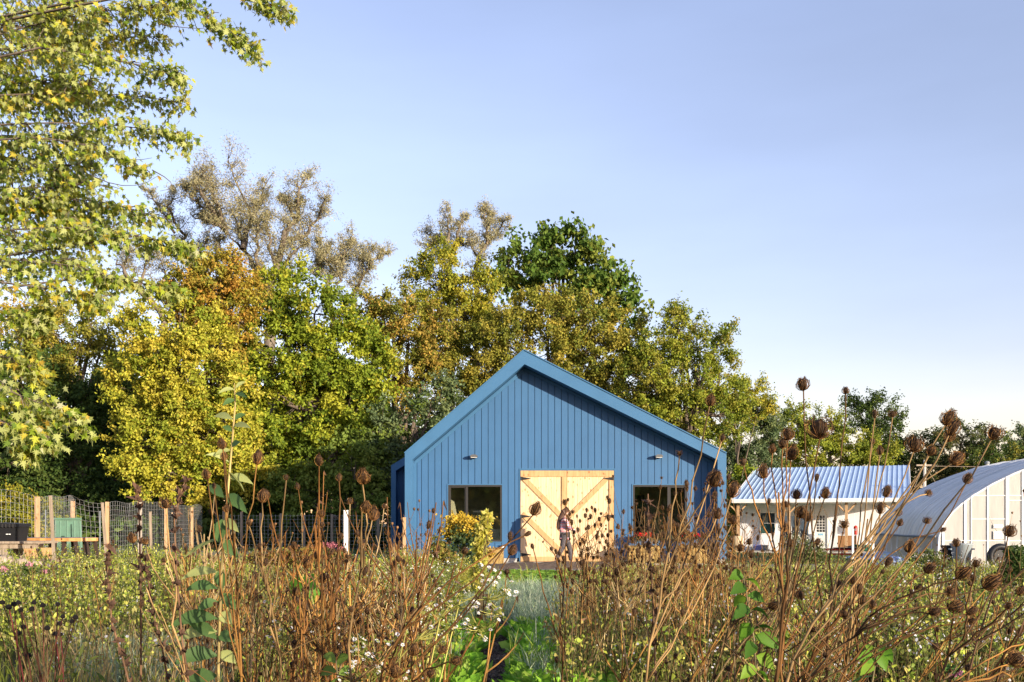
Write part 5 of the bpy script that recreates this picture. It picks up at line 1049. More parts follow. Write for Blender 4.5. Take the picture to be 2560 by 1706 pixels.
def place(protos, pos, smin=.75, smax=1.25, idx=None):
    pos = np.array(pos); n = len(pos); idx = rng.integers(0, len(protos), n) if idx is None else idx; out = []
    for k, (V, T, Cc) in enumerate(protos):
        q = pos[idx == k]; m = len(q)
        if not m: continue
        a = rng.uniform(0, 2 * np.pi, m); s = rng.uniform(smin, smax, m); ca, sa = np.cos(a) * s, np.sin(a) * s
        x = V[None, :, 0] * ca[:, None] - V[None, :, 1] * sa[:, None] + q[:, 0:1]; y = V[None, :, 0] * sa[:, None] + V[None, :, 1] * ca[:, None] + q[:, 1:2]; z = V[None, :, 2] * (s * rng.uniform(.85, 1.15, m))[:, None] + q[:, 2:3]
        W = np.stack([x, y, z], 2).reshape(-1, 3); TT = (T[None] + (np.arange(m) * len(V))[:, None, None]).reshape(-1, 3)
        CC = (Cc[None] * rng.uniform(.8, 1.2, (m, 1, 1))).reshape(-1, 3); out.append((W, TT, CC))
    return mergeg(out)
def stuff(name, label, protos, pos, m=None, **k):
    V, T, Cc = place(protos, pos, **k); link(name, mesh_np(name, V, T, Cc, m or M_leaf), None, kind='stuff', label=label)
def pick(n, Y0, Y1, test, power=1.0, z=0.0):
    """n random spots between two distances where test(px, Y) lets them stand"""
    out = []; tries = 0
    while len(out) < n and tries < n * 30:
        tries += 1; Y = (Y0 ** power + (Y1 ** power - Y0 ** power) * random.random()) ** (1 / power); px = random.uniform(-260, 2820); t_ = test(px, Y)
        if random.random() < t_:
            x = X(px, Y); out.append((x, Y, gz(x, Y) + z))
    return out
def inpath(px, Y): x = X(px, Y); return Y < 13 and abs(x - np.interp(Y, [6.5, 8, 9.5, 11, 12.5, 14], [-.13, -.15, -.15, -.12, -.08, -.02])) < (.22 if Y < 10.5 else .12)
def corr(px, Y):      # open corridor towards the barn doors
    return (1110 if Y < 15 else 1130) < px < (1400 if Y < 12 else 1440 + (Y - 12) * 9)
def left(px, Y): return px < 1110
def right(px, Y): return not corr(px, Y) and px > 1110
LIMEW = ((.56, .60, .08), (.46, .54, .07), (.62, .60, .12), (.60, .54, .16), (.32, .42, .06))
w_lime = [p_weed(random.uniform(.34, .56), 5, 28, .043, LIMEW, fl=random.choice((3, 6, 9)), fs=.008, flc=(.66, .64, .50)) for _ in range(8)]
w_mid = [p_weed(random.uniform(.28, .48), 5, 30, .044, ((.40, .48, .07), (.50, .50, .10), (.26, .36, .055), (.56, .47, .14)), fl=random.choice((0, 0, 4)), fs=.010) for _ in range(6)]
w_ast = [p_weed(random.uniform(.36, .56), 5, 26, .04, ((.12, .16, .03), (.18, .20, .04)), fl=12, fs=.015, flc=(.78, .76, .78)) for _ in range(5)]
w_shade = [p_weed(.36, 4, 22, .085, ((.05, .11, .02), (.07, .14, .03), (.04, .08, .02)), tm=LT_BROAD) for _ in range(4)]  # dark greens carry the shade of the right meadow in their colour
w_dry = [p_weed(random.uniform(.32, .55), 3, 16, .04, ((.28, .19, .08), (.20, .12, .05), (.15, .13, .05), (.34, .25, .10)), stemc=(.24, .15, .07)) for _ in range(5)]
g_green = [p_grass(11, .33, .009, ((.50, .54, .09), (.56, .55, .13), (.34, .42, .06)), .07) for _ in range(5)]
g_blue = [p_grass(15, .30, .0095, ((.34, .44, .27), (.40, .48, .33), (.24, .33, .19), (.48, .52, .36)), .06, .9) for _ in range(5)]
g_dry = [p_grass(14, .42, .006, ((.52, .38, .18), (.42, .30, .13), (.30, .25, .09)), .07, .6) for _ in range(5)]
r_low = [p_rosette(9, .13, ((.2, .34, .045), (.14, .26, .03), (.27, .37, .06)), LT_BROAD, .8) for _ in range(4)]
r_grn = [p_rosette(14, .17, ((.24, .50, .04), (.30, .54, .05), (.17, .38, .035), (.40, .56, .08)), rise=1.7) for _ in range(5)]
LB = lambda px, Y: (1.0 if px < 420 else .75 if px < 800 else .6)
hid = lambda px, Y: not (Y > 24.3)
stuff('weeds', 'lime green weeds with tiny white flowers filling the left of the meadow', w_lime, pick(3300, 6.5, 24, lambda px, Y: LB(px, Y) * (left(px, Y)) * (0.15 if (px < 600 and Y < 9) else 1), 1.6))
stuff('weeds', 'mixed green weeds filling the right of the meadow', w_mid + w_lime[:3], pick(2100, 6.5, 17.5, lambda px, Y: right(px, Y) * (1 if px > 1850 else .42), 1.5))
stuff('weeds', 'low mixed weeds in front of the white house and the greenhouse', w_mid + w_lime[:3], pick(1000, 17.5, 24.8, lambda px, Y: right(px, Y) * (1 if px > 1850 else .3), 1.5), smin=.42, smax=.68)
stuff('white_flowers', 'small white daisy-like flowers scattered through the meadow', w_ast, pick(230, 6, 22, lambda px, Y: .9 * right(px, Y) * (px > 1500) * (Y < 11 or px > 2250) + .3 * (820 < px < 1110) + .05 * left(px, Y)))
stuff('shade_leaf_patch', 'broad leaves coloured dark for the shadow across the right middle of the meadow', w_shade, pick(420, 11, 18, lambda px, Y: px > 2080, 1.3))  # shadow band put into the leaf colour
stuff('dry_weeds', 'dried tan weeds between the green ones', w_dry, pick(650, 6.5, 21, lambda px, Y: .8 * right(px, Y) * (1400 < px < 2600) + (.5 if 430 < px < 1110 else .12) * left(px, Y)))
stuff('green_grass', 'green grass tufts across the meadow', g_green, pick(2600, 6.5, 25, lambda px, Y: (not inpath(px, Y)) * (.25 if corr(px, Y) else 1) * (1 if px < 430 or px > 1500 else .6), 1.5))
stuff('blue_grass', 'blue green frosted grass beside the path and at lower left', g_blue, pick(1700, 7, 17.5, lambda px, Y: (not inpath(px, Y)) * ((corr(px, Y) and (11.0 < Y < 17.5)) * 1.0 + .45 * (corr(px, Y) and Y <= 11 and px > 1330) + 1.0 * (180 < px < 520 and Y < 9.5) + .5 * (1010 < px < 1130 and 8 < Y < 16)), 1.2))
stuff('dry_grass', 'straw coloured grass tufts', g_dry, pick(1500, 6.5, 20, lambda px, Y: (not inpath(px, Y)) * (.9 * (60 < px < 430 and Y < 10.5) + .5 * (430 < px < 1100) + .8 * (px > 1400) * (Y < 14)), 1.3))
stuff('low_greens', 'low bright ground cover before the barn', r_low + w_lime[:0], pick(1900, 15.5, 24.4, lambda px, Y: (1080 < px < 1620) * (not inpath(px, Y)), 1.2))
stuff('leafy_greens', 'bright green lobed salad leaves at the end of the path', r_grn, pick(640, 6.8, 11.2, lambda px, Y: (not inpath(px, Y)) * ((1130 < px < 1400) * 1.0 + .35 * (1400 < px < 1560)), 1.1))
stuff('leafy_greens', 'pale green leaves left of the mulch path', r_grn, pick(60, 7, 9.6, lambda px, Y: 1010 < px < 1160, 1.1))
# dirt crumbs on path and before the pad
crumb = [(np.array([(0, 0, .4), (-.5, -.3, 0), (.5, -.3, 0), (0, .5, 0)]) * .03, np.array([(0, 1, 2), (0, 2, 3), (0, 3, 1)]), np.array([c] * 4)) for c in ((.07, .04, .025), (.14, .09, .06), (.03, .02, .015), (.20, .14, .10))]
pp = []
for _ in range(5200):
    Y = random.uniform(6.8, 13); x = np.interp(Y, [6.5, 8, 9.5, 11, 12.5, 14], [-.13, -.15, -.15, -.12, -.08, -.02]) + random.uniform(-.27, .27); pp.append((x, Y, .012))
stuff('mulch_chips', 'bark chips of the mulch path', crumb, pp, M_dry, smin=.4, smax=1.3)
pp = [(random.uniform(-14, 9), random.uniform(24.6, 28.9), .01) for _ in range(7000)]
stuff('gravel_stones', 'loose stones of the gravel drive', [(V * 1.2, T, np.array([c] * 4)) for (V, T, _), c in zip(crumb, ((.34, .30, .26), (.22, .19, .16), (.42, .38, .33), (.12, .09, .07)))], pp, M_dry, smin=.4, smax=1.4)
g = Geo(); n = 22     # low dirt ridge before the pad
vs = [(-.9 + 5.2 * i / n, 26.3 + 2.5 * j / 8, .01 + .16 * math.sin(math.pi * j / 8) * (math.sin(math.pi * i / n) ** .5) * random.uniform(.7, 1.1)) for j in range(9) for i in range(n + 1)]
g.add(vs, [(j * (n + 1) + i, j * (n + 1) + i + 1, (j + 1) * (n + 1) + i + 1, (j + 1) * (n + 1) + i) for j in range(8) for i in range(n)]); obj('dirt_bank', g, mat('bare_dirt', (.20, .14, .10), .95, col2=(.10, .068, .045), nscale=9, bump=.9, bscale=40), None, True, kind='structure', label='low bank of bare dirt before the concrete pad')
# lawn blades by the side buildings
stuff('lawn_blades', 'short grass of the lawn before the white house', [p_grass(8, .12, .012, ((.15, .18, .03), (.2, .2, .05)), .12) for _ in range(3)], [(random.uniform(7, 22), random.uniform(30, 50), 0) for _ in range(0)] + pick(900, 28, 50, lambda px, Y: px > 1830 or px < 1000, 1.2))
# thin dry stalks too fine to count
BR = ((.24, .12, .035), (.34, .19, .06), (.15, .08, .03), (.46, .32, .13), (.55, .41, .19))
stuff('thin_stalks', 'crowd of thin dry brown stems in the middle of the meadow', [p_stalk(random.uniform(.8, 1.2), BR, 2, .010, 3) for _ in range(8)],
      pick(300, 6.8, 13, lambda px, Y: .95 * (1400 < px < 1950 and Y < 11.5) * min(1, (px - 1390) / 90) + .04 * (1950 <= px < 2700) + (.5 if 430 < px < 1080 and Y < 10 else 0) + .05 * (px < 430), 1.2), M_dry, smin=.7, smax=1.1)

# ---- dried wild carrot plants: each a thing with stem and seed heads
def nest(nrib=30, open_=0.0, inner=16, brist=5, hl=1.0):
    """closed bird's-nest umbel, unit diameter, stem joint at the origin, axis +z"""
    g = Geo()
    for k in range(nrib + inner):
        inn = k >= nrib; a = 2 * math.pi * (k + random.uniform(-.3, .3)) / (inner if inn else nrib); R0 = (.30 if inn else .48) * random.uniform(.88, 1.12); top = (.80 + random.uniform(-.12, .14)) * hl
        cl = (.12 + open_ + random.uniform(-.1, .1)); 
        prof = [(0, 0), (R0 * .55, .12 * top), (R0 * .95, .38 * top), (R0 * (.92 + open_ * .3), .66 * top), (max(.05, R0 * (.55 + open_) - .0), .88 * top), (cl, top)]
        tw = random.uniform(-.25, .25); pts = [(r * math.cos(a + tw * i / 5), r * math.sin(a + tw * i / 5), z) for i, (r, z) in enumerate(prof)]
        gold = random.random(); c = (.30, .15, .045) if gold < .35 else (.15, .07, .025) if gold < .75 else (.07, .035, .018)
        g.tube(pts, [.016, .015, .014, .013, .012, .008], 3, c, cap=False)
        e = np.array(pts[-1])
        for b in range(brist):
            d = rng.normal(0, .075, 3) + np.array((math.cos(a) * .02, math.sin(a) * .02, .03)); n_ = rng.normal(0, .012, 3); p0 = np.array(pts[random.choice((3, 4, 5))]) if b > 1 else e
            g.add([p0 - n_, p0 + n_, p0 + d], [(0, 1, 2)], (.07, .036, .018) if random.random() < .75 else (.22, .12, .05))
    g.lathe([(.03, .02), (.20, .16 * hl), (.31, .40 * hl), (.30, .62 * hl), (.16, .80 * hl), (.04, .84 * hl)], 8, (0, 0, 0), (.05, .028, .014))
    for k in range(9):    # bracts under the head
        a = 6.28 * k / 9 + random.random() * .5; g.add([(.01, 0, .0), (-.01, 0, .0), (.2 * math.cos(a), .2 * math.sin(a), random.uniform(-.12, .03))], [(0, 1, 2)], (.25, .15, .07))
    return g
NESTS = [mesh_geo('seed_head', nest(*a), M_dry, col=True) for a in ((34, 0, 18, 5, 1.15), (28, .08, 14, 6, 1.0), (38, -.02, 20, 4, 1.25), (24, .25, 10, 7, .85), (32, .03, 18, 6, .95), (30, -.04, 16, 5, 1.35))]
SMALL = [mesh_geo('seed_head', nest(9, o, 5, 3, h), M_dry, col=True) for o, h in ((0, 1.2), (.1, 1.0), (.25, .8), (-.02, 1.4))]
def orient(o, p, axis, size, roll):
    q = Vector(axis).normalized().to_track_quat('Z', 'Y').to_matrix().to_4x4(); o.matrix_local = Matrix.Translation(Vector(p)) @ q @ Matrix.Rotation(roll, 4, 'Z') @ Matrix.Scale(size, 4)
def stemcol(): 
    c = np.array(random.choice(((.30, .15, .04), (.20, .095, .028), (.38, .24, .10), (.14, .075, .03), (.28, .18, .08)))); return tuple(c * random.uniform(.5, 1.05))
HEADN = 0
def hero(Y, pxb, hubp, heads, label, r0=.0042, cat='dried plant', extra=3, group='dried wild carrot plants close to the viewpoint'):
    """hubp: pixel of the branching zone; heads: (px, py, size px)"""
    base = P(pxb, 1706, Y); hub = P(*hubp, Y); slope = (hub - base) / max(.05, hub[2] - base[2]); root = base - slope * base[2] * .55; root[2] = gz(root[0], root[1]); root[1] += random.uniform(-.05, .05)
    t = thing('dried_wild_carrot', label, cat, tuple(root), group); g = Geo(); col = stemcol(); k_ = Y / 2.6
    path = list(bez(root, base + (base - root) * .12, hub, 12)); path = [p + rng.normal(0, .007, 3) for p in path]; g.tube(path, np.linspace(r0 * 1.15 * k_ ** .5, r0 * .6, 12), 6, col)
    for h in heads:
        px, py, sz = h; Yh = Y + random.uniform(-.10, .10) * Y * .6; p = P(px, py, Yh); rad = sz * Yh / F; down = (h[1] > 1330 and random.random() < .25)
        i = random.choice((6, 7, 8, 9, 10)); 
        while i > 3 and path[i][2] > p[2] - .05: i -= 1
        s_ = path[i]; dirv = Vector(p - s_); up = Vector((0, 0, 1)); ctl = np.array(s_) + np.array(dirv) * .45 + np.array((dirv.x * .12, 0, -.10 * abs(dirv.x) - .0)) + rng.normal(0, .012, 3)
        if abs(dirv.x) > abs(dirv.z) * 1.2: ctl = np.array(s_) + np.array((dirv.x * .5, dirv.y * .5, dirv.z * .5 + .28 * abs(dirv.x) * random.uniform(.3, .9)))
        ax = Vector(p - ctl).normalized(); ax = (ax + up * .35 + Vector(rng.normal(0, .12, 3))).normalized()
        b0 = p - np.array(ax) * rad * .55; br = bez(s_, ctl, b0, 9); br = [q + (rng.normal(0, .0025, 3) if 0 < j < 8 else 0) for j, q in enumerate(br)]
        g.tube(br, np.linspace(r0 * .62, .0013 + .0006 * k_, 9), 5, tuple(np.array(col) * random.uniform(.8, 1.2)))
        m = random.choice(NESTS) if rad > .022 or sz > 20 else random.choice(SMALL); o = link('seed_head', m, t); orient(o, b0 - root, ax, rad * random.uniform(1.0, 1.12), random.random() * 6)
    for _ in range(extra):   # bare side twigs
        i = random.choice((4, 5, 6, 7, 8)); s_ = path[i]; e = s_ + np.array((random.uniform(-.25, .25), random.uniform(-.1, .1), random.uniform(.05, .3))) * k_ ** .5; g.tube(bez(s_, (s_ + e) / 2 + rng.normal(0, .02, 3), e, 6), np.linspace(.0022, .001, 6), 4, tuple(np.array(col) * .9), cap=False)
        if random.random() < .5: o = link('seed_head', random.choice(SMALL), t); orient(o, e - root, (random.uniform(-.4, .4), 0, 1), random.uniform(.014, .024), 1)
    obj('stem', g, M_dry, t, True, col=True); return t
hero(2.2, 1927, (1990, 1330), [(2047, 1065, 62)], 'dried wild carrot with the largest brown seed head, above the house roof', extra=2)
hero(2.9, 2062, (2085, 1260), [(2006, 958, 36), (2114, 975, 20)], 'tall thin dried wild carrot bearing the two topmost seed heads', extra=1)
hero(2.8, 1964, (1946, 1240), [(1969, 1084, 32), (1957, 1107, 29), (1979, 1133, 34), (1931, 1122, 21), (1908, 1180, 32), (1857, 1154, 20)], 'dried wild carrot with a tight knot of seed heads beside the blue green tree')
hero(2.6, 1600, (1690, 1330), [(1787, 1198, 39), (1833, 1226, 35), (1833, 1296, 29), (1794, 1284, 26), (1806, 1096, 18), (1776, 1002, 26), (1698, 1130, 18)], 'dried wild carrot leaning right across the right corner of the barn')
hero(2.5, 1935, (2140, 1400), [(2287, 1107, 46), (2371, 1046, 37), (2382, 1072, 34), (2373, 1091, 28), (2489, 1077, 44), (2392, 1147, 37), (2329, 1125, 28)], 'dried wild carrot fanning to the upper right over the greenhouse', r0=.0048)
hero(3.0, 2100, (2170, 1290), [(2187, 1037, 17), (2231, 1032, 22), (2182, 1102, 16), (2199, 1128, 18), (2217, 1230, 27), (2201, 1272, 25), (2322, 1232, 20)], 'upright dried wild carrot in front of the right half of the house roof')
hero(2.5, 1985, (2200, 1540), [(2478, 1457, 43), (2409, 1433, 38), (2325, 1420, 32), (2386, 1516, 36), (2340, 1529, 31), (2379, 1479, 27), (2429, 1529, 24)], 'low dried wild carrot sweeping right under the greenhouse', extra=4)
hero(2.9, 1905, (1960, 1400), [(2042, 1196, 18), (2064, 1233, 27), (1992, 1233, 29), (1964, 1258, 21), (2004, 1277, 36), (2020, 1291, 25), (1959, 1319, 25)], 'dried wild carrot with clustered seed heads before the porch')
hero(3.1, 1990, (2120, 1440), [(2110, 1307, 26), (2246, 1282, 18), (2250, 1307, 17), (2318, 1300, 19), (2275, 1367, 32), (2419, 1198, 24), (2357, 1325, 16)], 'dried wild carrot arching before the foot of the greenhouse side')
hero(3.2, 1760, (1880, 1480), [(1873, 1353, 17), (1850, 1367, 24), (1975, 1356, 22), (1934, 1515, 29), (2001, 1484, 28), (1838, 1420, 16)], 'dried wild carrot with low heads beside the tan barrel')
hero(2.7, 2080, (2180, 1600), [(2099, 1465, 24), (2149, 1475, 21), (2157, 1502, 23), (2181, 1512, 25), (2110, 1536, 22), (2132, 1447, 25), (2431, 1552, 20)], 'dried wild carrot with upright heads low in the right meadow', extra=4)
hero(2.6, 2330, (2430, 1560), [(2525, 1325, 34), (2523, 1512, 22), (2552, 1478, 24), (2441, 1405, 27), (2390, 1356, 22)], 'dried wild carrot at the right edge with a round head before the greenhouse panels')
hero(2.5, 2380, (2520, 1690), [(2543, 1646, 42), (2600, 1590, 34)], 'dried wild carrot with a dark round head in the lower right corner')
hero(2.6, 925, (1110, 1420), [(1338, 1274, 30), (1319, 1335, 17), (1275, 1341, 18), (1280, 1377, 23), (1084, 1276, 15)], 'dried wild carrot whose stems arch right across the left barn window to the doors', r0=.0045)
hero(3.4, 1405, (1404, 1430), [(1412, 1255, 16), (1331, 1366, 14), (1435, 1330, 12), (1378, 1372, 12)], 'slender dried wild carrot rising behind the person before the doors', extra=2)
hero(2.6, 868, (905, 1330), [(907, 1192, 37), (915, 1269, 28), (932, 1286, 32), (894, 1334, 15)], 'dried wild carrot with big heads before the dark shrubs left of the barn')
hero(2.9, 790, (860, 1400), [(848, 1195, 17), (852, 1340, 17), (803, 1282, 21), (805, 1311, 16), (830, 1381, 15)], 'dried wild carrot with small heads left of the white plastic post')
hero(2.8, 710, (655, 1400), [(657, 1242, 29), (622, 1309, 15), (716, 1193, 15), (700, 1340, 12)], 'dried wild carrot right of the tall leafy green plant')
hero(2.9, 600, (590, 1330), [(555, 1111, 24), (516, 1187, 23), (560, 1141, 21), (644, 1145, 31), (566, 1271, 19), (535, 1215, 15)], 'dried wild carrot entangled with the tall leafy green plant')
hero(3.0, 470, (428, 1400), [(413, 1255, 31), (362, 1351, 20), (330, 1346, 24)], 'dried wild carrot with a ball head before the bright fence post', extra=2)
hero(2.9, 770, (765, 1540), [(734, 1366, 20), (766, 1406, 29), (806, 1447, 25), (739, 1480, 20), (788, 1554, 24)], 'dried wild carrot with nodding heads low in the left middle', extra=4)
hero(2.5, 990, (1030, 1690), [(1034, 1625, 30), (986, 1677, 36), (1142, 1650, 28), (1078, 1682, 26), (1107, 1620, 30), (1030, 1526, 20)], 'dried wild carrot with drooping heads at the bottom left of the path', extra=3)
# middle distance plants, built once and copied
def carrot_proto(h, nh):
    t = thing('dried_wild_carrot', '', 'dried plant', (0, 0, 0), 'dried wild carrot plants in the middle distance'); g = Geo(); col = stemcol(); l = random.uniform(-.18, .18); main = bez((0, 0, 0), (l * .2, 0, h * .5), (l, random.uniform(-.1, .1), h * .82), 8); g.tube(main, np.linspace(.005, .003, 8), 4, col)
    for k in range(nh):
        i = random.choice((3, 4, 5, 6, 7)) if k else 7; a = random.random() * 6.28; r = random.uniform(.04, .2) * h; e = main[i] + np.array((math.cos(a) * r, math.sin(a) * r, h * random.uniform(.08, .30))); ctl = (main[i] + e) / 2 + np.array((math.cos(a) * r * .35, math.sin(a) * r * .35, -.02)); b = bez(main[i], ctl, e, 6)
        g.tube(b, np.linspace(.003, .0015, 6), 4, tuple(np.array(col) * random.uniform(.8, 1.2)), cap=False); o = link('seed_head', random.choice(SMALL), t); orient(o, e, tuple(e - ctl + np.array((0, 0, .05))), random.uniform(.028, .052), random.random() * 6)
    obj('stem', g, M_dry, t, col=True); NH[t.name] = nh; return t
NH = {}; NW = {5: 'five', 6: 'six', 7: 'seven', 8: 'eight', 9: 'nine', 10: 'ten'}
protos = [carrot_proto(random.uniform(1.15, 1.5), random.randint(5, 9)) for _ in range(9)]
spots = [(p, 'slim dried wild carrot in the brown stand before the right barn window', 1.0) for p in pick(60, 7.2, 10.2, lambda px, Y: (1430 < px < 1860) * min(1, (px - 1400) / 130))]
spots += [(p, 'slim dried wild carrot among the weeds before the house and greenhouse', .62) for p in pick(38, 7.0, 13, lambda px, Y: 1860 <= px < 2560)]
spots += [(p, 'slim dried wild carrot in the brown thicket left of the path', .74) for p in pick(30, 6.2, 10, lambda px, Y: 420 < px < 1060)]
spots += [(p, 'slim dried wild carrot standing in the lime green weeds', .66) for p in pick(10, 7, 14, lambda px, Y: 60 < px < 420)]
used = set()
for n_, (p, lab, sc_) in enumerate(spots):
    k = n_ % len(protos); o = protos[k] if k not in used else copy_tree(protos[k]); used.add(k)
    px_ = 1280 + F * p[0] / p[1]; side_ = 'front' if p[1] < 8.8 else 'back'; lo_, hi_ = (1430, 1860) if 'stand' in lab and 'brown' in lab else (1860, 2560) if 'house' in lab else (420, 1060) if 'thicket' in lab else (60, 420); ps_ = ('left', 'middle', 'right')[min(2, int(3 * (px_ - lo_) / (hi_ - lo_ + 1)))]; o['label'] = lab.replace('slim dried wild carrot', f'{NW.get(NH[protos[k].name], "few")}-headed dried wild carrot, {side_} {ps_}'); o['group'] = lab.replace('slim dried wild carrot', 'slim dried wild carrots'); o.location = p; o.rotation_euler = (0, 0, random.random() * 6.28); s_ = sc_ * random.uniform(.82, 1.12); o.scale = (s_, s_, s_)

def dead_proto(lean=0.0, nb=6):
    t = thing('dead_stalk', '', 'dried plant', (0, 0, 0), 'branching dead stalks'); g = Geo(); heads = []
    for q in range(3):
        col = np.array(random.choice(((.25, .11, .03), (.16, .075, .025), (.36, .19, .05), (.11, .06, .03), (.36, .25, .12)))) * random.uniform(.8, 1.1)
        b0 = np.array((random.gauss(0, .03), random.gauss(0, .03), 0)); l = lean + random.uniform(-.16, .16); h = random.uniform(.78, 1.08)
        main = bez(b0, b0 + np.array((l * .15, random.uniform(-.05, .05), h * .55)), b0 + np.array((l, random.uniform(-.1, .1), h)), 9); main = [p + rng.normal(0, .006, 3) for p in main]; g.tube(main, np.linspace(.0048, .0022, 9), 5, tuple(col)); 
        for k in range(nb):
            i = random.choice((4, 5, 6, 7)); a = random.random() * 6.28; r_ = random.uniform(.05, .16); e = main[i] + np.array((math.cos(a) * r_ + lean * .15, math.sin(a) * r_, random.uniform(.06, .28))); bb = bez(main[i], (main[i] + e) / 2 + np.array((math.cos(a) * .03, math.sin(a) * .03, -.01)), e, 5)
            g.tube(bb, np.linspace(.0026, .0014, 5), 4, tuple(col * random.uniform(.8, 1.2)), cap=False)
            if random.random() < .30: heads.append((e, (e - main[i]) / np.linalg.norm(e - main[i])))
            for _ in range(3): c = bb[random.choice((2, 3, 4))]; n_ = rng.normal(0, .0025, 3); g.add([c - n_, c + n_, c + rng.normal(0, .012, 3) + (0, 0, -.010)], [(0, 1, 2)], (.10, .055, .03))
    obj('stem', g, M_dry, t, col=True)
    for e, ax in heads[:6]: o = link('seed_head', random.choice(SMALL), t); orient(o, e, tuple(ax), random.uniform(.018, .030), random.random() * 6)
    return t
dp = [dead_proto(0, 6) for _ in range(5)] + [dead_proto(.45, 5) for _ in range(4)]; du = set()
def dead(px, Y, topy, k, label, group):
    o = dp[k] if k not in du else copy_tree(dp[k]); du.add(k); x = X(px, Y); hgt = Z(topy, Y) - gz(x, Y); o['label'] = label; o['group'] = group; o.location = (x, Y, gz(x, Y)); o.scale = (hgt,) * 3; o.rotation_euler = (0, 0, random.random() * 6.28 if k < 5 else random.uniform(-.5, .5))
for n_ in range(28):
    Y = random.uniform(3.0, 5.6); px = random.gauss(800, 175) if n_ % 6 else random.uniform(430, 1100); px = min(1090, max(420, px)); dead(px, Y, random.uniform(1330, 1500), n_ % 5, 'reddish brown branching dead stalk in the thicket left of the path', 'branching dead stalks in the thicket left of the path')
for n_ in range(14):
    Y = random.uniform(2.8, 5.2); px = random.uniform(1560, 2450); dead(px, Y, random.uniform(1370, 1540), 5 + n_ % 4 if n_ % 3 else n_ % 5, 'thin dead stalk leaning right among the near plants right of the path', 'leaning dead stalks right of the path')

# ---- leafy stalks, built leaf by leaf
def bigleaf(base, tip, wid, droop, col, roll=0):
    base, tip = np.array(base), np.array(tip); d = tip - base; L_ = np.linalg.norm(d); NS = 15; c = bez(base, (base + tip) / 2 + np.array((0, 0, droop)), tip, NS); g = Geo(); side = np.cross(d, (0, -1, .25)); side = side / (np.linalg.norm(side) + 1e-9); side = np.cross(side, d) if abs(roll) > .5 else side; side = side / (np.linalg.norm(side) + 1e-9)
    w_ = np.interp(np.linspace(0, 7, NS), range(8), [.02, .5, .88, 1, .93, .72, .38, .0]) * np.where(np.arange(NS) % 2, .96, 1.03); vs = []
    for i in range(NS):
        nrm = np.cross(side, d) / L_; wv = 0
        vs += [c[i] - side * wid / 2 * w_[i] + nrm * (wid * .16 * w_[i] + wv), c[i], c[i] + side * wid / 2 * w_[i] + nrm * (wid * .16 * w_[i] - wv)]
    g.add(vs, [q for i in range(NS - 1) for q in ((3 * i, 3 * i + 1, 3 * i + 4, 3 * i + 3), (3 * i + 1, 3 * i + 2, 3 * i + 5, 3 * i + 4))], col); return g
YL = 3.1; t = thing('leafy_stalk', 'tall single green stalk with big drooping toothed leaves in the left foreground', 'plant', (X(545, YL), YL, 0))
sp = [(540, 2300), (545, 1706), (549, 1560), (555, 1400), (568, 1250), (580, 1110), (588, 1010), (586, 958)]
g = Geo(); pts = [P(a, b, YL) for a, b in sp]; pts[0][2] = 0; g.tube(pts, [.006, .0055, .005, .0045, .004, .0035, .0028, .0015], 6, (.34, .26, .10)); obj('stem', g, M_dry, t, True, col=True)
LIT_GREEN, SHADE_GREEN = (.42, .46, .16), (.11, .20, .06)  # sunlit and shaded leaves told apart by colour, light put into the greens
for a, b, c, d, w_, cl in ((588, 975, 545, 985, 14, 1), (588, 972, 615, 955, 12, 1), (588, 985, 618, 996, 14, 0), (587, 1000, 556, 1016, 18, 0), (584, 1050, 533, 1043, 20, 1), (584, 1052, 616, 1036, 18, 0), (583, 1066, 628, 1072, 18, 1), (582, 1080, 555, 1068, 16, 0), (577, 1126, 536, 1140, 18, 1), (578, 1118, 602, 1106, 18, 0), (573, 1156, 513, 1138, 15, 1),
                            (570, 1180, 612, 1232, 30, 1), (570, 1195, 634, 1212, 24, 1), (563, 1238, 619, 1285, 34, 0), (560, 1245, 520, 1215, 30, 0), (557, 1302, 598, 1332, 28, 1), (556, 1298, 545, 1358, 42, 0), (552, 1345, 455, 1400, 30, 1), (555, 1350, 596, 1398, 32, 0), (550, 1425, 556, 1472, 38, 0), (548, 1432, 450, 1452, 26, 1), (548, 1485, 590, 1525, 36, 0), (545, 1472, 462, 1478, 30, 0),
                            (546, 1548, 420, 1572, 40, 0), (546, 1535, 584, 1562, 34, 1), (546, 1580, 440, 1606, 36, 1), (545, 1588, 587, 1606, 34, 0), (545, 1600, 470, 1560, 36, 0), (546, 1640, 430, 1665, 44, 0), (546, 1630, 590, 1660, 34, 1), (546, 1690, 440, 1730, 50, 0), (400, 1600, 380, 1640, 30, 0), (546, 1505, 490, 1530, 30, 0)):
    if a < 500: continue
    col = tuple(np.array(LIT_GREEN if cl else SHADE_GREEN) * random.uniform(.85, 1.15)); dy = random.uniform(-.06, .06)
    b_ = P(a, b, YL); e_ = P(c, d, YL + dy); obj('leaf', bigleaf(b_, e_, w_ * YL / F * .88, abs(c - a) * YL / F * .28, col, roll=(1 if cl and abs(d - b) > 35 else 0)), M_leaf, t, True, col=True)
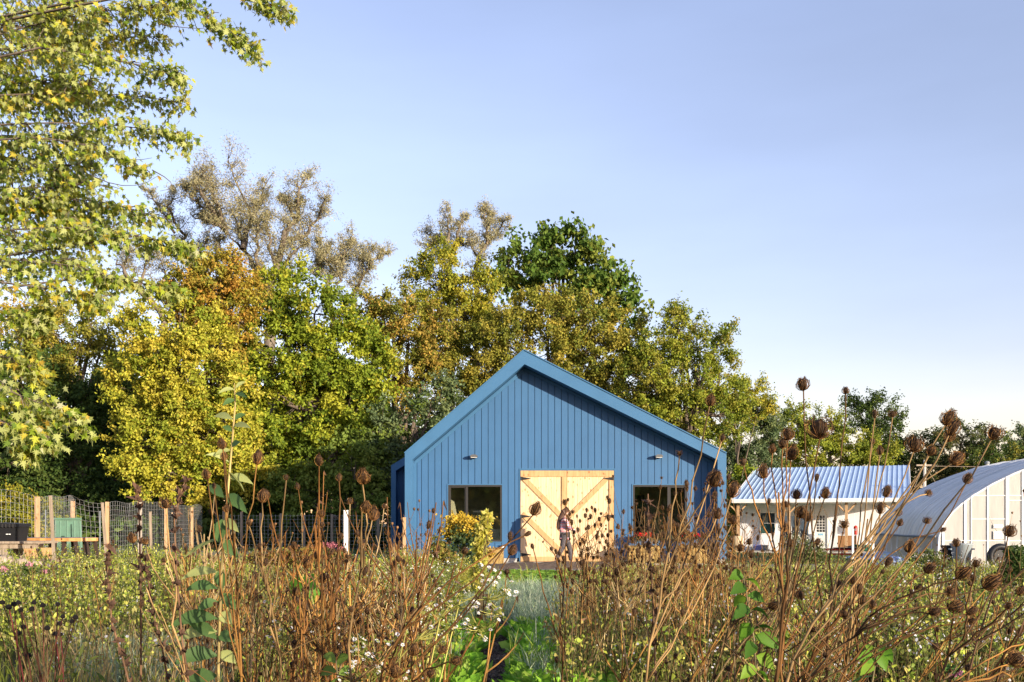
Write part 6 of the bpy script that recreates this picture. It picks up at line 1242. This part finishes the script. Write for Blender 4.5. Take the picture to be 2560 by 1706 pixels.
# bright heart-leaved shoots at the right
def shoot(Y, stem, leaves, label, col=((.12, .27, .02), (.07, .17, .02), (.2, .34, .03))):
    b = P(*stem[0], Y); t = thing('leafy_shoot', label, 'plant', (b[0], Y, 0), 'bright heart leaved shoots'); pts = [np.array((b[0], Y, 0))] + [P(a, c, Y) for a, c in stem]; g = Geo(); g.tube(pts, np.linspace(.005, .002, len(pts)), 5, (.2, .16, .08)); obj('stem', g, M_dry, t, True, col=True)
    for (a, c, ex, ey, w_) in leaves:
        e = P(ex, ey, Y + random.uniform(-.1, .08)); obj('leaf', bigleaf(P(a, c, Y), e, w_ * Y / F, .02, tuple(np.array(random.choice(col)) * random.uniform(.85, 1.15)), roll=random.choice((0, 0, 1))), M_leaf, t, True, col=True)
shoot(2.9, [(1900, 1900), (1892, 1706), (1885, 1600), (1872, 1520), (1858, 1440)], [(1860, 1442, 1822, 1450, 30), (1862, 1450, 1903, 1480, 32), (1866, 1470, 1825, 1488, 32), (1868, 1490, 1912, 1508, 26), (1868, 1495, 1834, 1518, 28), (1874, 1520, 1830, 1552, 34), (1878, 1525, 1925, 1552, 32), (1882, 1560, 1848, 1604, 36), (1885, 1575, 1940, 1580, 34), (1886, 1590, 1955, 1626, 38), (1888, 1610, 1862, 1650, 34), (1890, 1640, 1935, 1675, 36), (1892, 1670, 1850, 1700, 34), (1893, 1680, 1925, 1720, 34)], 'bright heart leaved shoot just right of the barn corner, in the foreground')
shoot(2.9, [(2180, 1900), (2178, 1720), (2190, 1650), (2200, 1620)], [(2200, 1622, 2232, 1658, 30), (2194, 1640, 2216, 1680, 32), (2188, 1650, 2140, 1652, 34), (2184, 1660, 2150, 1690, 34), (2178, 1640, 2165, 1612, 20), (2182, 1690, 2120, 1712, 36)], 'bright leafy shoot at the bottom right among the thin brown stems')
shoot(2.8, [(850, 1900), (846, 1720), (840, 1650)], [(842, 1660, 808, 1640, 24), (842, 1664, 876, 1640, 22), (844, 1680, 800, 1690, 26), (845, 1690, 888, 1680, 26), (845, 1700, 815, 1720, 26)], 'small pale green shoot at the bottom between brown stems', ((.2, .3, .05), (.15, .24, .04)))
shoot(5.5, [(770, 1640), (762, 1520), (758, 1470)], [(760, 1475, 720, 1462, 44), (760, 1475, 800, 1440, 46), (760, 1490, 730, 1530, 44), (762, 1500, 812, 1486, 40), (764, 1530, 722, 1560, 40)], 'large leaved bright green plant deep in the brown thicket')
# white asters
def flower_mesh(np_=11):
    g = Geo()
    for k in range(np_):
        a = 6.283 * k / np_ + random.uniform(-.1, .1); ca, sa = math.cos(a), math.sin(a); r = .5 * random.uniform(.85, 1.1); w_ = .10
        g.add([(ca * .1, sa * .1, .02), (ca * r * .6 - sa * w_, sa * r * .6 + ca * w_, .06), (ca * r, sa * r, random.uniform(-.02, .1)), (ca * r * .6 + sa * w_, sa * r * .6 - ca * w_, .06)], [(0, 1, 2, 3)], (.80, .78, .80))
    g.lathe([(.02, .0), (.13, .03), (.1, .1), (.03, .12)], 7, (0, 0, 0), (.55, .38, .05)); return mesh_geo('flower', g, M_petal, col=True)
FLW = [flower_mesh(n) for n in (9, 11, 13)]
def aster(Y, pxb, stems, clusters, label, col=(.32, .30, .08)):
    b = P(pxb, 1706, Y); root = np.array((b[0], Y, 0)); t = thing('white_aster', label, 'flowering plant', tuple(root), 'white asters in the foreground'); g = Geo(); LV = []
    for s_ in stems:
        pts = [P(a, c, Y) for a, c in s_]; pts = [root + (pts[0] - root) * f for f in (0, .5)] + pts; g.tube(pts, np.linspace(.0035, .0014, len(pts)), 4, col)
    ends = [P(*s_[k], Y) for s_ in stems for k in range(len(s_))]
    for (cx_, cy_, n, sp_) in clusters:
        c = P(cx_, cy_, Y); near = min(ends, key=lambda q: np.linalg.norm(q - c) + (q[2] > c[2]) * .1)
        for _ in range(n):
            p = c + rng.normal(0, 1, 3) * sp_ * Y / F * np.array((1, 1.2, 1)); g.tube(bez(near, (near + p) / 2 + np.array((0, 0, -.01)), p, 4), [.0014, .0011, .0009, .0008], 3, col, cap=False); o = link('flower', random.choice(FLW), t); orient(o, p - root, (random.gauss(.2, .5), random.gauss(-.5, .5), 1), random.uniform(.013, .019), random.random() * 6)
            nl = 4; q = near + (p - near) * rng.random((nl, 1)) + rng.normal(0, .006, (nl, 3)); LV.append(leafcloud(q, .022, WT2, np.array([(.24, .28, .05), (.16, .21, .04)])[rng.integers(0, 2, nl)], droop=-.2))
    V, T, Cc = mergeg(LV); link('foliage', mesh_np('foliage', V, T, Cc, M_leaf, tuple(root)), t); obj('stem', g, M_dry, t, col=True)

aster(2.9, 930, [[(960, 1690), (1040, 1600), (1130, 1520), (1190, 1488)], [(1040, 1600), (1120, 1570), (1200, 1575)], [(1100, 1545), (1150, 1480), (1200, 1440), (1240, 1425)], [(1000, 1640), (1020, 1560), (1090, 1500)], [(1150, 1500), (1220, 1500), (1255, 1535)]],
      [(1215, 1428, 8, 13), (1242, 1450, 6, 10), (1268, 1482, 9, 11), (1200, 1462, 6, 14), (1150, 1480, 6, 12), (1118, 1500, 7, 12), (1190, 1512, 7, 12), (1222, 1530, 9, 12), (1165, 1540, 8, 14), (1135, 1562, 8, 12), (1095, 1575, 6, 12), (1170, 1575, 9, 12), (1205, 1590, 7, 10), (1250, 1540, 6, 9), (1085, 1520, 5, 14)], 'white aster with a long yellow stem reaching right towards the path')
aster(2.8, 880, [[(890, 1706), (905, 1640), (895, 1600)], [(930, 1690), (950, 1650), (990, 1640)], [(900, 1700), (960, 1690), (1010, 1706)]], [(892, 1600, 8, 9), (905, 1622, 8, 10), (925, 1642, 7, 9), (875, 1655, 4, 10), (945, 1668, 5, 10), (870, 1695, 6, 12), (1015, 1700, 5, 12), (965, 1590, 4, 14), (1000, 1610, 5, 12)], 'white aster low at the bottom between the brown seed heads')
aster(4.0, 700, [[(700, 1690), (690, 1600), (680, 1530)], [(700, 1640), (740, 1560)]], [(685, 1510, 6, 10), (700, 1560, 5, 14), (760, 1580, 6, 16), (670, 1610, 5, 14), (820, 1600, 6, 18), (845, 1570, 5, 14)], 'thin white aster behind brown stems left of centre')
aster(3.6, 2440, [[(2450, 1690), (2440, 1620), (2470, 1560)], [(2450, 1660), (2520, 1600), (2550, 1570)], [(2440, 1640), (2400, 1600)]], [(2520, 1585, 6, 14), (2550, 1600, 6, 12), (2485, 1600, 5, 12), (2550, 1640, 6, 12), (2410, 1610, 4, 12), (2530, 1680, 6, 14), (2460, 1560, 4, 12), (2480, 1660, 4, 16)], 'white aster at the lower right edge', (.22, .24, .08))
aster(4.2, 2060, [[(2070, 1700), (2060, 1660), (2080, 1620)], [(2070, 1690), (2110, 1640)]], [(2060, 1640, 7, 16), (2095, 1650, 7, 16), (2080, 1680, 6, 18), (2120, 1690, 5, 16), (2030, 1690, 5, 14), (2110, 1600, 4, 14)], 'white aster between the two bright leafy shoots', (.22, .24, .08))
aster(4.6, 1960, [[(1960, 1700), (1955, 1640)]], [(1965, 1640, 5, 18), (1990, 1600, 4, 16), (1940, 1690, 5, 14)], 'small white aster behind the heart leaved shoot', (.22, .24, .08))
# coneflowers with black heads, lower left
Yc = 4.6; root = P(118, 1706, Yc); root[2] = 0; t = thing('coneflower', 'coneflower clump with black round seed heads on red stems at lower left', 'flowering plant', tuple(root)); g = Geo(); M_cone = mat('black_cone', (.018, .012, .012), .8, bump=1, bscale=200)
cm = mesh_geo('seed_head', Geo().lathe([(.12, -.3), (.42, -.2), (.52, .05), (.45, .32), (.25, .5), (.08, .56)], 10), M_cone, True)
for px, py in ((6, 1508), (35, 1512), (46, 1508), (85, 1508), (107, 1515), (110, 1530), (144, 1512), (157, 1543), (189, 1545), (180, 1555), (150, 1560), (52, 1527), (22, 1520), (58, 1569), (118, 1572), (138, 1586), (152, 1588), (48, 1584), (80, 1524), (-20, 1530), (72, 1640)):
    p = P(px, py, Yc + random.uniform(-.25, .25)); r_ = root + np.array((random.gauss(0, .06), random.gauss(0, .06), 0)); g.tube(bez(r_, r_ + (p - r_) * .5 + np.array(((p[0] - r_[0]) * -.2, 0, .05)), p, 7), np.linspace(.0045, .0028, 7), 5, random.choice(((.13, .025, .025), (.09, .035, .02), (.14, .09, .04)))); o = link('seed_head', cm, t); orient(o, p - root, (random.gauss(0, .15), 0, 1), random.uniform(.022, .028), 0)
obj('stem', g, M_dry, t, True, col=True)
nl = 60; q = root + rng.normal(0, 1, (nl, 3)) * (.22, .15, .0) + np.array((0, 0, 1)) * rng.uniform(.15, .7, (nl, 1)); V, T, Cc = leafcloud(q, .085, WT2, np.array([(.10, .15, .03), (.14, .17, .04), (.16, .13, .05)])[rng.integers(0, 3, nl)]); link('foliage', mesh_np('foliage', V, T, Cc, M_leaf, tuple(root)), t)
# dark beaded dry stems on the left
def beaded(Y, stem, label):
    pts = [P(a, b, Y) for a, b in stem]; root = pts[0].copy(); root[2] = 0; t = thing('dry_spike', label, 'dried plant', tuple(root), 'beaded dry spikes'); g = Geo(); pts = [root] + pts; g.tube(pts, np.linspace(.004, .002, len(pts)), 5, (.16, .09, .05))
    for a, b in zip(pts[1:], pts[2:]):
        for f in (.1, .45, .8):
            c = a + (b - a) * f + rng.normal(0, .003, 3); hd = Geo()
            for _ in range(7): d = rng.normal(0, .014, 3); n_ = rng.normal(0, .006, 3); hd.add([c - n_, c + n_, c + d], [(0, 1, 2)], (.10, .055, .035))
            hd.lathe([(.004, -.008), (.009, 0), (.004, .009)], 6, tuple(c), (.07, .04, .025)); obj('seed_whorl', hd, M_dry, t, col=True)
    obj('stem', g, M_dry, t, True, col=True)
beaded(3.0, [(335, 1760), (305, 1640), (280, 1560), (270, 1460), (268, 1400), (275, 1360)], 'beaded dark dry spike curving left over the blue green grass')
beaded(3.1, [(430, 1760), (405, 1620), (385, 1540), (370, 1450), (362, 1390)], 'beaded dark dry spike leaning right of the first beaded one')
beaded(3.0, [(480, 1760), (455, 1600), (440, 1420), (436, 1300), (450, 1240), (466, 1190)], 'tall beaded dry spike crossing the yellow tree foot')
beaded(3.2, [(352, 1500), (350, 1400), (348, 1300), (345, 1230), (343, 1218)], 'beaded dry spike in front of the pale scabby pole')
beaded(3.3, [(1640, 1700), (1632, 1500), (1622, 1330), (1620, 1235)], 'beaded dry spike before the right barn window')
# pink sedum, goldenrod, yellow vine, dead coneflowers by the barn
def bush(name, label, cat, px, Y, lobes, pal, leaf, n, blossoms=None, mt=None, group=None, tmpl=LT_SIMPLE, stemc=(.16, .12, .06)):
    root = np.array((X(px, Y), Y, gz(X(px, Y), Y))); t = thing(name, label, cat, tuple(root), group); g = Geo(); s = Y / F
    LV = []
    for lx, ly, rx, ry in lobes:
        c = P(lx, ly, Y); k = int(n / len(lobes)); q = c + norm(rng.normal(0, 1, (k, 3))) * (rng.random((k, 1)) ** .45) * np.array((rx * s, rx * s, ry * s)); q = q[q[:, 2] > root[2] + .02]; LV.append(leafcloud(q, leaf, tmpl, np.array(pal)[rng.integers(0, len(pal), len(q))], droop=.1))
        for _ in range(6): e = c + rng.normal(0, .5, 3) * np.array((rx * s, rx * s, ry * s)); g.tube(bez(root + rng.normal(0, .04, 3) * (1, 1, 0), (root + e) / 2, e, 5), np.linspace(.008, .003, 5), 4, stemc, cap=False)
    V, T, Cc = mergeg(LV); link('foliage', mesh_np('foliage', V, T, Cc, M_leaf, tuple(root)), t); obj('stem', g, M_dry, t, col=True)
    if blossoms:
        LV = []
        for lx, ly, rx, ry, bn, bs, bc in blossoms: c = P(lx, ly, Y - .03); q = c + rng.normal(0, .45, (bn, 3)) * np.array((rx * s, rx * s, ry * s)); LV.append(leafcloud(q, bs, LT_SIMPLE, np.array([bc] * bn), droop=-.4))
        V, T, Cc = mergeg(LV); link('blossom', mesh_np('blossom', V, T, Cc, M_petal, tuple(root)), t)
    return t
GOLD = (.55, .38, .04)
bush('goldenrod', 'goldenrod clump with mustard flower plumes under the left barn window', 'shrub', 1155, 14.6, [(1150, 1335, 44, 36), (1185, 1350, 44, 40), (1110, 1390, 40, 34), (1130, 1380, 34, 34), (1165, 1410, 44, 26), (1190, 1400, 30, 26)], ((.08, .13, .06), (.10, .16, .07), (.13, .17, .05)), .07, 2600,
     [(1145, 1300, 40, 16, 620, .045, GOLD), (1184, 1316, 40, 18, 620, .045, GOLD), (1120, 1330, 24, 20, 260, .045, GOLD), (1160, 1330, 34, 14, 300, .045, GOLD), (1215, 1345, 12, 18, 200, .045, GOLD), (1222, 1385, 16, 12, 200, .045, (.40, .26, .04)), (1130, 1325, 14, 10, 120, .045, GOLD)])
bush('yellow_vine', 'bright pale yellow leaved vine climbing a stake right of the goldenrod', 'vine', 1200, 11, [(1216, 1296, 10, 14), (1209, 1316, 14, 14), (1204, 1340, 13, 18), (1200, 1370, 13, 20), (1201, 1400, 14, 20), (1195, 1432, 16, 18), (1190, 1460, 14, 14)], ((.66, .60, .12), (.70, .62, .18), (.52, .52, .09)), .062, 1500, None, tmpl=LT_BROAD)
bush('yellow_shrub', 'yellowing low shrub left of the goldenrod', 'shrub', 1115, 14, [(1090, 1370, 26, 34), (1115, 1400, 36, 30), (1130, 1420, 40, 26), (1070, 1410, 30, 26)], ((.24, .24, .04), (.36, .30, .06), (.15, .18, .04), (.30, .18, .06)), .05, 1900, [(1085, 1340, 30, 14, 40, .02, (.05, .03, .02))])
bush('sedum', 'sedum with pink flower domes before the shaded fence', 'flowering plant', 815, 15, [(815, 1385, 40, 16), (780, 1392, 30, 14), (850, 1390, 30, 14)], ((.12, .18, .04), (.22, .20, .06), (.30, .12, .05)), .05, 1500, [(822, 1364, 24, 8, 500, .022, (.48, .16, .19)), (850, 1372, 10, 5, 140, .022, (.48, .16, .20))])
bush('red_stemmed_bush', 'reddish low bush left of the sedum', 'shrub', 720, 14, [(660, 1395, 50, 20), (720, 1392, 50, 24), (770, 1385, 40, 22)], ((.20, .17, .04), (.30, .12, .04), (.34, .26, .05), (.14, .07, .03)), .045, 2200)
bush('flowering_shrub', 'pale flowering shrub in front of the white house door', 'shrub', 2010, 30, [(1985, 1365, 34, 30), (2030, 1375, 34, 26), (2060, 1400, 50, 22), (1975, 1400, 50, 22)], ((.14, .18, .05), (.20, .22, .07)), .09, 2600, [(1995, 1352, 42, 22, 420, .045, (.72, .70, .58)), (2040, 1370, 36, 20, 260, .045, (.72, .70, .58))])
bush('flowering_shrub', 'green shrub with pale flowers at the corner of the greenhouse', 'shrub', 2310, 19, [(2290, 1410, 40, 26), (2330, 1400, 30, 30), (2360, 1420, 40, 20)], ((.12, .17, .04), (.18, .2, .05)), .06, 1900, [(2300, 1395, 40, 16, 160, .03, (.66, .62, .5))])
bush('tall_weed', 'tall dark green bushy weed at the right edge before the greenhouse', 'shrub', 2550, 13, [(2540, 1390, 26, 30), (2560, 1430, 44, 40), (2520, 1440, 30, 34)], ((.07, .13, .03), (.11, .16, .04)), .05, 2200)
bush('clover', 'two small pink clover blossoms in the lower right grass', 'flowering plant', 2390, 4.2, [(2385, 1680, 14, 14)], ((.10, .2, .04),), .03, 30, [(2382, 1690, 7, 6, 60, .012, (.5, .2, .34)), (2400, 1684, 5, 4, 40, .012, (.5, .2, .34))])
bush('phlox', 'small pale pink flowers beside the stones at the left', 'flowering plant', 70, 13, [(75, 1425, 24, 14)], ((.12, .18, .04),), .05, 200, [(77, 1415, 7, 7, 50, .04, (.6, .28, .34)), (10, 1424, 10, 6, 50, .04, (.6, .28, .34)), (112, 1430, 6, 5, 30, .04, (.6, .28, .34))])

stuff('weeds', 'pale green weeds round the stones and the low table', w_lime, [(X(px, Y), Y, gz(X(px, Y), Y) + .05) for px, Y in [(random.uniform(-80, 330), random.uniform(12.5, 15.4)) for _ in range(520)]])

for px_, Y_, lob, lab in ((1090, 9.5, [(1060, 1440, 60, 40), (1110, 1450, 46, 36), (1090, 1490, 60, 40), (1030, 1480, 50, 40)], 'cloud of tiny white flowers on pale stems, farther back left of the path'),
                          (1060, 7.6, [(1040, 1530, 60, 44), (1090, 1560, 50, 40), (1000, 1560, 60, 44), (1060, 1600, 70, 44)], 'mass of small white flowers left of the path, nearest the salad greens'),
                          (900, 9.0, [(900, 1440, 60, 36), (960, 1450, 50, 36), (860, 1470, 50, 36)], 'pale flowering clump glimpsed between the brown stems left of centre')):
    bush('flower_clump', lab, 'flowering plant', px_, Y_, lob, ((.42, .48, .10), (.34, .42, .08), (.50, .50, .16)), .035, 2600, [(a, b - 6, c, d, 150, .020, (.80, .78, .70)) for a, b, c, d in lob], tmpl=WT2, stemc=(.30, .28, .10), group='flower clumps beside the path')
for px_, Y_, lob, lab in ((1035, 13, [(1030, 1400, 50, 34), (1000, 1420, 50, 30), (1070, 1420, 40, 30)], 'low clump of yellow green weeds before the left barn corner'),
                          (520, 12, [(500, 1430, 70, 30), (570, 1430, 60, 30)], 'pale lime clump behind the tall leafy stalk'), (2230, 15, [(2200, 1425, 60, 26), (2270, 1430, 60, 26), (2130, 1425, 50, 24)], 'bright green clump before the foot of the greenhouse')):
    bush('weed_clump', lab, 'plant', px_, Y_, lob, ((.40, .44, .07), (.30, .38, .06), (.50, .46, .12)), .045, 2400, [(a, b, c, d, 60, .022, (.7, .68, .5)) for a, b, c, d in lob], tmpl=WT2, stemc=(.3, .28, .1), group='bright weed clumps in the meadow')

bush('flower_clump', 'yellowing leafy drift spilling from the goldenrod down towards the path', 'flowering plant', 1120, 11.5, [(1150, 1420, 34, 30), (1120, 1450, 44, 34), (1160, 1450, 34, 30), (1080, 1440, 40, 30), (1120, 1490, 50, 30)], ((.56, .54, .10), (.44, .48, .08), (.62, .56, .16)), .045, 3000, [(1140, 1420, 40, 30, 160, .024, (.82, .78, .62)), (1110, 1470, 50, 30, 200, .024, (.82, .80, .70))], tmpl=WT2, stemc=(.36, .32, .10), group='flower clumps beside the path')
